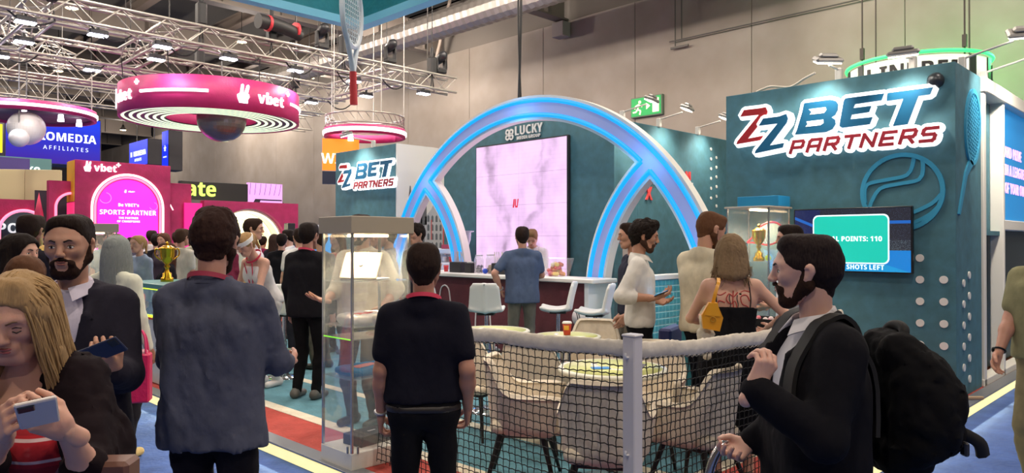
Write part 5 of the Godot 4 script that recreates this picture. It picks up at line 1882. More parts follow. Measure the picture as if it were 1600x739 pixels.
func glass_case(called: String, label: String, pos: Vector3, w: float, dpt: float, h: float, plinth: float, rh := 0.12) -> Node3D:
	var o := thing(called, label, "display case", pos)
	var body := mat("e2dfd2", 0.5)
	part("plinth", MB.new().box(Vector3(w / 2, plinth / 2, -dpt / 2), Vector3(w, plinth, dpt), 0.004).done(), body, o)
	part("roof", MB.new().box(Vector3(w / 2, h - rh / 2, -dpt / 2), Vector3(w + 0.03, rh, dpt + 0.03), 0.004).done(), mat("a49b8a", 0.5), o)
	var gl := glass("eef8f6", 0.05)
	var gh := h - rh - plinth
	part("pane", bx(Vector3(w - 0.01, gh, 0.006)), gl, o, Vector3(w / 2, plinth + gh / 2, -0.005))
	part("pane", bx(Vector3(w - 0.01, gh, 0.006)), gl, o, Vector3(w / 2, plinth + gh / 2, -dpt + 0.005))
	part("pane", bx(Vector3(0.006, gh, dpt - 0.02)), gl, o, Vector3(0.005, plinth + gh / 2, -dpt / 2))
	part("pane", bx(Vector3(0.006, gh, dpt - 0.02)), gl, o, Vector3(w - 0.005, plinth + gh / 2, -dpt / 2))
	for x: float in [0.012, w - 0.012]:
		for z: float in [-0.012, -dpt + 0.012]:
			part("corner_post", bx(Vector3(0.016, gh, 0.016)), mat("b8bcbc", 0.25, 0.8), o, Vector3(x, plinth + gh / 2, z))
	for q: Vector2 in [Vector2(0.35, -0.3), Vector2(0.7, -0.3)]:
		part("lamp", bx(Vector3(0.14, 0.02, 0.07), 0.005), glow("ffe2b0", 9.0), o, Vector3(w * q.x, h - rh - 0.015, -dpt * 0.5))
		var l := SpotLight3D.new()
		l.name = "light"
		l.position = Vector3(w * q.x, h - rh - 0.03, -dpt * 0.5)
		l.rotation.x = -PI / 2
		l.spot_angle = 70
		l.spot_attenuation = 1.0
		l.light_energy = 1.3
		l.light_color = Color("ffe6c0")
		l.light_size = 0.06
		l.shadow_enabled = true
		o.add_child(l)
	for q: Vector2 in [Vector2(0.05, 0.0), Vector2(0.0, -0.05), Vector2(w - 0.05, 0.0)]:
		part("glass_clip", bx(Vector3(0.014, 0.05, 0.014), 0.003), mat("9a9c9c", 0.3, 0.8), o, Vector3(q.x, plinth + 0.02, q.y + 0.003))
	return o


func trophy(label: String, pos: Vector3, k: float) -> void:
	var o := thing("trophy", label, "trophy", pos)
	var gold := mat("d8a52c", 0.22, 0.95)
	var p: Array = []
	for v: Vector2 in [Vector2(0, 0.0), Vector2(0.05, 0.0), Vector2(0.05, 0.03), Vector2(0.035, 0.04), Vector2(0.035, 0.07), Vector2(0.018, 0.08), Vector2(0.014, 0.11), Vector2(0.026, 0.125), Vector2(0.014, 0.14), Vector2(0.04, 0.17), Vector2(0.058, 0.21), Vector2(0.062, 0.27), Vector2(0.066, 0.275), Vector2(0.062, 0.28), Vector2(0.05, 0.285), Vector2(0.03, 0.3), Vector2(0.0, 0.305)]: p.append(v * k)
	part("cup", MB.new().lathe(p, 28).done(), gold, o)
	for s: float in [-1.0, 1.0]:
		part("handle", MB.new().tube(curve([Vector3(0.056 * s, 0.26, 0) * k, Vector3(0.09 * s, 0.27, 0) * k, Vector3(0.095 * s, 0.22, 0) * k, Vector3(0.05 * s, 0.18, 0) * k], 14), 0.006 * k, -1, 8).done(), gold, o)
	part("finial", MB.new().lathe([Vector2(0, 0.3 * k), Vector2(0.012 * k, 0.305 * k), Vector2(0.016 * k, 0.32 * k), Vector2(0, 0.336 * k)], 14).done(), gold, o)


func furniture() -> void:
	# post and net of the stand's corner
	var post := thing("net_post", "square white net post at the corner of the stand", "post", Vector3(2.95, FLOOR, -2.12))
	part("shaft", MB.new().box(Vector3(0, 0.56, 0), Vector3(0.072, 1.12, 0.072), 0.006).done(), mat("d9d6d8", 0.4), post)
	part("cap", MB.new().box(Vector3(0, 1.125, 0), Vector3(0.08, 0.014, 0.08), 0.005).done(), mat("c9c6c8", 0.4), post)
	for y: float in [0.55, 1.02]:
		part("hook", MB.new().tube(curve([Vector3(-0.036, y, 0.0), Vector3(-0.06, y + 0.005, 0), Vector3(-0.058, y + 0.025, 0)], 6), 0.006, -1, 6).done(), mat("e6e6e6", 0.3), post)
		part("hook", MB.new().tube(curve([Vector3(0.036, y, 0.0), Vector3(0.06, y + 0.005, 0), Vector3(0.058, y + 0.025, 0)], 6), 0.006, -1, 6).done(), mat("e6e6e6", 0.3), post)
	net_side("black tennis net with white band running left from the white post", Vector3(2.95, 1.165, -2.17), Vector3(2.95, 1.15, -4.3), 0.015)
	net_side("black tennis net with white band running right from the white post", Vector3(3.0, 1.16, -2.12), Vector3(5.5, 1.16, -2.12), 0.05)
	# tables
	var t1p := ground(957, 4.85)
	var t2p := Vector3(4.75, FLOOR, -5.02)
	table("white round table with ball print between the armchairs behind the net post", t1p, 0.36)
	table("white round table with pale yellow print nearer the bar", t2p, 0.36)
	var leaflet := func(label: String, p: Vector3, s: Vector2, hex: String, turn: float) -> void:
		single("leaflet", bx(Vector3(s.x, 0.003, s.y)), mat(hex, 0.6), label, "leaflet", p, turn)
	leaflet.call("dark grey leaflet lying on the table behind the net post", t1p + Vector3(0.12, 0.7597, 0.1), Vector2(0.2, 0.11), "4a4d58", 0.4)
	leaflet.call("small bright blue leaflet on the table behind the net post", t1p + Vector3(-0.1, 0.7597, -0.02), Vector2(0.08, 0.12), "2f86d0", 0.9)
	leaflet.call("pale leaflet in the middle of the yellow printed table", t2p + Vector3(0.0, 0.7597, 0.02), Vector2(0.16, 0.22), "d0d2c4", 0.2)
	# chairs
	var spots := [
		[ground(945, 4.18), t1p, "beige tub armchair with its back to us close behind the net post"],
		[ground(818, 4.85), ground(1040, 4.75), "beige tub armchair left of the near table, its back at left"],
		[ground(1088, 4.56), ground(930, 5.1), "beige tub armchair right of the near table, opening to the left"],
		[ground(838, 5.75), ground(960, 8.0), "beige tub armchair with its back to us behind the left one"],
		[ground(744, 6.1), ground(900, 7.4), "beige tub armchair at far left beside the man in the polo shirt"],
		[ground(928, 6.95), ground(900, 5.6), "beige tub armchair farthest back, in front of the bar"],
		[ground(1014, 5.42), ground(960, 4.7), "beige tub armchair facing us behind the near table, right of the post"]]
	for i in spots.size():
		var q: Array = spots[i]
		var o := make_chair(q[2], q[0], toward(q[0], q[1]))
		if i == 0: chair0 = o
	# bar
	var bar := thing("bar_counter", "long maroon bar counter with white top under the ball arch", "bar counter", Vector3(7.2, FLOOR, -7.6), F)
	part("body", bx(Vector3(3.36, 1.04, 0.4), 0.004), mottled("6a3038", 0.5, 0.8, "grain", 0.15), bar, Vector3(0.0, 0.54, -0.24))
	part("worktop", MB.new().box(Vector3(0.02, 1.085, -0.2), Vector3(3.7, 0.055, 0.5), 0.01).done(), mat("e3e0da", 0.35), bar)
	part("end_panel", bx(Vector3(0.07, 1.06, 0.46), 0.005), mat("dfe3e6", 0.4), bar, Vector3(1.72, 0.53, -0.23))
	part("end_panel", bx(Vector3(0.07, 1.06, 0.46), 0.005), mat("dfe3e6", 0.4), bar, Vector3(-1.72, 0.53, -0.23))
	var wh := mat("e6dfe0", 0.5)
	for q: Array in [[-0.25, 0.95], [0.55, 0.93], [-1.1, 0.92]]:
		part("racket_outline", MB.new().tube(curve([Vector3(q[0] - 0.16, 0.02, 0.0), Vector3(q[0] - 0.12, q[1] - 0.25, 0.0), Vector3(q[0] - 0.06, q[1] - 0.03, 0.0), Vector3(q[0] + 0.02, q[1], 0), Vector3(q[0] + 0.1, q[1] - 0.05, 0.0), Vector3(q[0] + 0.16, q[1] - 0.35, 0.0), Vector3(q[0] + 0.21, 0.02, 0.0)], 40), 0.011, -1, 6).done(), wh, bar, Vector3(0, 0, -0.035))
	part("ball_disc", MB.new().lathe([Vector2(0, 0), Vector2(0.115, 0), Vector2(0.115, 0.02), Vector2(0, 0.02)], 28, Transform3D(Basis(Vector3.RIGHT, PI / 2), Vector3.ZERO)).done(), wh, bar, Vector3(1.62, 0.62, 0.005))
	for s: float in [-0.018, 0.018]:
		part("ball_seam", MB.new().tube(curve([Vector3(s - 0.05, 0.1, 0), Vector3(s - 0.01, 0.03, 0), Vector3(s + 0.0, -0.04, 0), Vector3(s - 0.03, -0.105, 0)], 10), 0.006, -1, 6).done(), mat("2a2a2c", 0.5), bar, Vector3(1.62, 0.62, 0.026))
	bar_things()
	# stools
	var sl := [[ground(760, 8.75), ground(800, 12.0), "white shell bar stool with its back to us at the middle of the bar"], [ground(872, 8.95), ground(700, 9.1), "white shell bar stool seen from the side right of the man at the bar"], [ground(930, 8.55), ground(760, 8.9), "white shell bar stool at the right end of the bar by the ball disc"], [ground(676, 9.3), ground(760, 10.2), "white shell bar stool half hidden behind the man in the polo shirt"], [ground(444, 8.6), ground(420, 11.0), "white shell bar stool standing left among the visitors at the display case"]]
	for q: Array in sl: make_stool(q[2], q[0], toward(q[0], q[1]))
	# display cases
	var cs := glass_case("display_case", "tall glass display case with grey roof, laptop and folded shirts", Vector3(2.8, FLOOR, -4.36), 0.51, 0.40, 1.76, 0.12)
	part("kick_plate", bx(Vector3(0.49, 0.02, 0.38)), mat("b4b1a4", 0.5), cs, Vector3(0.255, 0.01, -0.2))
	var sh := glass("e4f4f0", 0.12)
	for y: float in [1.30, 0.985, 0.62]: part("shelf", bx(Vector3(0.48, 0.008, 0.37)), sh, cs, Vector3(0.255, y, -0.2))
	part("green_edge", bx(Vector3(0.006, 0.008, 0.37)), glow("8cf030", 0.7), cs, Vector3(0.012, 0.9, -0.2))
	part("shelf", bx(Vector3(0.48, 0.006, 0.37)), sh, cs, Vector3(0.255, 0.9, -0.2))
	var lap := thing("laptop", "open silver laptop seen from behind on the top glass shelf", "laptop", Vector3(3.04, FLOOR + 1.304, -4.56), deg_to_rad(-62))
	part("base", MB.new().box(Vector3(0, 0.008, 0.0), Vector3(0.3, 0.014, 0.21), 0.004).done(), mat("c8c4ba", 0.3, 0.6), lap)
	var lid := part("lid", MB.new().box(Vector3(0, 0.105, 0), Vector3(0.3, 0.21, 0.008), 0.003).done(), mat("e0d4ba", 0.55, 0.0), lap, Vector3(0, 0.014, 0.105), Vector3(-0.5, 0, 0))
	part("emblem", MB.new().lathe([Vector2(0, 0), Vector2(0.018, 0), Vector2(0.018, 0.002), Vector2(0, 0.002)], 16, Transform3D(Basis(Vector3.RIGHT, PI / 2), Vector3.ZERO)).done(), mat("fff6e0", 0.3), lid, Vector3(0, 0.11, 0.0055))
	var fold := func(label: String, hex: String, p: Vector3, sz: Vector3, prt: String) -> void:
		var o := thing("folded_shirt", label, "shirt", p)
		var f := Field.new()
		f.cell = 0.009
		for k in 3: f.cap(Vector3(-sz.x * 0.4 + k * 0.01, sz.y * (0.2 + 0.3 * k), -sz.z * 0.25), Vector3(sz.x * 0.4 - k * 0.01, sz.y * (0.2 + 0.3 * k), -sz.z * 0.25), sz.y * 0.28, sz.y * 0.28, 0.02)
		for k in 6: f.cap(Vector3(-sz.x * 0.42, sz.y * 0.5, -sz.z * 0.4 + k * sz.z * 0.16), Vector3(sz.x * 0.42, sz.y * 0.5, -sz.z * 0.4 + k * sz.z * 0.16), sz.y * 0.5, sz.y * 0.5, 0.03)
		var nz := FastNoiseLite.new()
		nz.frequency = 12.0
		f.noise = nz
		f.amp = 0.008
		soft("cloth", f, cloth(hex), o)
		if prt != "": part("print", bx(Vector3(sz.x * 0.55, 0.004, sz.z * 0.3), 0.001), mat(prt, 0.7), o, Vector3(-0.02, sz.y * 1.02, 0), Vector3(0, 0.3, 0))
	fold.call("folded white shirt with red print on the middle glass shelf", "ece8de", Vector3(3.06, FLOOR + 0.99, -4.56), Vector3(0.36, 0.07, 0.28), "c84a44")
	fold.call("folded teal blue shirt on the lowest glass shelf", "2a7fae", Vector3(3.06, FLOOR + 0.625, -4.56), Vector3(0.4, 0.055, 0.3), "d07a78")
	var bb := thing("gift_box", "flat black gift box with white lettering on the case floor", "box", Vector3(3.07, FLOOR + 0.12, -4.56), 0.12)
	part("carton", bx(Vector3(0.3, 0.075, 0.2), 0.003), mat("202024", 0.5), bb, Vector3(0, 0.038, 0))
	part("lettering", words("case", 0.024, 0.002), mat("d8d8d8", 0.5), bb, Vector3(0.03, 0.0765, 0.0), Vector3(-PI / 2, 0, 0))
	glass_case("display_case", "farther glass display case with grey roof behind the man in the suit", Vector3(2.85, FLOOR, -11.5), 0.62, 0.42, 1.84, 0.9)
	# cabinet on the tower
	var cab := glass_case("display_cabinet", "glass cabinet on the big tower with gold trophy and racket inside", Vector3(7.72, FLOOR, -3.72), 0.54, 0.52, 1.98, 0.7, 0.02)
	part("blue_top", bx(Vector3(0.3, 0.12, 0.5), 0.004), mat("1f86b8", 0.5), cab, Vector3(0.4, 2.045, -0.26))
	part("shelf", bx(Vector3(0.5, 0.008, 0.49)), sh, cab, Vector3(0.27, 1.36, -0.26))
	trophy("gold trophy cup with two handles inside the cabinet on the tower", Vector3(7.9, FLOOR + 1.365, -3.93), 1.25)
	var rk := thing("tennis_racket", "red and black tennis racket leaning in the cabinet behind the trophy", "racket", Vector3(8.05, FLOOR + 1.64, -3.97), F)
	rk.rotation.z = -PI / 2 + 0.36
	var pts: Array = []
	for k in 37: pts.append(Vector3(cos(TAU * k / 36) * 0.125, sin(TAU * k / 36) * 0.165 + 0.1, 0))
	part("frame", MB.new().tube(pts, 0.011, -1, 8).tube(curve([Vector3(-0.07, -0.04, 0), Vector3(-0.02, -0.14, 0), Vector3(0, -0.2, 0)], 8), 0.01, -1, 8).tube(curve([Vector3(0.07, -0.04, 0), Vector3(0.02, -0.14, 0), Vector3(0, -0.2, 0)], 8), 0.01, -1, 8).done(), mat("d23a44", 0.35), rk)
	part("grip", MB.new().tube([Vector3(0, -0.19, 0), Vector3(0, -0.36, 0)], 0.015, 0.017, 8).done(), mat("242426", 0.7), rk)
	var ss := MB.new()
	for k in range(-6, 7):
		var hh := 0.16 * sqrt(1 - (k / 7.0) ** 2)
		ss.tube([Vector3(k * 0.0178, 0.1 - hh, 0), Vector3(k * 0.0178, 0.1 + hh, 0)], 0.0014, -1, 4, false)
		ss.tube([Vector3(-0.122 * sqrt(1 - (k / 7.0) ** 2), 0.1 + k * 0.0235, 0), Vector3(0.122 * sqrt(1 - (k / 7.0) ** 2), 0.1 + k * 0.0235, 0)], 0.0014, -1, 4, false)
	part("strings", ss.done(), mat("e8ead8", 0.5), rk)
	single("tennis_ball", MB.new().lathe(ball_prof(0.034), 20).done(), mat("c4dc3c", 0.9), "yellow green tennis ball beside the trophy in the cabinet", "ball", Vector3(7.86, FLOOR + 1.399, -3.8))
	single("white_card", bx(Vector3(0.22, 0.004, 0.16)), mat("eef0ec", 0.5), "white card tilted on the lower shelf of the tower cabinet", "card", Vector3(7.9, FLOOR + 0.98, -3.92), 0.4).rotation.x = 0.6
	# tiled half wall in the recess
	var hw := thing("tiled_half_wall", "low wall of small light blue tiles with white coping in the recess", "half wall", Vector3(8.1, FLOOR, -5.35))
	part("core", bx(Vector3(1.5, 1.1, 0.1)), mat("a8dce2", 0.6), hw, Vector3(0, 0.55, 0))
	part("coping", bx(Vector3(1.54, 0.06, 0.18), 0.006), mat("e8e8e4", 0.4), hw, Vector3(0, 1.13, 0))
	var tl := MB.new()
	for i in 18:
		for j in 13: tl.box(Vector3(-0.71 + i * 0.0835, 0.06 + j * 0.083, 0.053), Vector3(0.066, 0.066, 0.012), 0.003)
	var tm := part("tiles", tl.done(), mat("4aa3b4", 0.3), hw)
	tm.set_meta("kind", "stuff")
	# teal counter with the black game tray
	var gc := thing("teal_counter", "teal counter with glossy top behind the woman in black", "counter", Vector3(5.85, FLOOR, -3.05))
	part("body", bx(Vector3(0.44, 0.85, 0.95), 0.006), mottled("2f7f8c", 0.5, 0.8, "grain", 0.1), gc, Vector3(0, 0.425, 0))
	part("worktop", bx(Vector3(0.5, 0.035, 1.02), 0.006), mat("2d8796", 0.3), gc, Vector3(0, 0.87, 0))
	var tr := thing("game_tray", "black open tray of white and pink balls on the teal counter", "tray", Vector3(5.75, FLOOR + 0.888, -2.78))
	part("tray", MB.new().box(Vector3(0, 0.006, 0), Vector3(0.26, 0.012, 0.36)).box(Vector3(-0.125, 0.035, 0), Vector3(0.01, 0.07, 0.36)).box(Vector3(0.125, 0.035, 0), Vector3(0.01, 0.07, 0.36)).box(Vector3(0, 0.035, -0.175), Vector3(0.26, 0.07, 0.01)).box(Vector3(0, 0.035, 0.175), Vector3(0.26, 0.07, 0.01)).done(), mat("1a1a1c", 0.5), tr)
	var bm := MB.new().lathe(ball_prof(0.022), 14).done()
	for k in 10: part("ball", bm, mat("e8d8d6" if k % 3 else "e07a86", 0.5), tr, Vector3(-0.08 + (k % 4) * 0.05, 0.04 + 0.015 * (k % 2), -0.12 + (k / 4) * 0.11))
	# storage behind the recess doorway
	var sf := thing("storage_shelf", "dark storage shelf seen through the recess doorway", "shelf", Vector3(8.88, FLOOR, -7.0))
	for y: float in [0.05, 0.5, 0.95, 1.4, 1.8]: part("board", bx(Vector3(0.5, 0.03, 0.5)), mat("26262a", 0.7), sf, Vector3(0, y, 0))
	part("back", bx(Vector3(0.5, 1.85, 0.03)), mat("1c1c20", 0.8), sf, Vector3(0, 0.92, -0.26))
	for q: Array in [[0.6, "b02a30", "red carton on the dark storage shelf beside the arch"], [1.04, "3a3a40", "dark carton on the storage shelf above the red one"]]:
		single("carton", bx(Vector3(0.26, 0.2, 0.3), 0.005), mat(q[1], 0.6), q[2], "carton", Vector3(8.86, FLOOR + q[0] + 0.015, -6.95))
	# game counter at the left edge
	var lc := thing("game_counter", "white counter with a lime lit glass front and teal top at left", "counter", Vector3(2.98, FLOOR, -8.6))
	part("body", bx(Vector3(0.5, 0.7, 1.5), 0.006), mat("c8cac8", 0.45), lc, Vector3(0.25, 0.36, 0))
	part("red_line", bx(Vector3(0.01, 0.02, 1.5)), mat("c0303a", 0.5), lc, Vector3(-0.004, 0.72, 0))
	part("plinth", bx(Vector3(0.46, 0.06, 1.46)), mat("8a6a54", 0.6), lc, Vector3(0.27, 0.005, 0))
	part("panel_gap", bx(Vector3(0.004, 0.68, 0.012)), mat("6a2a28", 0.6), lc, Vector3(-0.002, 0.37, 0.35))
	part("glow_back", bx(Vector3(0.02, 0.32, 1.4)), glow("b8f848", 1.0), lc, Vector3(0.3, 0.9, 0))
	part("lime_frame", MB.new().box(Vector3(0.01, 0.9, 0.735), Vector3(0.03, 0.34, 0.03)).box(Vector3(0.01, 0.9, -0.735), Vector3(0.03, 0.34, 0.03)).box(Vector3(0.01, 0.745, 0), Vector3(0.03, 0.02, 1.5)).box(Vector3(0.01, 1.055, 0), Vector3(0.03, 0.02, 1.5)).done(), glow("d8ff30", 1.3), lc)
	part("front_glass", bx(Vector3(0.006, 0.3, 1.44)), glass("dffaf0", 0.12), lc, Vector3(0.0, 0.9, 0))
	part("worktop", MB.new().box(Vector3(0.24, 1.09, 0), Vector3(0.56, 0.06, 1.56), 0.008).done(), mat("4f8a88", 0.4), lc)
	part("front_letters", words("22", 0.16, 0.01), glow("ff6a5a", 0.9), lc, Vector3(-0.008, 0.9, -0.45), Vector3(0, F, 0))
	part("front_disc", MB.new().lathe([Vector2(0, 0), Vector2(0.11, 0), Vector2(0.11, 0.01), Vector2(0, 0.01)], 24, Transform3D(Basis(Vector3.FORWARD, PI / 2), Vector3.ZERO)).done(), glow("9aeee0", 0.9), lc, Vector3(0.02, 0.9, 0.05))
	var gl2 := AreaLight3D.new()
	gl2.name = "counter_light"
	gl2.area_size = Vector2(1.4, 0.3)
	gl2.light_color = Color("c8ff5c")
	gl2.light_energy = 1.0
	gl2.position = Vector3(-0.05, 0.9, 0)
	gl2.rotation.y = PI / 2
	gl2.area_range = 15
	gl2.shadow_enabled = true
	lc.add_child(gl2)
	trophy("gold trophy with lid on the lime lit counter at left", Vector3(3.2, FLOOR + 1.12, -8.85), 1.4)
	var bt := thing("gift_box", "flat black box on the lime lit counter in front of the trophy", "box", Vector3(3.3, FLOOR + 1.12, -8.05), 0.1)
	part("carton", bx(Vector3(0.24, 0.05, 0.3), 0.004), mat("1c1c20", 0.5), bt, Vector3(0, 0.025, 0))
	single("glass_tumbler", MB.new().lathe([Vector2(0, 0), Vector2(0.04, 0), Vector2(0.045, 0.16), Vector2(0.041, 0.16), Vector2(0.037, 0.01), Vector2(0, 0.01)], 18).done(), glass("cfe4ee", 0.25), "clear glass tumbler on the lime lit counter behind the black box", "glass", Vector3(3.45, FLOOR + 1.12, -8.3))
	# blue cool bag under the white shirt man
	single("document_case", bx(Vector3(0.5, 0.34, 0.12), 0.02), mat("23275a", 0.6), "dark blue case standing on the floor behind the net by the recess", "case", ground(1050, 6.9) + Vector3(0, 0.62, 0), 0.3)
	var red_cup := thing("paper_cup", "red paper cup with yellow print and white lid on the chair row table", "cup", ground(886, 6.5) + Vector3(0, 0.76, 0))
	part("cup", MB.new().lathe([Vector2(0, 0), Vector2(0.03, 0), Vector2(0.041, 0.1), Vector2(0, 0.1)], 18).done(), mat("c8402c", 0.6), red_cup)
	part("lid", MB.new().lathe([Vector2(0, 0.1), Vector2(0.044, 0.1), Vector2(0.044, 0.108), Vector2(0.036, 0.118), Vector2(0, 0.118)], 18).done(), mat("f0eee8", 0.4), red_cup)
	part("print", MB.new().lathe([Vector2(0.0362, 0.045), Vector2(0.0405, 0.085), Vector2(0.041, 0.085), Vector2(0.0367, 0.045)], 8, Transform3D(Basis(), Vector3.ZERO), 2.0, 3.2).done(), mat("e8b030", 0.6), red_cup)
	table("small white table holding the red paper cup by the far armchair", ground(886, 6.5), 0.3)


func ball_prof(r: float) -> Array:
	var a: Array = []
	for k in 13: a.append(Vector2(maxf(0.0, cos(-PI / 2 + PI * k / 12)) * r, sin(-PI / 2 + PI * k / 12) * r))
	return a


func bar_things() -> void:
	var y := FLOOR + 1.1125
	var at2 := func(px: float, back: float) -> Vector3:   # a place on the counter along its length
		var x := 7.42 + back
		var r := (px - 800.0) / 1150.0
		return Vector3(x, y, -x * (1.0 - r) / (1.0 + r))
	var blk := mat("26272b", 0.6)
	var holder := func(label: String, px: float, back: float, w: float, straw: String) -> void:
		var o := thing("straw_holder", label, "holder", at2.call(px, back), F)
		part("box", MB.new().box(Vector3(0, 0.08, 0), Vector3(w, 0.16, 0.14), 0.006).done(), blk, o)
		for k in 16:
			var p := Vector3(-w * 0.4 + w * 0.8 * (k % 8) / 7.0, 0.15, -0.02 + 0.04 * (k / 8))
			part("straw", MB.new().tube([p, p + Vector3(rng.randf_range(-0.03, 0.03), 0.17, rng.randf_range(-0.02, 0.02))], 0.004, -1, 5).done(), mat(straw, 0.7), o)
	holder.call("black box of pale straws at the left part of the bar", 716, 0.0, 0.26, "cfc4b0")
	holder.call("black box of pale paper sticks right of the cookie jar", 784, 0.0, 0.3, "d8d4cc")
	var b := thing("napkin_box", "small black napkin box between straws and jars on the bar", "box", at2.call(735, 0.0), F)
	part("box", bx(Vector3(0.14, 0.15, 0.12), 0.006), blk, b, Vector3(0, 0.075, 0))
	part("napkins", bx(Vector3(0.07, 0.02, 0.07), 0.004), mat("d8d6d0", 0.7), b, Vector3(0, 0.16, 0))
	var jar := func(label: String, px: float, fill: String, r: float, h: float) -> void:
		var o := thing("glass_jar", label, "jar", at2.call(px, 0.02), 0.0)
		part("glass", MB.new().lathe([Vector2(0, 0), Vector2(r, 0), Vector2(r, h * 0.8), Vector2(r * 0.75, h), Vector2(r * 0.7, h), Vector2(r * 0.92, h * 0.78), Vector2(r * 0.92, 0.008), Vector2(0, 0.008)], 20).done(), glass("f4fafa", 0.12), o)
		for k in 12: part("filling", MB.new().lathe(ball_prof(r * 0.3), 8).done(), mat(fill, 0.8), o, Vector3(cos(k * 2.4) * r * 0.5, r * 0.34 + (k / 4) * r * 0.5, sin(k * 2.4) * r * 0.5))
		part("lid", MB.new().lathe([Vector2(0, h), Vector2(r * 0.8, h), Vector2(r * 0.8, h + 0.014), Vector2(0, h + 0.014)], 18).done(), mat("c8ccd0", 0.3, 0.5), o)
	jar.call("tall jar of dark berries on the bar", 749, "3a2a58", 0.075, 0.26)
	jar.call("glass jar of brown biscuits on the bar", 767, "a88a5c", 0.08, 0.27)
	single("blue_knob", MB.new().lathe(ball_prof(0.04), 14).done(), mat("2c50c8", 0.4), "small blue ball knob resting between the two jars on the bar", "knob", at2.call(758, -0.08) + Vector3(0, 0.04, 0))
	# coffee machine
	var m := thing("coffee_machine", "white and red coffee machine with group heads behind the bar's left end", "coffee machine", Vector3(8.2, FLOOR, -9.75), F)
	part("stand", bx(Vector3(0.75, 1.0, 0.36), 0.01), mat("d8d4d2", 0.5), m, Vector3(0, 0.5, 0))
	part("body", MB.new().box(Vector3(0, 1.12, 0), Vector3(0.66, 0.22, 0.34), 0.02).box(Vector3(0, 1.42, -0.03), Vector3(0.7, 0.1, 0.32), 0.02).box(Vector3(0, 1.28, -0.12), Vector3(0.6, 0.22, 0.1)).done(), mat("e6e0e0", 0.35), m)
	part("red_panel", bx(Vector3(0.28, 0.07, 0.01), 0.002), mat("d0303c", 0.4), m, Vector3(0.1, 1.5, 0.12))
	for k in 3: part("cup", MB.new().lathe([Vector2(0, 0), Vector2(0.03, 0), Vector2(0.042, 0.09), Vector2(0, 0.09)], 14).done(), mat("d23a40" if k != 1 else "f0ecea", 0.5), m, Vector3(-0.2 + k * 0.17, 1.235, 0.06))
	for k in 3: part("group_head", MB.new().lathe([Vector2(0, 0), Vector2(0.035, 0), Vector2(0.035, 0.05), Vector2(0, 0.05)], 14).done(), mat("c0c0c4", 0.25, 0.8), m, Vector3(-0.2 + k * 0.17, 1.35, 0.06))
	part("hopper", MB.new().lathe([Vector2(0.05, 1.48), Vector2(0.09, 1.62), Vector2(0.1, 1.74), Vector2(0.14, 1.75), Vector2(0.14, 1.765), Vector2(0, 1.77)], 16).done(), glass("c8ccd4", 0.4), m, Vector3(0.42, 0, -0.02))
	single("paper_cup", MB.new().lathe([Vector2(0, 0), Vector2(0.03, 0), Vector2(0.042, 0.1), Vector2(0, 0.1)], 16).done(), mat("c8363c", 0.5), "red paper cup standing alone at the left end of the bar", "cup", at2.call(697, 0.05))
	single("white_tray", bx(Vector3(0.3, 0.012, 0.2), 0.004), mat("e6e6e8", 0.4), "white tray beside the red cup at the left end of the bar", "tray", at2.call(703, 0.26) + Vector3(0, 0.006, 0), 0.0)
	# bowl of fruit and snacks
	var bw := thing("snack_bowl", "clear square bowl of orange and red snacks at the right end of the bar", "bowl", at2.call(868, 0.1), F)
	var bg := MB.new()
	bg.st.set_smooth_group(-1)
	for k in 4:
		var a := Basis(Vector3.UP, k * PI / 2)
		bg.quad(a * Vector3(-0.13, 0.0, 0.13), a * Vector3(-0.18, 0.24, 0.18), a * Vector3(0.18, 0.24, 0.18), a * Vector3(0.13, 0.0, 0.13))
	bg.box(Vector3(0, 0.004, 0), Vector3(0.26, 0.008, 0.26))
	part("bowl", bg.done(), glass("f6fbfb", 0.1), bw)
	var cols := ["d8803c", "c83a40", "e8a84a", "b83058", "e0c060", "c86a4a", "d8d0c0"]
	for k in 22: part("snack_pack", bx(Vector3(0.09, 0.05, 0.06), 0.015), mat(cols[k % 7], 0.5), bw, Vector3(rng.randf_range(-0.09, 0.09), 0.035 + (k / 6) * 0.042, rng.randf_range(-0.09, 0.09)), Vector3(rng.randf_range(-0.5, 0.5), rng.randf() * 3, rng.randf_range(-0.5, 0.5)))
	single("glass_shelf", bx(Vector3(0.4, 0.008, 0.3)), glass("d8e8e8", 0.2), "small clear glass sheet resting over the snack bowl's edge", "glass", at2.call(868, 0.1) + Vector3(0, 0.245, 0), F)


# ---------------------------------------------------------------- people
func fold_noise(freq: float, seed_: int) -> FastNoiseLite:
	var n := FastNoiseLite.new()
	n.seed = seed_
	n.frequency = freq
	n.fractal_octaves = 3
	n.fractal_type = FastNoiseLite.FRACTAL_RIDGED if freq < 12.0 else FastNoiseLite.FRACTAL_FBM
	n.domain_warp_enabled = true
	n.domain_warp_amplitude = 0.08
	n.domain_warp_frequency = 4.0
	return n


func ik(a: Vector3, b: Vector3, l1: float, l2: float, hint: Vector3) -> Array:   # [elbow, reachable end]
	var d := b - a
	var l := clampf(d.length(), absf(l1 - l2) + 0.01, l1 + l2 - 0.004)
	var u := d.normalized()
	var x := (l1 * l1 - l2 * l2 + l * l) / (2.0 * l)
	var y := sqrt(maxf(l1 * l1 - x * x, 0.0))
	var w := (hint - u * hint.dot(u)).normalized()
	return [a + u * x + w * y, a + u * l]


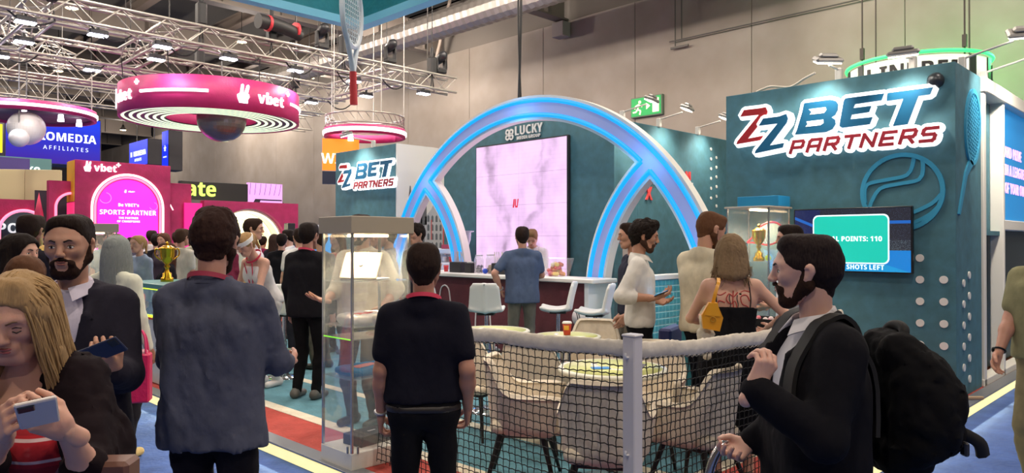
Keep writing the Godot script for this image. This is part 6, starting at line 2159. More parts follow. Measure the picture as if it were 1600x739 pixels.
func add_hand(f: Field, wrist: Vector3, u: Vector3, n: Vector3, left: bool, curl: float, k: float) -> void:
	u = u.normalized()
	n = (n - u * n.dot(u)).normalized()
	var w := u.cross(n) * (-1.0 if left else 1.0)   # towards the thumb
	f.cap(wrist - u * 0.04 * k, wrist + u * 0.02 * k, 0.027 * k, 0.026 * k, 0.012, n, 1.3)
	var reach := [0.09, 0.095, 0.09, 0.08]
	var len_ := [0.073, 0.082, 0.076, 0.06]
	for i in 4:
		var b: Vector3 = wrist + (u * reach[i] + w * (0.034 - i * 0.0215)) * k
		f.cap(wrist + (u * 0.02 + w * (0.017 - 0.011 * i)) * k, b, 0.0155 * k, 0.0115 * k, 0.014, n, 1.15)
		var a := 0.12 + 0.04 * i
		var p := b
		var r := [0.0105, 0.0094, 0.0085, 0.0074]
		var c: float = curl * (1.0 + 0.08 * i)
		var spread := w * (0.06 - 0.04 * i)
		for j in 3:
			a += c * [0.75, 1.0, 0.7][j]
			var d := (u * cos(a) + n * sin(a) + spread * cos(a)).normalized()
			var q: Vector3 = p + d * (len_[i] * [0.46, 0.3, 0.26][j] * k)
			f.cap(p, q, r[j] * k * (0.86 if i == 3 else 1.0), r[j + 1] * k * (0.86 if i == 3 else 1.0), 0.004)
			p = q
	var t0 := wrist + (u * 0.028 + w * 0.022) * k
	var d1 := (u * 0.62 + w * (0.75 - 0.25 * curl) + n * (0.3 + 0.3 * curl)).normalized()
	var t1 := t0 + d1 * 0.046 * k
	var d2 := (u * 0.85 + w * (0.35 - 0.35 * curl) + n * (0.35 + 0.35 * curl)).normalized()
	var t2 := t1 + d2 * 0.036 * k
	var d3 := (u * 0.9 + w * (0.15 - 0.35 * curl) + n * (0.35 + 0.4 * curl)).normalized()
	f.cap(t0, t1, 0.018 * k, 0.0135 * k, 0.014)
	f.cap(t1, t2, 0.0125 * k, 0.0108 * k, 0.004)
	f.cap(t2, t2 + d3 * 0.028 * k, 0.0108 * k, 0.0085 * k, 0.003)


func head_field(cell: float, k: float, fem: bool) -> Field:
	var f := Field.new()
	f.cell = cell
	var v := func(x: float, y: float, z: float) -> Vector3: return Vector3(x, y, z) * k
	var side := Vector3.RIGHT
	var fat := 0.95 if fem else 1.0
	f.cap(v.call(0, 0.036, -0.034), v.call(0, 0.036, 0.016), 0.082 * k, 0.080 * k, 0.02, side, 1.06)
	f.cap(v.call(0, 0.0, 0.026), v.call(0, -0.055, 0.034), 0.063 * k * fat, 0.05 * k * fat, 0.03)
	f.cap(v.call(-0.016, -0.093, 0.058), v.call(0.016, -0.093, 0.058), 0.021 * k, 0.021 * k, 0.028)
	for s: float in [-1.0, 1.0]:
		f.cap(v.call(0.053 * s * fat, -0.045, -0.004), v.call(0.022 * s, -0.09, 0.045), 0.022 * k, 0.022 * k, 0.03)
		f.ball(v.call(0.041 * s, -0.014, 0.062), 0.021 * k, 0.026)                       # cheek
		f.cap(v.call(0.014 * s, 0.026, 0.089), v.call(0.046 * s, 0.024, 0.071), 0.0125 * k, 0.011 * k, 0.018)   # brow ridge
		f.dig(v.call(0.031 * s, 0.004, 0.100), v.call(0.037 * s, 0.003, 0.096), 0.0145 * k, 0.0135 * k, 0.013)
		f.ball(v.call(0.032 * s, 0.003, 0.0735), 0.0142 * k, 0.004)                      # lids over the eyeball
		f.cap(v.call(0.0805 * s, 0.012, -0.012), v.call(0.076 * s, -0.022, -0.004), 0.021 * k, 0.013 * k, 0.006, Vector3(1, 0, -0.45 * s).normalized() if s > 0 else Vector3(1, 0, 0.45).normalized(), 2.6)   # ear
		f.dig(v.call(0.091 * s, 0.006, -0.002), v.call(0.088 * s, -0.008, 0.0), 0.008 * k, 0.006 * k, 0.006)
	f.cap(v.call(0, 0.022, 0.090), v.call(0, -0.026, 0.110), 0.0085 * k, 0.0115 * k, 0.014)   # nose
	for s: float in [-1.0, 1.0]: f.ball(v.call(0.011 * s, -0.030, 0.100), 0.0085 * k, 0.008)
	f.cap(v.call(-0.018, -0.056, 0.083), v.call(0.018, -0.056, 0.083), 0.0105 * k, 0.0105 * k, 0.014)   # mouth mound
	f.cap(v.call(-0.012, -0.068, 0.082), v.call(0.012, -0.068, 0.082), 0.0085 * k, 0.0085 * k, 0.01)
	return f


func face_bits(n: Node3D, t: Transform3D, k: float, o: Dictionary) -> void:
	var v := func(x: float, y: float, z: float) -> Vector3: return Vector3(x, y, z) * k
	var down: float = o.get("lids", 0.0)   # 1: eyes cast down
	var ey := MB.new(t)
	var ir := MB.new(t)
	var br := MB.new(t)
	for s: float in [-1.0, 1.0]:
		if down < 0.7:
			ey.lathe([Vector2(0, -0.0062), Vector2(0.006, -0.0052), Vector2(0.0098, 0.0), Vector2(0.006, 0.0046), Vector2(0, 0.0056)].map(func(p): return p * k), 14, Transform3D(Basis(Vector3(1.25, 0, -0.25 * s), Vector3(0, 0.8, 0), Vector3(0, 0, 0.5)), v.call(0.032 * s, 0.001, 0.0845)))
			ir.lathe([Vector2(0, 0), Vector2(0.0048, 0), Vector2(0.0040, 0.0016), Vector2(0, 0.002)].map(func(p): return p * k), 12, Transform3D(Basis(Vector3.RIGHT, PI / 2 + 0.08), v.call(0.0318 * s, 0.001, 0.0882)))
		else:
			ir.tube([v.call(0.022 * s, -0.005, 0.0875), v.call(0.032 * s, -0.009, 0.0885), v.call(0.043 * s, -0.005, 0.083)], 0.0018 * k, -1, 6)
		ir.tube([v.call(0.021 * s, 0.0035, 0.0865), v.call(0.032 * s, 0.0075, 0.0885), v.call(0.044 * s, 0.003, 0.0825)], 0.0015 * k, -1, 6)
		br.tube([v.call(0.013 * s, 0.0215, 0.1010), v.call(0.03 * s, 0.0275, 0.0962), v.call(0.049 * s, 0.0225, 0.0808)], 0.0052 * k, 0.0028 * k, 6, true, 0.8)
	if down < 0.7: part("eyes", ey.done(), mat("e6e2da", 0.25), n)
	part("irises", ir.done(), mat("241a14", 0.25), n)
	part("eyebrows", br.done(), mat(o.get("brow", "2a1d16"), 0.8), n)
	var lp := MB.new(t)
	lp.tube(curve([v.call(-0.023, -0.0585, 0.0845), v.call(-0.01, -0.0545, 0.0945), v.call(0, -0.056, 0.0955), v.call(0.01, -0.0545, 0.0945), v.call(0.023, -0.0585, 0.0845)], 12), 0.0034 * k, -1, 6)
	lp.tube(curve([v.call(-0.021, -0.0600, 0.0840), v.call(-0.008, -0.0645, 0.0925), v.call(0.008, -0.0645, 0.0925), v.call(0.021, -0.0600, 0.0840)], 12), 0.0042 * k, -1, 6)
	part("lips", lp.done(), mat(o.get("lip", "9a5a50"), 0.45), n)


func hair_field(kind: String, cell: float, k: float, seed_: int) -> Field:
	var f := Field.new()
	f.cell = cell
	var v := func(x: float, y: float, z: float) -> Vector3: return Vector3(x, y, z) * k
	var side := Vector3.RIGHT
	var grow := {"buzz": 0.004, "short": 0.009, "fade": 0.004, "crop": 0.0025, "quiff": 0.012, "curly": 0.014, "long": 0.012, "bob": 0.016, "tied": 0.007, "braids": 0.006}
	var g: float = grow.get(kind, 0.01)
	f.cap(v.call(0, 0.038, -0.036), v.call(0, 0.038, 0.014), (0.082 + g) * k, (0.080 + g) * k, 0.02, side, 1.05)
	f.cap(v.call(0, -0.01, -0.045), v.call(0, -0.055, -0.048), (0.062 + g) * k, (0.044 + g * 0.5) * k, 0.03)
	if kind == "crop":
		for q: float in [-1.0, 1.0]: f.cap(v.call(0.026 * q, 0.086, -0.05), v.call(0.022 * q, 0.090, 0.045), 0.040 * k, 0.034 * k, 0.03, Vector3.UP, 1.2)
	if kind == "fade" or kind == "short":
		f.cap(v.call(-0.028, 0.088, -0.05), v.call(-0.022, 0.094, 0.052), 0.042 * k, 0.036 * k, 0.03, Vector3.UP, 1.15)
		f.cap(v.call(0.028, 0.088, -0.05), v.call(0.022, 0.094, 0.052), 0.042 * k, 0.036 * k, 0.03, Vector3.UP, 1.15)
	if kind == "quiff":
		f.cap(v.call(-0.025, 0.10, -0.02), v.call(-0.015, 0.108, 0.06), 0.045 * k, 0.038 * k, 0.03)
		f.cap(v.call(0.03, 0.10, -0.03), v.call(0.02, 0.105, 0.055), 0.042 * k, 0.035 * k, 0.03)
	if kind == "curly":
		for q: Array in [[-0.03, 0.105, 0.045], [0.03, 0.108, 0.05], [0, 0.12, 0.0], [-0.05, 0.08, 0.0], [0.05, 0.085, 0.0], [0.0, 0.1, -0.06], [0.0, 0.105, 0.075], [-0.055, 0.05, -0.05], [0.055, 0.05, -0.05]]: f.ball(v.call(q[0], q[1], q[2]), 0.036 * k, 0.02)
	# keep the face, ears and neck free
	var hl := 0.115 if kind == "crop" else 0.108 if kind in ["fade", "buzz", "short", "tied"] else 0.103
	f.dig(v.call(0, -0.025, 0.135), v.call(0, -0.1, 0.14), hl * k, hl * k, 0.008)
	if kind in ["buzz", "crop", "short", "fade", "quiff", "curly", "tied"]:
		f.cut(v.call(0, -0.038, 0.0), Vector3(0, -1.0, 0.55).normalized())
		for s: float in [-1.0, 1.0]: f.dig(v.call(0.093 * s, -0.012, -0.008), v.call(0.093 * s, -0.03, 0.01), 0.026 * k, 0.03 * k, 0.006)
	if kind == "tied":
		f.ball(v.call(0, 0.045, -0.125), 0.03 * k, 0.015)
		f.cap(v.call(0, 0.035, -0.14), v.call(0.0, -0.12, -0.15), 0.026 * k, 0.014 * k, 0.01)
	if kind == "bob":
		for s: float in [-1.0, 1.0]:
			f.cap(v.call(0.072 * s, 0.02, -0.03), v.call(0.088 * s, -0.13, -0.02), 0.036 * k, 0.04 * k, 0.03)
			f.cap(v.call(0.05 * s, 0.0, -0.075), v.call(0.06 * s, -0.155, -0.085), 0.045 * k, 0.045 * k, 0.03)
		f.cap(v.call(0, 0.0, -0.09), v.call(0, -0.165, -0.10), 0.05 * k, 0.05 * k, 0.03)
	if kind == "long":
		for s: float in [-1.0, 1.0]:
			f.cap(v.call(0.07 * s, 0.02, -0.03), v.call(0.085 * s, -0.17, -0.03), 0.034 * k, 0.036 * k, 0.03)
			f.cap(v.call(0.045 * s, 0.0, -0.08), v.call(0.055 * s, -0.3, -0.085), 0.042 * k, 0.03 * k, 0.03)
		f.cap(v.call(0, 0.0, -0.09), v.call(0, -0.32, -0.10), 0.045 * k, 0.032 * k, 0.03)
	f.noise = fold_noise(22.0 if kind != "curly" else 34.0, seed_)
	f.nscale = Vector3(1.6, 0.45, 1.6) if kind in ["long", "bob", "tied", "braids"] else Vector3(1, 0.8, 1)
	f.amp = 0.012 * k if kind == "curly" else (0.007 * k if kind in ["long", "bob", "quiff", "braids"] else 0.0035 * k)
	return f


func beard_field(cell: float, k: float) -> Field:
	var f := Field.new()
	f.cell = cell
	var v := func(x: float, y: float, z: float) -> Vector3: return Vector3(x, y, z) * k
	f.cap(v.call(-0.016, -0.098, 0.058), v.call(0.016, -0.098, 0.058), 0.0265 * k, 0.0265 * k, 0.02)
	for s: float in [-1.0, 1.0]:
		f.cap(v.call(0.055 * s, -0.04, -0.004), v.call(0.024 * s, -0.092, 0.046), 0.0250 * k, 0.0262 * k, 0.02)
		f.cap(v.call(0.064 * s, 0.0, 0.006), v.call(0.058 * s, -0.04, 0.0), 0.013 * k, 0.02 * k, 0.02)
		f.cap(v.call(0.004 * s, -0.044, 0.0975), v.call(0.03 * s, -0.062, 0.078), 0.0072 * k, 0.009 * k, 0.01)
		f.cap(v.call(0.03 * s, -0.062, 0.076), v.call(0.026 * s, -0.095, 0.062), 0.0125 * k, 0.016 * k, 0.014)
	f.dig(v.call(-0.02, -0.0595, 0.100), v.call(0.02, -0.0595, 0.100), 0.0088 * k, 0.0088 * k, 0.004)
	for s: float in [-1.0, 1.0]: f.dig(v.call(0.047 * s, -0.012, 0.072), v.call(0.044 * s, -0.03, 0.075), 0.024 * k, 0.02 * k, 0.008)
	f.noise = fold_noise(60.0, 5)
	f.amp = 0.0025 * k
	return f


func queue(called: String, fields: Array, m: Material, parent: Node3D) -> void:
	jobs.append({"fields": fields, "mat": m, "name": called, "parent": parent})


func skin(hex: String) -> StandardMaterial3D:
	var key := "skin" + hex
	if M.has(key): return M[key]
	var m := mat(hex, 0.55, 0, "grain", 9.0, 0.12).duplicate()
	m.subsurf_scatter_enabled = true
	m.subsurf_scatter_strength = 0.12
	M[key] = m
	return m


func person(o: Dictionary) -> Node3D:
	# o.at ground point, o.face: 0 looks at the eye, 90 to the picture's left, 180 away; every key has a default
	var pos: Vector3 = o.at
	var n := thing("person", o.label, "person", pos, deg_to_rad(-45.0 - o.get("face", 180.0)), o.get("group", ""))
	var inv := n.transform.affine_inverse()
	var s: float = o.get("h", 1.75) / 1.75
	var fem: bool = o.get("fem", false)
	var bulk: float = o.get("bulk", 0.94 if fem else 1.0)
	var cell: float = o.get("cell", 0.014)
	var fcell: float = o.get("fcell", 0.007)
	var seed_ := int(absf(pos.x * 37.0 + pos.z * 91.0)) + 3
	var lean: float = o.get("lean", 0.0)
	var piv := Vector3(0, 0.95, 0) * s
	var L := Transform3D(Basis(Vector3.RIGHT, lean) * Basis(Vector3.UP, o.get("twist", 0.0)), Vector3.ZERO)
	var J := func(x: float, y: float, z: float) -> Vector3: return piv + L * (Vector3(x, y, z) * s - piv)
	var top: String = o.get("top", "shirt")
	var tcol: String = o.get("tcol", "888888")
	var sk := skin(o.get("skin", "c79a7e"))
	var sw := (0.155 if fem else 0.178) * bulk
	# joints
	var nk0: Vector3 = J.call(0, 1.44, -0.012)
	var nk1: Vector3 = J.call(0, 1.545, 0.004)
	var hb := Basis(Vector3.UP, o.get("hyaw", 0.0)) * Basis(Vector3.RIGHT, o.get("hpitch", 0.0) + lean * 0.6) * Basis(Vector3.BACK, o.get("hroll", 0.0))
	var hk := s * (0.99 if fem else 1.02)
	var hc: Vector3 = nk1 + hb * (Vector3(0, 0.088, 0.022) * s)
	var HT := Transform3D(hb, hc)
	var skin_f := Field.new()
	skin_f.cell = cell
	skin_f.cap(nk0, nk1 + hb * Vector3(0, 0.03, -0.01) * s, (0.046 if fem else 0.053) * s, (0.046 if fem else 0.055) * s, 0.03)
	for q: float in [-1.0, 1.0]: skin_f.cap(J.call(0.03 * q, 1.44, -0.015), J.call(sw * 0.9 * q, 1.40, -0.015), (0.042 if top in ["tank", "dress"] else 0.028) * s, (0.044 if top in ["tank", "dress"] else 0.028) * s, 0.04)
	skin_f.cap(J.call(0, 1.34, 0), J.call(0, 0.95, 0), 0.075 * s, 0.075 * s, 0.04, Vector3.BACK, 1.2)
	var cl := Field.new()      # shirt, jacket or dress
	cl.cell = cell
	var grow := 0.0
	if top == "jacket": grow = 0.022
	elif top == "shirt": grow = 0.012
	elif top == "tee": grow = 0.006
	elif top in ["tank", "dress"]: grow = 0.009
	var hem: float = o.get("hem", {"jacket": 0.80, "shirt": 0.84, "tee": 0.88, "tank": 0.92, "dress": 0.42}.get(top, 0.86))
	var zf := Vector3.BACK
	var torso := func(f: Field, g: float) -> void:
		if fem:
			f.cap(J.call(-0.075 * bulk, 1.30, 0), J.call(0.075 * bulk, 1.30, 0), (0.098 + g) * s, -1, 0.05, zf, 1.02)
			for q: float in [-1.0, 1.0]: f.ball(J.call(0.07 * q, 1.26, 0.075), (0.058 + g * 0.6) * s, 0.05)
			f.cap(J.call(-0.062 * bulk, 1.20, 0), J.call(0.062 * bulk, 1.20, 0), (0.094 + g) * s, -1, 0.04, zf, 1.03)
			f.cap(J.call(-0.062 * bulk, 1.01, -0.005), J.call(0.062 * bulk, 1.01, -0.005), (0.103 + g) * s, -1, 0.04, zf, 1.03)
			f.cap(J.call(-0.05 * bulk, 1.10, 0), J.call(0.05 * bulk, 1.10, 0), (0.092 + g) * s, -1, 0.05, zf, 1.05)
			f.cap(J.call(-0.075 * bulk, 0.93, -0.01), J.call(0.075 * bulk, 0.93, -0.01), (0.112 + g) * s, -1, 0.05, zf, 1.02)
		else:
			f.cap(J.call(-0.10 * bulk, 1.29, 0), J.call(0.10 * bulk, 1.29, 0), (0.112 + g) * s, -1, 0.05, zf, 1.04)
			f.cap(J.call(-0.096 * bulk, 1.20, 0.003), J.call(0.096 * bulk, 1.20, 0.003), (0.110 + g) * s * (0.5 + 0.5 * bulk), -1, 0.04, zf, 1.03)
			f.cap(J.call(-0.09 * bulk, 1.10, 0.005), J.call(0.09 * bulk, 1.10, 0.005), (0.109 + g) * s * (0.5 + 0.5 * bulk), -1, 0.04, zf, 1.02)
			f.cap(J.call(-0.088 * bulk, 1.01, 0.003), J.call(0.088 * bulk, 1.01, 0.003), (0.110 + g) * s * (0.5 + 0.5 * bulk), -1, 0.04, zf, 1.02)
			f.cap(J.call(-0.085 * bulk, 0.93, 0), J.call(0.085 * bulk, 0.93, 0), (0.110 + g) * s, -1, 0.05, zf, 1.02)
		if o.has("belly"): f.ball(J.call(0, 1.05, 0.06), (0.11 + o.belly) * s, 0.1)
	var flare := func(f: Field, g: float) -> void:
		if hem < 0.9: f.cap(J.call(-0.09 * bulk, 0.88, 0), J.call(0.09 * bulk, 0.88, 0), (0.112 + g) * s, -1, 0.05, zf, 1.02)
		if hem < 0.86: f.cap(J.call(-0.09 * bulk, 0.83, 0), J.call(0.09 * bulk, 0.83, 0), (0.112 + g) * s, -1, 0.04, zf, 1.01)
		if hem < 0.82: f.cap(J.call(-0.09 * bulk, 0.78, 0), J.call(0.09 * bulk, 0.78, 0), (0.112 + g) * s, -1, 0.05, zf, 1.0)
	if top != "none":
		torso.call(cl, grow)
		flare.call(cl, grow)
		if top == "dress":
			cl.cap(J.call(-0.07, 0.85, 0), J.call(-0.075, hem - 0.05, 0), 0.125 * s, 0.135 * s, 0.06)
			cl.cap(J.call(0.07, 0.85, 0), J.call(0.075, hem - 0.05, 0), 0.125 * s, 0.135 * s, 0.06)
		cl.cut(J.call(0, hem, 0), Vector3.DOWN)
		if top in ["tank", "dress"]:
			torso.call(skin_f, -0.004)
			var ct: float = o.get("neck_y", 1.30)
			cl.cut(J.call(0, ct, 0), L.basis * Vector3(0, 1, o.get("neck_tilt", 0.25)).normalized())
		else:
			for q: float in [-1.0, 1.0]: cl.cap(J.call(0.04 * q, 1.458, -0.022), J.call(sw * 0.88 * q, 1.39, -0.012), (0.048 + grow * 0.7) * s, (0.052 + grow) * s, 0.045)
			cl.cap(J.call(0, 1.43, -0.02), J.call(0, 1.48, -0.015), (0.068 + grow * 0.5) * s, (0.06 + grow * 0.4) * s, 0.05)
			var ny: float = o.get("ny", 1.468 if top == "tee" else 1.48)
			cl.cut(J.call(0, ny, 0), L.basis * Vector3(0, 1, 0.38).normalized())
	# arms
	var sl: String = o.get("sleeve", {"jacket": "long", "shirt": "long", "tee": "short", "tank": "none", "dress": "none"}.get(top, "long"))
	var hands := Field.new()
	hands.cell = o.get("hcell", 0.0055)
	for q: float in [1.0, -1.0]:
		var left := q > 0
		var key := "l" if left else "r"
		var sh: Vector3 = J.call(sw * q, 1.395, -0.01)
		var tgt: Vector3 = J.call((sw + 0.055) * q, 0.86, 0.05)
		if o.has(key + "hw"): tgt = inv * (o[key + "hw"] as Vector3)
		elif o.has(key + "h"): tgt = (o[key + "h"] as Vector3) * s
		var hint: Vector3 = o.get(key + "e", Vector3(0.35 * q, -0.25, -1.0))
		var e := ik(sh, tgt, 0.285 * s, 0.255 * s, hint)
		var el: Vector3 = e[0]
		var wr: Vector3 = e[1]
		var ar := 0.9 if fem else 1.0
		var a := (el - sh).normalized()
		var fa := (wr - el).normalized()
		skin_f.cap(sh, el, 0.047 * s * ar, 0.039 * s * ar, 0.04)
		skin_f.cap(el, el.lerp(wr, 0.35), 0.039 * s * ar, 0.041 * s * ar, 0.02)
		skin_f.cap(el.lerp(wr, 0.3), wr, 0.041 * s * ar, 0.026 * s * ar, 0.02)
		if sl == "long":
			cl.cap(sh, el, (0.055 + grow) * s * ar, (0.047 + grow * 0.9) * s * ar, 0.04)
			cl.cap(el, wr - fa * 0.015, (0.049 + grow * 0.9) * s * ar, (0.034 + grow * 0.8) * s * ar, 0.03)
		elif sl == "rolled":
			cl.cap(sh, el, (0.056 + grow) * s * ar, (0.05 + grow) * s * ar, 0.045)
			cl.cap(el, el.lerp(wr, 0.22), (0.05 + grow) * s * ar, (0.049 + grow) * s * ar, 0.02)
			cl.cap(el.lerp(wr, 0.18), el.lerp(wr, 0.3), (0.052 + grow) * s * ar, (0.05 + grow) * s * ar, 0.008)
		elif sl == "short":
			cl.cap(sh, sh.lerp(el, 0.68), (0.056 + grow) * s * ar, (0.056 + grow) * s * ar, 0.045)
		var u: Vector3 = fa
		if o.has(key + "u"): u = inv.basis * (o[key + "u"] as Vector3)
		var pn := Vector3(-q, 0, 0.1)
		if o.has(key + "n"): pn = inv.basis * (o[key + "n"] as Vector3)
		elif absf(fa.y) < 0.6: pn = Vector3(-q * 0.5, 0.7, 0)
		if not o.get("nohands", false): add_hand(hands, wr, u, pn, left, o.get(key + "c", 0.32), s * (0.9 if fem else 1.0))
		n.set_meta("wrist_" + key, n.transform * wr)
		n.set_meta("fore_" + key, fa)
		n.set_meta("elbow_" + key, el)
		n.set_meta("shoulder_" + key, sh)
	# legs
	var tr := Field.new()
	tr.cell = cell * 1.1
	var shoes := Field.new()
	shoes.cell = 0.012
	var tg := 0.006 + o.get("loose", 0.0) as float
	tr.cap(Vector3(-0.075 * bulk, 0.93, 0) * s, Vector3(0.075 * bulk, 0.93, 0) * s, (0.108 + tg) * s, -1, 0.05, zf, 1.03)
	for q: float in [1.0, -1.0]:
		var hip := Vector3(0.088 * q * bulk, 0.89, 0) * s
		var ank: Vector3 = (o.get("lf" if q > 0 else "rf", Vector3(0.11 * q, 0.0, 0.0)) as Vector3) * s + Vector3(0, 0.085, -0.03) * s
		var kn: Array = ik(hip, ank, 0.425 * s, 0.40 * s, Vector3(0.06 * q, 0, 1))
		skin_f.cap(hip, kn[0], 0.06 * s, 0.05 * s, 0.04)
		skin_f.cap(kn[0], kn[1], 0.05 * s, 0.036 * s, 0.03)
		if not o.get("bare_legs", false):
			tr.cap(hip, kn[0], (0.086 + tg) * s * bulk, (0.062 + tg) * s, 0.05)
			tr.cap(kn[0], (kn[0] as Vector3).lerp(kn[1], 0.3), (0.062 + tg) * s, (0.061 + tg) * s, 0.03)
			tr.cap((kn[0] as Vector3).lerp(kn[1], 0.3), (kn[1] as Vector3) - Vector3(0, 0.035, 0), (0.061 + tg) * s, (0.044 + tg) * s, 0.03)
		var y0 := Vector3(ank.x, 0, ank.z)
		shoes.cap(y0 + Vector3(0, 0.042, -0.035) * s, y0 + Vector3(0.015 * q, 0.036, 0.15) * s, 0.044 * s, 0.038 * s, 0.02, Vector3.UP, 1.08)
		shoes.cap(y0 + Vector3(0, 0.06, -0.02) * s, y0 + Vector3(0, 0.09, 0.0) * s, 0.044 * s, 0.04 * s, 0.03)
		shoes.cut(Vector3(0, 0.003, 0), Vector3.DOWN)
	var hd := head_field(fcell, hk, fem)
	hd.move(HT, 0)
	queue("body", [skin_f, hd, hands], sk, n)
	if top != "none":
		cl.noise = fold_noise(4.2 if top != "jacket" else 3.2, seed_)
		cl.nscale = Vector3(1.2, 0.55, 1.2).rotated(Vector3.BACK, 0.0)
		cl.amp = o.get("wrinkle", 0.007 if top == "shirt" else (0.005 if top != "dress" else 0.004))
		queue({"jacket": "jacket", "shirt": "shirt", "tee": "shirt", "tank": "tank_top", "dress": "dress"}[top], [cl], o.get("tmat", cloth(tcol)), n)
	if top == "jacket":   # front left open over a shirt
		var under := Field.new()
		under.cell = cell
		torso.call(under, 0.004)
		under.cap(J.call(-sw * 0.6, 1.41, -0.015), J.call(sw * 0.6, 1.41, -0.015), 0.05 * s, -1, 0.08)
		under.cap(J.call(0, 1.43, -0.02), J.call(0, 1.49, -0.012), 0.074 * s, 0.068 * s, 0.03)
		under.cut(J.call(0, 1.485, 0), L.basis * Vector3(0, 1, 0.55).normalized())
		queue("shirt", [under], cloth(o.get("ucol", "d8d4dc")), n)
		var v0: float = o.get("vee", 1.08)
		cl.dig(J.call(0, 1.48, 0.12), J.call(0, v0 + 0.13, 0.155), 0.098 * s, 0.062 * s, 0.01)
		cl.dig(J.call(0, v0 + 0.13, 0.155), J.call(0, v0, 0.165), 0.062 * s, 0.035 * s, 0.01)
		if v0 < 1.05: cl.dig(J.call(0, v0, 0.165), J.call(0, v0 - 0.3, 0.17), 0.035 * s, 0.05 * s, 0.01)
		for q: float in [-1.0, 1.0]:
			cl.cap(J.call(0.085 * q, 1.47, -0.01), J.call(0.105 * q, 1.36, 0.115), 0.02 * s, 0.02 * s, 0.01, Vector3(0, 0, 1), 1.4)
			cl.cap(J.call(0.105 * q, 1.36, 0.118), J.call(0.03 * q, v0, 0.142), 0.024 * s, 0.014 * s, 0.008, Vector3(0, 0, 1), 1.8)
	if top == "jacket" or (top == "shirt" and o.get("collar", true)):
		var cm := MB.new()
		var out := 0.006 if top == "jacket" else 0.014
		for q: float in [-1.0, 1.0]:
			var up: Array = []
			var lo: Array = []
			for i in 13:
				var t := i / 12.0
				var a := lerpf(-PI / 2, PI / 2 * 0.86, t)
				up.append(J.call(cos(a) * (0.064 + out) * q, 1.505 - 0.035 * t * t, sin(a) * 0.066 - 0.008 + 0.012 * t))
				var dr := lerpf(0.036, 0.05, t * t)
				lo.append(J.call((cos(a) * (0.074 + out) + 0.03 * t * t * t) * q, 1.505 - 0.035 * t * t - dr, sin(a) * 0.078 - 0.008 + 0.034 * t * t))
			cm.sheet(up, lo, 0.004)
		part("collar", cm.done(), cloth(o.get("ucol", tcol) if top == "jacket" else tcol), n)
	if top == "tee" and o.get("polo", false):
		for i in 16:
			var a0 := TAU * i / 16
			var a1 := TAU * (i + 1) / 16
			cl.cap(J.call(cos(a0) * 0.07, 1.475 - 0.03 * sin(a0), sin(a0) * 0.068 - 0.012), J.call(cos(a1) * 0.07, 1.475 - 0.03 * sin(a1), sin(a1) * 0.068 - 0.012), 0.015 * s, 0.015 * s, 0.012)
	if not o.get("bare_legs", false):
		tr.noise = fold_noise(4.5, seed_ + 1)
		tr.amp = 0.008
		queue("trousers", [tr], cloth(o.get("pcol", "2a2a30")), n)
	queue("shoes", [shoes], mat(o.get("scol", "2a2624"), 0.5), n)
	# hair and face
	var hair: String = o.get("hair", "short")
	if hair != "none":
		var hf := hair_field(hair, o.get("haircell", fcell * 1.3), hk, seed_)
		hf.move(HT, 0)
		queue("hair", [hf], cloth(o.get("hcol", "2a1c14"), "strands"), n)
	if o.has("beard"):
		var bf := beard_field(fcell, hk)
		bf.move(HT, 0)
		queue("beard", [bf], cloth(o.beard, "strands"), n)
	if o.get("face_bits", true):
		var fo := o.duplicate()
		if not fo.has("brow"): fo["brow"] = o.get("hcol", "2a1c14")
		face_bits(n, HT, hk, fo)
	if o.has("lanyard"):
		var lb := MB.new()
		var pts: Array = []
		for i in 25:
			var a := TAU * i / 24
			pts.append(J.call(cos(a) * 0.09, 1.475 - 0.035 * sin(a), sin(a) * 0.085 - 0.012))
		lb.ribbon(pts, Vector3(0, 1, 0.2), 0.02, 0.004)
		var fr: float = o.get("lanyard_len", 0.0)
		if fr > 0.0:
			lb.tube([J.call(0.06, 1.44, 0.085), J.call(0.01, 1.44 - fr, 0.15)], 0.006, -1, 6)
			lb.tube([J.call(-0.06, 1.44, 0.085), J.call(-0.01, 1.44 - fr, 0.15)], 0.006, -1, 6)
		part("lanyard", lb.done(), mat(o.lanyard, 0.6), n)
	if o.has("headband"):
		var hbm := MB.new(HT)
		var hp: Array = []
		for i in 33: hp.append(Vector3(cos(TAU * i / 32) * 0.088, 0.052 - 0.014 * sin(TAU * i / 32), sin(TAU * i / 32) * 0.106 - 0.006) * hk)
		hbm.ribbon(hp, Vector3.UP, 0.046, 0.007)
		part("headband", hbm.done(), mat(o.headband, 0.8), n)
	for key: String in ["l", "r"]:
		if not o.has("watch_" + key): continue
		var wp: Vector3 = inv * (n.get_meta("wrist_" + key) as Vector3)
		var wu: Vector3 = n.get_meta("fore_" + key)
		var wx := wu.cross(Vector3.BACK).normalized()
		var wy := wu.cross(wx)
		var ring: Array = []
		for i in 21: ring.append(wp - wu * 0.02 + (wx * cos(TAU * i / 20) + wy * sin(TAU * i / 20)) * 0.031 * s)
		part("wristwatch", MB.new().tube(ring, 0.0065, -1, 6, false).lathe([Vector2(0, 0), Vector2(0.019, 0), Vector2(0.019, 0.01), Vector2(0, 0.01)], 16, Transform3D(Basis(wy, wx, wu), wp - wu * 0.02 + wx * 0.031 * s)).done(), mat(o["watch_" + key], 0.3, 0.6), n)
	if o.has("belt"):
		var bf2 := Field.new()
		bf2.cell = 0.009
		bf2.cap(Vector3(-0.075 * bulk, 0.93, 0) * s, Vector3(0.075 * bulk, 0.93, 0) * s, (0.108 + tg + 0.007) * s, -1, 0.05, zf, 1.03)
		bf2.cut(Vector3(0, 0.945, 0) * s, Vector3.UP)
		bf2.cut(Vector3(0, 0.91, 0) * s, Vector3.DOWN)
		queue("belt", [bf2], mat(o.belt, 0.4), n)
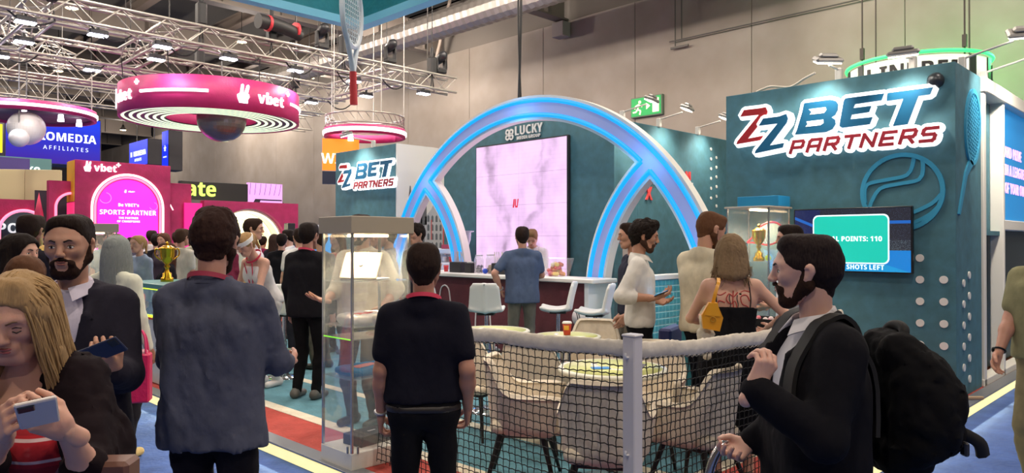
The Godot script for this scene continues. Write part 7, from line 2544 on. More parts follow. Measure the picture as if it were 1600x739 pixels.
	if hair == "braids":
		var rb := RandomNumberGenerator.new()
		rb.seed = seed_
		var bm := MB.new(HT)
		for i in 46:
			var a := PI * (-0.12 + 1.24 * i / 45.0)
			var c := Vector3(cos(a), 0, -sin(a) * 1.1)
			var l := rb.randf_range(0.26, 0.36)
			var pts := curve([Vector3(c.x * 0.03, 0.125, c.z * 0.03 - 0.01) * hk, Vector3(c.x * 0.082, 0.075, c.z * 0.082 - 0.012) * hk, Vector3(c.x * 0.106, -0.05, c.z * 0.11 - 0.01) * hk, Vector3(c.x * 0.115, -l, c.z * 0.12) * hk], 20)
			bm.tube(pts, 0.0085, 0.005, 6)
		var bo := part("braids", bm.done(), cloth(o.get("hcol", "888888"), "strands"), n)
		bo.set_meta("kind", "stuff")
	skins[n] = skin_f
	coats[n] = cl
	n.set_meta("head", n.transform * HT)
	return n


func on_skin(n: Node3D, x: float, y: float) -> Vector3:   # the point of a person's back at local x, y
	var f: Field = skins[n]
	var all := PackedInt32Array(range(f.A.size()))
	var z := -0.35
	while z < 0.0:
		var d := f.at(Vector3(x, y, z), all)
		if d < 0.0008: break
		z += maxf(d * 0.6, 0.0008)
	return Vector3(x, y, z)


func people() -> void:
	var g := func(px: float, d: float, y := 0.0) -> Vector3: return ground(px, d, y)
	# man in the dark suit, facing us
	var a := person({"label": "bearded man in dark navy suit and open pale shirt looking at us with phone", "at": g.call(113, 3.0), "face": -6.0, "h": 1.78, "bulk": 0.98, "top": "jacket", "tcol": "2b2934", "ucol": "d6cfe0", "vee": 1.0,
		"pcol": "1f1e26", "hair": "crop", "hcol": "221712", "beard": "2e1d16", "skin": "b98a72", "cell": 0.012, "fcell": 0.0042, "hpitch": 0.03, "hyaw": 0.12, "hroll": 0.02, "lids": 0.2,
		"lhw": at(180, 580, 2.70), "ln": Vector3(-0.3, 0.8, -0.2), "lu": at(150, 556, 2.60) - at(180, 580, 2.70), "lc": 0.55, "hcell": 0.0045, "le": Vector3(0.05, -1.0, -0.3)})
	# man in the blue linen shirt from behind
	person({"label": "man in loose blue grey linen shirt seen from behind with red lanyard", "at": g.call(332, 3.1), "face": 186.0, "h": 1.80, "bulk": 1.04, "top": "shirt", "tcol": "565a6c", "hem": 0.80, "pcol": "1d1b22",
		"hair": "quiff", "hcol": "34211c", "skin": "b98a78", "cell": 0.012, "fcell": 0.0055, "haircell": 0.005, "lanyard": "a2304a", "hpitch": 0.12, "hyaw": 0.15, "wrinkle": 0.014, "beard": "34211c",
		"lh": Vector3(0.17, 1.08, 0.34), "rh": Vector3(-0.17, 1.08, 0.34), "le": Vector3(0.45, -0.8, -0.5), "re": Vector3(-0.45, -0.8, -0.5), "lc": 0.6, "rc": 0.6})
	# man in the black polo shirt from behind
	person({"label": "man in black polo shirt seen from behind with red lanyard and hand in pocket", "at": g.call(662, 3.6), "face": 178.0, "h": 1.66, "bulk": 0.98, "top": "tee", "polo": true, "tcol": "1b1b26", "hem": 0.955, "pcol": "17171b",
		"hair": "short", "hcol": "2f221d", "skin": "b5836d", "cell": 0.012, "fcell": 0.0055, "haircell": 0.0055, "lanyard": "d83a58", "watch_l": "b8b8bc", "belt": "26211f",
		"lh": Vector3(0.225, 0.87, 0.05), "rh": Vector3(-0.225, 0.90, 0.05), "lc": 0.7, "rc": 0.5, "le": Vector3(0.25, 0, -1), "re": Vector3(-0.25, 0, -1)})
	# tattooed woman
	var tw := person({"label": "woman in black strappy dress with red tattoo across her bare back", "at": g.call(1143, 4.78, FLOOR), "face": 188.0, "h": 1.62, "fem": true, "bulk": 1.08, "top": "dress", "tcol": "17171b", "hem": 0.36, "neck_y": 1.24, "neck_tilt": 0.2, "bare_legs": true,
		"hair": "bob", "hcol": "8a7358", "skin": "d0a28c", "cell": 0.012, "fcell": 0.006, "haircell": 0.0055, "hpitch": 0.15, "scol": "3a2a22",
		"lh": Vector3(0.1, 1.12, 0.3), "rhw": at(1200, 512, 4.9), "le": Vector3(0.9, -0.7, -0.2), "re": Vector3(-0.6, -0.7, 0)})
	tattoo(tw)
	locks(tw, 120, 0.13, 0.25, "8a7358", 33)
	person({"label": "man in cream overshirt looking down to the right beside the tattooed woman", "at": g.call(1102, 5.6, FLOOR), "face": 236.0, "h": 1.80, "top": "shirt", "tcol": "d9cfb6", "hem": 0.87, "pcol": "202026", "sleeve": "short",
		"hair": "fade", "hcol": "6b4a34", "beard": "5a3c2a", "skin": "c2937a", "fcell": 0.0055, "hpitch": 0.3, "hyaw": -0.3, "collar": false, "lh": Vector3(0.16, 1.1, 0.36), "rh": Vector3(-0.16, 1.1, 0.36)})
	person({"label": "man with dark curly hair in white shirt holding a lit phone, facing right", "at": g.call(1000, 5.95, FLOOR), "face": 282.0, "h": 1.74, "top": "shirt", "tcol": "dedbd4", "hem": 0.91, "pcol": "17171b",
		"hair": "curly", "hcol": "1f1815", "beard": "4a352a", "skin": "b5866c", "fcell": 0.005, "haircell": 0.006, "hpitch": 0.12, "rhw": at(1022, 466, 5.7), "ru": at(1036, 462, 5.7) - at(1022, 466, 5.7), "rn": Vector3(0, 1, 0), "rc": 0.4,
		"lhw": at(1024, 470, 6.0), "sleeve": "rolled"})
	person({"label": "man in dark navy tee standing just behind the curly haired man", "at": g.call(988, 7.1, FLOOR), "face": 84.0, "h": 1.75, "top": "tee", "tcol": "2b2d3c", "pcol": "6a655c", "hair": "fade", "hcol": "2a1d18", "skin": "b98a72", "fcell": 0.0055, "lh": Vector3(0.24, 0.9, 0.12)})
	person({"label": "man in slate blue tee and grey trousers leaning at the bar with wristwatch", "at": g.call(816, 9.35, FLOOR), "face": 172.0, "h": 1.76, "bulk": 1.06, "top": "tee", "tcol": "53617c", "hem": 0.80, "pcol": "7a766c", "hair": "short", "hcol": "2a1e1a", "skin": "b98872", "fcell": 0.0065, "watch_l": "a8a8ac",
		"lh": Vector3(0.27, 0.96, 0.02), "le": Vector3(1, 0.1, -0.6), "lc": 0.9, "rh": Vector3(-0.22, 1.12, 0.35)})
	person({"label": "fair haired barista in white shirt bending behind the bar", "at": g.call(834, 11.5, FLOOR), "face": 12.0, "h": 1.78, "lean": 0.16, "top": "shirt", "tcol": "e4dfe2", "hair": "short", "hcol": "8a6b48", "skin": "c99c86", "fcell": 0.0065, "hpitch": 0.4, "lids": 1.0, "lh": Vector3(0.15, 1.05, 0.4), "rh": Vector3(-0.15, 1.05, 0.4)})
	# at the display case
	person({"label": "bearded man in rolled cream shirt behind the display case, one hand held out", "at": g.call(566, 6.35, FLOOR), "face": 22.0, "h": 1.80, "bulk": 1.05, "top": "shirt", "tcol": "d0c6b0", "sleeve": "rolled", "hem": 0.86, "pcol": "26262c", "hair": "short", "hcol": "2c1f1a", "beard": "33241d", "skin": "b98a70", "fcell": 0.0055,
		"rhw": at(507, 470, 6.1), "ru": at(486, 466, 6.0) - at(507, 470, 6.1), "rn": Vector3(0, 1, 0.1), "rc": 0.12, "lh": Vector3(0.25, 1.0, 0.1)})
	person({"label": "man all in black with red lanyard and white soled shoes left of the case", "at": g.call(481, 7.45, FLOOR), "face": 196.0, "h": 1.76, "bulk": 1.03, "top": "shirt", "tcol": "1d1c20", "hem": 0.82, "pcol": "141416", "scol": "5a5650", "hair": "short", "hcol": "221a18", "skin": "b08270", "fcell": 0.0065, "lanyard": "c83a58", "collar": false})
	person({"label": "woman with white headband and red lanyard leaning over the counter", "at": g.call(418, 8.1, FLOOR), "face": 28.0, "h": 1.74, "fem": true, "lean": 0.42, "top": "tank", "neck_y": 1.40, "tcol": "e6e2e0", "pcol": "e0dedc", "hair": "tied", "hcol": "a8865c", "skin": "cfa08a", "fcell": 0.0055, "hpitch": 0.25, "lids": 1.0, "lanyard": "c83050", "lanyard_len": 0.3, "headband": "f2f0ea",
		"lh": Vector3(0.18, 0.85, 0.45), "rh": Vector3(-0.3, 0.95, 0.35), "scol": "d8d4d0"})
	person({"label": "tall man in white polo shirt facing right in front of the cream tunnel", "at": g.call(393, 9.3, FLOOR), "face": 268.0, "h": 1.86, "top": "tee", "polo": true, "tcol": "e2e0e2", "pcol": "2a2a32", "hair": "short", "hcol": "33231b", "skin": "c2937c", "fcell": 0.0065})
	person({"label": "woman with long grey braids in pale green lit shirt seen from behind", "at": g.call(180, 5.7), "face": 192.0, "h": 1.72, "fem": true, "bulk": 1.12, "top": "shirt", "tcol": "dfe0cc", "hem": 0.9, "pcol": "26242a", "hair": "braids", "hcol": "8a8f8c", "skin": "9a6c50", "fcell": 0.0065, "haircell": 0.006,
		"rh": Vector3(-0.28, 0.82, 0.05), "lh": Vector3(0.24, 0.86, 0.1), "collar": false, "scol": "c0a468"})
	person({"label": "woman with dark bob and white top turned to the right at the far left", "at": g.call(26, 4.7), "face": 278.0, "h": 1.72, "fem": true, "top": "shirt", "tcol": "ece8e2", "hair": "bob", "hcol": "1f1714", "skin": "c59680", "fcell": 0.0055, "collar": false})
	person({"label": "tall man in dark shirt seen from behind at the far left", "at": g.call(46, 6.4), "face": 184.0, "h": 1.90, "top": "shirt", "tcol": "25222c", "hair": "short", "hcol": "2c1f1a", "skin": "a87a66", "fcell": 0.0075})
	person({"label": "woman with long straight brown hair seen from behind over the blonde woman", "at": g.call(38, 3.75), "face": 170.0, "h": 1.60, "fem": true, "top": "shirt", "tcol": "cfc8c0", "hair": "long", "hcol": "5a3b28", "skin": "c09078", "fcell": 0.0065, "collar": false})
	person({"label": "woman with long brown hair in black sitting behind the gold trophy", "at": g.call(262, 9.4), "face": 60.0, "h": 1.66, "fem": true, "top": "shirt", "tcol": "1c1a20", "hair": "long", "hcol": "4a2c20", "skin": "c59680", "fcell": 0.0065, "collar": false})
	person({"label": "man in grey shirt in profile seen through the glass display case", "at": g.call(606, 8.3, FLOOR), "face": 82.0, "h": 1.76, "top": "shirt", "tcol": "6a6c78", "hair": "short", "hcol": "2a1f1b", "skin": "bb8c76", "fcell": 0.0065})
	person({"label": "man with slick dark hair standing right behind the display case", "at": g.call(652, 8.9, FLOOR), "face": 40.0, "h": 1.78, "top": "tee", "tcol": "2c2a32", "hair": "quiff", "hcol": "221915", "skin": "b98a74", "fcell": 0.0065})
	person({"label": "dark haired man in white tee reaching to the counter behind the backpack man", "at": g.call(1238, 6.65, FLOOR), "face": 96.0, "h": 1.72, "top": "tee", "tcol": "dcdad8", "hair": "short", "hcol": "241a16", "skin": "c09078", "fcell": 0.0065, "lhw": at(1200, 478, 6.45), "rhw": at(1204, 476, 6.7)})
	person({"label": "man in olive tee and khaki trousers at the right edge with black wristband", "at": g.call(1640, 4.75), "face": 62.0, "watch_r": "1c1c1e", "h": 1.82, "top": "tee", "tcol": "8d8b6a", "pcol": "8a8164", "scol": "30281e", "hair": "short", "hcol": "3a2a20", "skin": "b98872", "lh": Vector3(0.26, 0.84, 0.06), "rh": Vector3(-0.18, 0.92, 0.22)})
	backpack_man()
	blonde_woman()
	carried()
	crowd()


func world_head(px: float, py: float, d: float) -> Vector3: return at(px, py, d)


func backpack_man() -> void:
	var p := person({"label": "bearded man in black suit with backpack looking left in the foreground", "at": ground(1270, 2.46, 0.0), "face": 86.0, "h": 1.69, "bulk": 1.2, "top": "jacket", "tcol": "17171c", "ucol": "e4e2e6", "vee": 1.12, "pcol": "121216",
		"hair": "fade", "hcol": "2a2120", "beard": "35241c", "skin": "d8ab98", "cell": 0.011, "fcell": 0.0036, "haircell": 0.0042, "hyaw": -0.42, "hpitch": -0.03, "twist": -0.1,
		"lhw": at(1176, 606, 2.23), "lu": at(1206, 552, 2.23) - at(1176, 606, 2.23), "ln": Vector3(0.3, -0.1, -1.0), "lc": 0.75, "le": Vector3(0.35, -1.0, -0.9),
		"rhw": at(1172, 690, 2.62), "rc": 0.7, "hcell": 0.004, "wrinkle": 0.006})
	# backpack, in the man's own axes
	var b := thing("backpack", "bulky black backpack with top handle and buckles on the bearded man's back", "backpack", p.position, p.rotation.y)
	var f := Field.new()
	f.cell = 0.011
	for i in 5:
		var t := i / 4.0
		var w: float = [0.07, 0.11, 0.12, 0.105, 0.06][i]
		var y := 0.97 + t * 0.36
		f.cap(Vector3(-w, y, -0.265 - 0.06 * sin(t * PI)), Vector3(w, y, -0.265 - 0.06 * sin(t * PI)), [0.07, 0.1, 0.105, 0.095, 0.06][i], -1, 0.09)
	f.cap(Vector3(-0.08, 1.04, -0.41), Vector3(0.08, 1.04, -0.41), 0.058, -1, 0.04)
	f.cap(Vector3(-0.08, 1.18, -0.39), Vector3(0.08, 1.18, -0.39), 0.064, -1, 0.04)
	f.noise = fold_noise(6.0, 44)
	f.amp = 0.016
	queue("bag", [f], cloth("141416"), b)
	var webbing := mat("0c0c0e", 0.8)
	var sp := MB.new()
	for q: float in [-1.0, 1.0]:
		var pts: Array = []
		for i in 33:   # over the shoulder, lying on the cloth
			var a := lerpf(-2.7, 2.5, i / 32.0)
			var dir := Vector3(0.10 * q * sin(absf(a) * 0.5), cos(a), sin(a)).normalized()
			pts.append(on_cloth(p, Vector3(0.125 * q, 1.30, -0.01), dir) + dir * 0.007)
		pts = curve(pts.filter(func(v): return v != Vector3.ZERO), 48)
		part("strap", MB.new().ribbon(pts, Vector3.RIGHT, 0.062, 0.014).done(), webbing, b)
	part("handle", MB.new().tube(curve([Vector3(-0.05, 1.33, -0.27), Vector3(-0.045, 1.385, -0.29), Vector3(0.0, 1.40, -0.295), Vector3(0.045, 1.385, -0.29), Vector3(0.05, 1.33, -0.27)], 24), 0.017, -1, 10).done(), webbing, b)
	for q: Array in [[0.15, 1.2, -0.38], [0.14, 1.02, -0.43], [-0.1, 1.1, -0.44]]:
		part("buckle", MB.new().box(Vector3.ZERO, Vector3(0.03, 0.045, 0.018), 0.005).done(), mat("2c2c30", 0.35), b, Vector3(q[0], q[1], q[2]))
	part("loose_strap", MB.new().tube(curve([Vector3(0.10, 1.06, -0.45), Vector3(0.11, 1.03, -0.50), Vector3(0.10, 0.985, -0.52)], 8), 0.014, -1, 6, true, 1.6).done(), webbing, b)
	part("key_tag", bx(Vector3(0.012, 0.012, 0.1), 0.003), mat("b89a78", 0.5), b, Vector3(0.09, 1.17, -0.48))
	# silver handle in front of him
	var h := thing("rolling_case", "dark rolling case with curved silver handle in the black suited man's far hand", "suitcase", at(1150, 700, 2.65) * Vector3(1, 0, 1), p.rotation.y)
	part("handle", MB.new().tube(curve([Vector3(0, 0.62, 0.10), Vector3(0, 0.85, 0.10), Vector3(0, 0.94, 0.06), Vector3(0, 0.965, 0.0), Vector3(0, 0.96, -0.04)], 24), 0.016, -1, 10).done(), mat("c0c0c2", 0.22, 0.9), h)
	part("case", MB.new().box(Vector3(0, 0.33, 0.06), Vector3(0.38, 0.6, 0.22), 0.03).done(), mat("1a1a1e", 0.5), h)
	for q: float in [-1.0, 1.0]: part("wheel", MB.new().lathe([Vector2(0, -0.012), Vector2(0.03, -0.012), Vector2(0.03, 0.012), Vector2(0, 0.012)], 14, Transform3D(Basis(Vector3.FORWARD, PI / 2), Vector3(0.15 * q, 0.03, 0.06))).done(), webbing, h)


func blonde_woman() -> void:
	# striped knit: colour follows the height on the body
	var im := Image.create(4, 256, false, Image.FORMAT_RGB8)
	for y in 256:
		var c := Color("b01f2a") if (y / 16) % 4 != 1 else Color("7c1420")
		if y % 32 in [4, 5, 6, 7, 8] : c = Color("e8d8d4")
		for x in 4: im.set_pixel(x, y, c)
	var m := StandardMaterial3D.new()
	m.albedo_texture = ImageTexture.create_from_image(im)
	m.uv1_triplanar = true
	m.uv1_scale = Vector3(2.2, 2.2, 2.2)
	m.roughness = 0.95
	m.normal_enabled = true
	m.normal_texture = M["folds"]
	m.normal_scale = 0.5
	var base := ground(38, 1.95, 0.0)
	var R := Vector3(S2, 0, S2)
	var C := Vector3(-S2, 0, S2)
	var d := {"label": "blonde woman in red striped top looking down at her phone at lower left", "at": base, "face": -8.0, "h": 1.60, "fem": true, "bulk": 1.0, "top": "tee", "sleeve": "none", "ny": 1.36, "wrinkle": 0.006, "tmat": m, "pcol": "1c1a22", "hair": "none", "hcol": "8a6a44", "brow": "7a5c42", "lip": "b0625c",
		"skin": "cf9e88", "cell": 0.011, "fcell": 0.0036, "hpitch": 0.30, "hyaw": 0.08, "lids": 1.0, "lhw": at(106, 674, 1.66), "lu": R * -0.35 + Vector3.UP * 0.45 + C * 0.5, "ln": R * -0.85 + Vector3.UP * 0.35 - C * 0.3, "lc": 0.6, "hcell": 0.004,
		"rhw": at(10, 678, 1.66), "ru": R * 0.35 + Vector3.UP * 0.45 + C * 0.5, "rn": R * 0.85 + Vector3.UP * 0.35 - C * 0.3, "rc": 0.6, "le": Vector3(0.15, -1.0, -0.2), "re": Vector3(-0.3, -1.0, -0.2)}
	var p := person(d)
	var HT: Transform3D = p.transform.affine_inverse() * (p.get_meta("head") as Transform3D)
	# her hair: a parted cap and long wavy locks over the shoulder
	var k := 1.60 / 1.75
	var f := Field.new()
	f.cell = 0.0048
	var v := func(x: float, y: float, z: float) -> Vector3: return Vector3(x, y, z) * k
	f.cap(v.call(0, 0.042, -0.036), v.call(0, 0.042, 0.014), 0.087 * k, 0.085 * k, 0.02, Vector3.RIGHT, 1.05)
	for s: float in [-1.0, 1.0]:
		f.cap(v.call(0.028 * s, 0.108, 0.045), v.call(0.074 * s, 0.03, 0.040), 0.018 * k, 0.02 * k, 0.03)
		f.cap(v.call(0.074 * s, 0.03, 0.038), v.call(0.088 * s, -0.12, 0.02), 0.02 * k, 0.018 * k, 0.03)
		f.cap(v.call(0.06 * s, 0.02, -0.05), v.call(0.08 * s, -0.2, -0.03), 0.042 * k, 0.03 * k, 0.03)
	f.cap(v.call(0, 0.02, -0.08), v.call(0, -0.26, -0.06), 0.06 * k, 0.055 * k, 0.03)
	f.dig(v.call(0, -0.015, 0.145), v.call(0, -0.1, 0.145), 0.104 * k, 0.104 * k, 0.008)
	f.cap(v.call(0.085, -0.1, 0.02), v.call(0.105, -0.27, -0.03), 0.034 * k, 0.03 * k, 0.03)
	f.cap(v.call(0.105, -0.27, -0.03), v.call(0.11, -0.42, -0.10), 0.03 * k, 0.01 * k, 0.03)
	f.cap(v.call(-0.085, -0.1, 0.02), v.call(-0.1, -0.3, -0.03), 0.034 * k, 0.03 * k, 0.03)
	f.noise = fold_noise(26.0, 8)
	f.nscale = Vector3(1.5, 0.35, 1.5)
	f.amp = 0.003
	f.move(HT, 0)
	var blonde := cloth("a58760", "strands")
	queue("hair", [f], blonde, p)
	locks(p, 330, 0.26, 0.47, "ab8c62", 21)
	# dark coat hanging on her shoulders
	var inv := p.transform.affine_inverse()
	var co := Field.new()
	co.cell = 0.012
	var sh := inv * at(92, 590, 1.98)
	co.cap(inv * at(84, 580, 2.06), inv * at(118, 592, 2.0), 0.045, 0.06, 0.05)
	co.cap(inv * at(112, 592, 2.0), inv * at(152, 700, 1.98), 0.075, 0.085, 0.06)
	co.cap(inv * at(152, 700, 1.98), inv * at(150, 860, 1.98), 0.085, 0.1, 0.06)
	co.cap(inv * at(118, 588, 1.96), inv * at(168, 740, 1.93), 0.035, 0.05, 0.03)
	co.cap(inv * at(50, 600, 2.2), inv * at(64, 900, 2.16), 0.11, 0.15, 0.08)
	co.cap(inv * at(-60, 600, 2.05), inv * at(-70, 880, 2.0), 0.1, 0.12, 0.08)
	for key: String in ["l", "r"]:
		var s0: Vector3 = p.get_meta("shoulder_" + key)
		var e0: Vector3 = p.get_meta("elbow_" + key)
		var w0: Vector3 = inv * (p.get_meta("wrist_" + key) as Vector3)
		co.cap(s0, e0, 0.068, 0.062, 0.04)
		co.cap(e0, e0.lerp(w0, 0.3), 0.06, 0.056, 0.03)
	co.noise = fold_noise(9.0, 12)
	co.amp = 0.014
	queue("coat", [co], cloth("1e1519"), p)
	# bag clasp and its brown edge
	var bg := thing("handbag", "brown handbag with gold clasp at the blonde woman's side", "handbag", at(158, 735, 1.8), deg_to_rad(-40))
	part("bag", MB.new().box(Vector3(0, -0.06, 0), Vector3(0.16, 0.18, 0.08), 0.01).done(), mat("6a4638", 0.5), bg)
	part("clasp", MB.new().box(Vector3(-0.01, 0.022, 0.042), Vector3(0.035, 0.018, 0.012), 0.004).done(), mat("d8b048", 0.25, 0.9), bg)


func phone(label: String, c: Vector3, along: Vector3, normal: Vector3, hex: String, glowing := false) -> void:
	# normal: out of the back of the phone
	var o := thing("smartphone", label, "phone", c)
	var y := along.normalized()
	var z := (normal - y * normal.dot(y)).normalized()
	o.basis = Basis(y.cross(z), y, z)
	part("case", MB.new().box(Vector3.ZERO, Vector3(0.074, 0.15, 0.009), 0.003).done(), mat(hex, 0.4), o)
	part("screen", bx(Vector3(0.068, 0.143, 0.001)), glow("5ab8ff", 1.2) if glowing else mat("101216", 0.15), o, Vector3(0, 0, -0.005))
	part("camera_bump", MB.new().box(Vector3(-0.018, 0.055, 0.006), Vector3(0.03, 0.03, 0.004), 0.002).done(), mat("2a2c30", 0.25), o)


func carried() -> void:
	phone("pale cased phone held in both hands by the blonde woman", at(60, 645, 1.545), (at(46, 588, 1.40) - at(58, 640, 1.55)).normalized(), (at(58, 640, 1.4) - at(58, 640, 1.55)).normalized() + Vector3(0.1, -1.0, 0.1), "d8cfc8")
	phone("dark blue phone held up by the suited man at left", at(160, 548, 2.60), at(186, 538, 2.60) - at(140, 556, 2.60), Vector3(-0.45, -0.6, 0.5), "2c3350")
	phone("phone with glowing blue screen in the curly haired man's hand", at(1030, 460, 5.68), at(1036, 456, 5.6) - at(1022, 462, 5.7), Vector3(0.2, -1, 0.2), "20242c", true)
	# pink bag of the braided woman
	var b := thing("shopping_bag", "bright pink shopping bag hanging from the braided woman's hand", "bag", at(219, 560, 5.45), deg_to_rad(-30))
	part("bag", MB.new().box(Vector3(0, -0.14, 0), Vector3(0.15, 0.36, 0.12), 0.012).done(), mat("c81f56", 0.35, 0.0, "folds", 3.0, 0.8), b)
	for z: float in [-0.045, 0.045]:
		part("handle", MB.new().tube(curve([Vector3(-0.05, 0.03, z), Vector3(-0.035, 0.16, z * 0.4), Vector3(0.0, 0.21, 0), Vector3(0.035, 0.16, z * 0.4), Vector3(0.05, 0.03, z)], 14), 0.008, -1, 6).done(), mat("d8306a", 0.5), b)
	part("wrapper", MB.new().box(Vector3(0, 0.045, 0), Vector3(0.1, 0.04, 0.08), 0.012).done(), mat("e8b4bc", 0.25), b)
	# yellow bag of the tattooed woman
	var y := thing("shoulder_bag", "small yellow shoulder bag with gold ring at the tattooed woman's hip", "handbag", at(1113, 492, 4.42), deg_to_rad(-52))
	part("bag", MB.new().prism([Vector2(-0.07, -0.1), Vector2(0.05, -0.12), Vector2(0.075, -0.02), Vector2(0.03, 0.09), Vector2(-0.03, 0.09), Vector2(-0.08, 0.0)], -0.03, 0.03).done(), mat("d8961c", 0.4), y)
	part("flap", MB.new().prism([Vector2(-0.06, 0.0), Vector2(0.055, -0.01), Vector2(0.035, 0.092), Vector2(-0.03, 0.092)], -0.036, 0.036).done(), mat("e0a024", 0.4), y)
	part("ring", MB.new().tube(arc(Vector2(0.0, -0.03), 0.018, 0, TAU, 16).map(func(p): return Vector3(p.x, p.y, 0.038)), 0.004, -1, 6).done(), mat("c89a3c", 0.3, 0.8), y)
	var t := y.transform.affine_inverse()
	y.scale = Vector3.ONE * 0.8
	part("strap", MB.new().ribbon(curve([t * at(1112, 478, 4.42), t * at(1119, 450, 4.42), t * at(1125, 430, 4.46), t * at(1125, 421, 4.58)], 16), Vector3.RIGHT, 0.026, 0.006).done(), mat("d8961c", 0.4), y)
	var sc := thing("white_scarf", "white cloth hanging below the yellow shoulder bag", "scarf", at(1101, 520, 4.5))
	var f := Field.new()
	f.cell = 0.009
	f.cap(Vector3(0, 0.09, 0), Vector3(-0.01, -0.02, 0.01), 0.03, 0.045, 0.03)
	f.cap(Vector3(-0.01, -0.02, 0.01), Vector3(-0.02, -0.13, 0.03), 0.045, 0.03, 0.03)
	f.noise = fold_noise(14.0, 6)
	f.amp = 0.016
	queue("cloth", [f], cloth("e4dcc8"), sc)


func crowd() -> void:
	# visitors farther off: [pixel column, distance, height, facing, hair, hair colour, top colour, female, label]
	var list := [
		[283, 11.0, 1.76, 200, "short", "4a3528", "cfcabc", false, "man in cream jacket among the crowd right of the arched screen"],
		[236, 15.0, 1.80, 185, "short", "2a1f1a", "d8d4d2", false, "man in white shirt standing before the right edge of the arched screen"],
		[222, 16.5, 1.72, 60, "short", "3a2a20", "3a4660", false, "man whose face shows left of the white shirted man by the arched screen"],
		[244, 13.0, 1.70, 170, "quiff", "1f1815", "24222a", false, "dark haired man in black under the right end of the arched screen"],
		[217, 9.6, 1.66, 20, "tied", "b89464", "9fb0c8", true, "fair woman in light blue shirt behind the braided woman"],
		[170, 12.0, 1.74, 330, "fade", "4a3428", "4c6a7c", false, "man in teal shirt behind the suited man's shoulder"],
		[157, 13.5, 1.70, 100, "short", "5a4a3c", "c0b8b0", false, "grey haired man left of the teal shirted man in the crowd"],
		[182, 14.0, 1.72, 80, "bob", "6a4a34", "d8c8c0", true, "brown haired woman under the left half of the arched screen"],
		[72, 10.0, 1.72, 190, "short", "241b17", "1e1c24", false, "dark haired man between the tall man and the suited man"],
		[8, 8.5, 1.70, 150, "short", "4a382c", "6a7a92", false, "man in blue grey shirt at the left picture edge"],
		[58, 8.2, 1.64, 200, "long", "c09a60", "cdb9a0", true, "woman with long fair hair left of the suited man's ear"],
		[310, 12.5, 1.80, 185, "short", "6a4a38", "b8b4a0", false, "tall light brown haired man left of the linen shirt man's head"],
		[322, 16.0, 1.86, 180, "quiff", "4a3530", "5a5460", false, "tall man whose head rises behind the linen shirt man"],
		[372, 15.0, 1.74, 190, "bob", "6a3c30", "c8c0bc", true, "red brown haired woman right of the linen shirt man"],
		[410, 17.5, 1.80, 180, "short", "2a1d18", "8a2a50", false, "man with pink lanyard before the middle of the cream tunnel"],
		[428, 14.0, 1.72, 190, "long", "3a2a24", "2a2830", true, "dark haired woman behind the headband woman"],
		[440, 12.0, 1.70, 175, "short", "241a18", "1c1b20", false, "man in black behind the headband woman's shoulder"],
		[452, 13.0, 1.78, 95, "short", "221a16", "e0dedc", false, "man in white shirt beside the black speaker tower"],
		[468, 10.4, 1.76, 150, "short", "2c1f1a", "e4e2e0", false, "man in white shirt just left of the man in black"],
		[445, 18.0, 1.78, 10, "fade", "241b17", "d4d0d0", false, "man in white facing us far back by the speaker tower"],
		[386, 13.0, 1.70, 60, "tied", "6a4a34", "c9a0a8", true, "woman in pale pink behind the tall white polo man"],
		[355, 13.5, 1.66, 170, "bob", "2a1e1a", "7a3048", true, "woman in crimson behind the linen shirt man's shoulder"],
		[276, 14.5, 1.76, 190, "fade", "33241c", "40424e", false, "man in charcoal behind the cream jacket man"],
		[256, 12.2, 1.72, 10, "long", "57382a", "3c3440", true, "woman with long hair beyond the trophy counter"],
		[140, 15.5, 1.76, 180, "short", "2a1f1b", "5c5660", false, "man in grey behind the farther display case"],
		[120, 17.0, 1.74, 185, "quiff", "3c2a22", "a84a62", false, "man in rose shirt beside the neon doorway"],
		[100, 14.0, 1.70, 170, "bob", "231a18", "46404c", true, "dark bobbed woman below the neon doorway"],
		[20, 14.5, 1.74, 180, "short", "2a201c", "30303c", false, "man in dark jacket under the far left neon arch"],
		[300, 18.5, 1.74, 190, "tied", "7a5a3c", "e0d8d0", true, "fair haired woman far back before the stepped pink wall"],
		[340, 19.0, 1.78, 180, "fade", "281d19", "22222a", false, "man in black far back at the tunnel's left foot"],
		[395, 19.5, 1.72, 185, "bob", "4a3428", "b4aca4", true, "brown bobbed woman far back inside the tunnel's mouth"],
		[204, 18.5, 1.78, 182, "short", "2c201b", "54505c", false, "man in slate shirt far back at the arched screen's foot"],
		[165, 19.0, 1.72, 178, "long", "4c3426", "8c8490", true, "long haired woman far back at the arched screen's left foot"],
		[500, 9.2, 1.72, 120, "short", "3a2a22", "4a4650", false, "man in dark grey seen through the left pane of the display case"],
		[528, 10.5, 1.70, 30, "bob", "5a3c30", "b04048", true, "woman in red seen through the display case"],
		[590, 11.0, 1.74, 60, "short", "2a201c", "8890a0", false, "man in light blue grey seen through the case's right pane"]]
	for q: Array in list:
		var onfloor := ground(q[0], q[1], 0.0)
		var y := FLOOR if onfloor.x > 2.8 and onfloor.z > -16.1 else 0.0
		person({"label": q[8], "at": ground(q[0], q[1], y), "face": q[3], "h": q[2], "hair": q[4], "hcol": q[5], "top": "shirt" if q[7] else "tee", "tcol": q[6], "fem": q[7], "cell": 0.02, "fcell": 0.0095, "haircell": 0.011, "hcell": 0.009, "collar": false, "skin": ["c59680", "b98a74", "a87860", "cda08c"][int(q[1] * 7) % 4], "pcol": ["24242c", "3a3c48", "5a564e"][int(q[0]) % 3], "face_bits": q[3] < 130 or q[3] > 230})


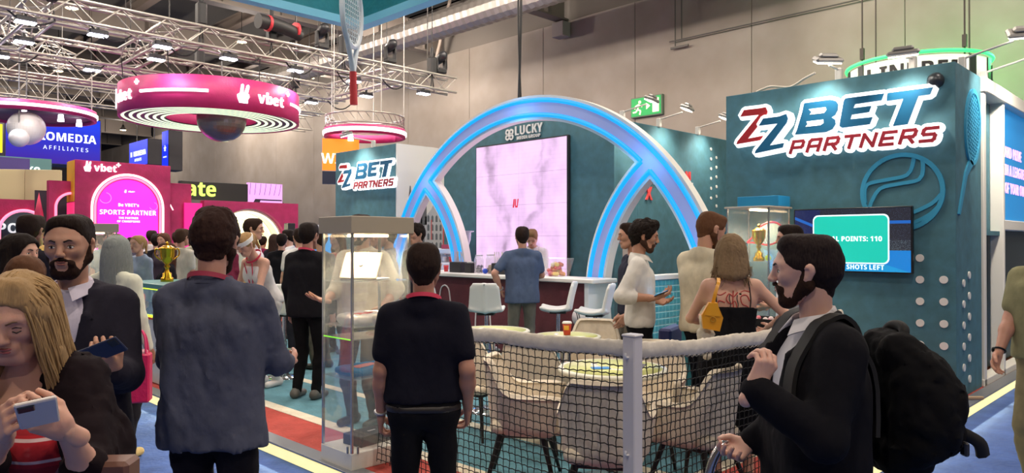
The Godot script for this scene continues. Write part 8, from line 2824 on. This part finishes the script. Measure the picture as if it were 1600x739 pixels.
func tattoo(n: Node3D) -> void:
	var ink := MB.new()
	var lines := [[[-0.11, 1.30], [-0.09, 1.34], [-0.05, 1.33], [-0.06, 1.28], [-0.10, 1.26], [-0.09, 1.21], [-0.04, 1.20], [-0.03, 1.25]], [[-0.03, 1.36], [0.0, 1.33], [0.03, 1.35], [0.05, 1.31], [0.02, 1.28], [-0.01, 1.30], [-0.02, 1.25], [0.02, 1.22], [0.06, 1.23]],
		[[0.05, 1.36], [0.09, 1.34], [0.12, 1.35]], [[0.06, 1.29], [0.10, 1.30], [0.11, 1.26], [0.07, 1.24], [0.05, 1.20], [0.09, 1.18]], [[0.0, 1.37], [0.005, 1.30], [-0.005, 1.22], [0.0, 1.16]], [[-0.07, 1.17], [-0.03, 1.19], [0.0, 1.17], [0.04, 1.18], [0.07, 1.16]], [[-0.12, 1.36], [-0.08, 1.37], [-0.05, 1.36]]]
	for l: Array in lines:
		var pts: Array = []
		for p: Vector3 in curve(l.map(func(q): return Vector3(q[0] * 0.9, q[1] * 0.925, 0)), 26): pts.append(on_skin(n, p.x, p.y))
		ink.tube(pts, 0.0042, 0.0028, 5)
	part("tattoo", ink.done(), mat("b2403c", 0.7), n)
	var dark := MB.new()
	for x: float in [-0.025, 0.022]:
		var pts: Array = []
		for i in 12: pts.append(on_skin(n, x + 0.004 * sin(i), 1.24 - i * 0.013))
		dark.tube(pts, 0.0035, 0.0025, 5)
	part("tattoo", dark.done(), mat("3a2a2c", 0.7), n)
	for q: float in [-1.0, 1.0]:
		var pts: Array = []
		for i in 14: pts.append(on_skin(n, q * (0.095 + 0.012 * sin(i * 0.2)), 1.345 - i * 0.016) - Vector3(0, 0, 0.002))
		part("dress_strap", MB.new().tube(pts, 0.004, -1, 6).done(), mat("17171b", 0.8), n)


func on_cloth(n: Node3D, c: Vector3, dir: Vector3) -> Vector3:   # where a line from outside meets a person's jacket or shirt
	var f: Field = coats[n]
	var all := PackedInt32Array(range(f.A.size()))
	var t := 0.45
	while t > 0.0:
		var d := f.at(c + dir * t, all)
		if d < 0.001: break
		t -= maxf(d * 0.5, 0.001)
	return c + dir * t


func locks(p: Node3D, count: int, short: float, long: float, hex: String, seed_: int) -> void:
	# separate wavy locks from a centre parting down over the sides and back
	var HT: Transform3D = p.transform.affine_inverse() * (p.get_meta("head") as Transform3D)
	var k := 0.94
	var r := RandomNumberGenerator.new()
	r.seed = seed_
	var lk := MB.new(HT)
	var front := seed_ == 21
	for i in count:
		var s := 1.0 if i % (4 if front else 2) != 0 else -1.0
		var ang := r.randf_range(-0.9, 1.0) if front else r.randf_range(-0.5, 1.57)
		var zz := r.randf_range(-0.07, 0.06)
		var wide := 0.092
		var v := func(x: float, y: float, z: float) -> Vector3: return Vector3(x, y, z) * k
		var a := v.call(0.006 * s, (0.123 if front else 0.128) - 7.0 * maxf(0.0, zz) ** 2 - 0.35 * maxf(0.0, -zz - 0.03), zz) as Vector3
		var a2 := v.call(s * wide * cos(ang), r.randf_range(0.02, 0.07), -0.01 - wide * 1.1 * sin(ang) + 0.3 * zz * cos(ang)) as Vector3
		var b := v.call(s * (0.098 + r.randf() * 0.02) * cos(ang * 0.8), -0.1, -0.01 - 0.11 * sin(ang)) as Vector3
		var l := r.randf_range(short, long)
		var fall := 1.0 if front else 0.0
		var c := v.call(s * (0.10 + r.randf() * 0.04) * cos(ang * 0.7), -l * 0.75, (0.03 - 0.16 * l) * fall - 0.10 * sin(ang)) as Vector3
		var e := v.call(s * (0.09 + r.randf() * 0.05) * cos(ang * 0.6), -l, (0.05 - 0.32 * l) * fall - 0.10 * sin(ang)) as Vector3
		var pts := curve([a, a2, b, c, e], 20)
		var ph := r.randf() * TAU
		for j in pts.size():
			var t := j / 20.0
			pts[j] += Vector3(sin(t * 13.0 + ph), 0, cos(t * 11.0 + ph)) * 0.010 * t * t
		lk.tube(pts, 0.0037, 0.0016, 5, true)
	var lo := part("locks", lk.done(), cloth(hex, "strands"), p)
	lo.set_meta("kind", "stuff")


# ---------------------------------------------------------------- smooth bodies become meshes
func mesh_bodies() -> void:
	var todo: Array = []
	for j: Dictionary in jobs:
		for f: Field in j.fields: todo.append(f)
	var run := func(i: int) -> void: (todo[i] as Field).run()
	var g := WorkerThreadPool.add_group_task(run, todo.size(), -1, true)
	WorkerThreadPool.wait_for_group_task_completion(g)
	for j: Dictionary in jobs:
		var v := PackedVector3Array()
		var n := PackedVector3Array()
		var ix := PackedInt32Array()
		for f: Field in j.fields:
			var o := v.size()
			v.append_array(f.verts)
			n.append_array(f.norms)
			for k in f.idx: ix.append(k + o)
		if ix.is_empty(): continue
		var arr := []
		arr.resize(Mesh.ARRAY_MAX)
		arr[Mesh.ARRAY_VERTEX] = v
		arr[Mesh.ARRAY_NORMAL] = n
		arr[Mesh.ARRAY_INDEX] = ix
		var am := ArrayMesh.new()
		am.add_surface_from_arrays(Mesh.PRIMITIVE_TRIANGLES, arr)
		part(j.name, am, j.mat, j.parent)
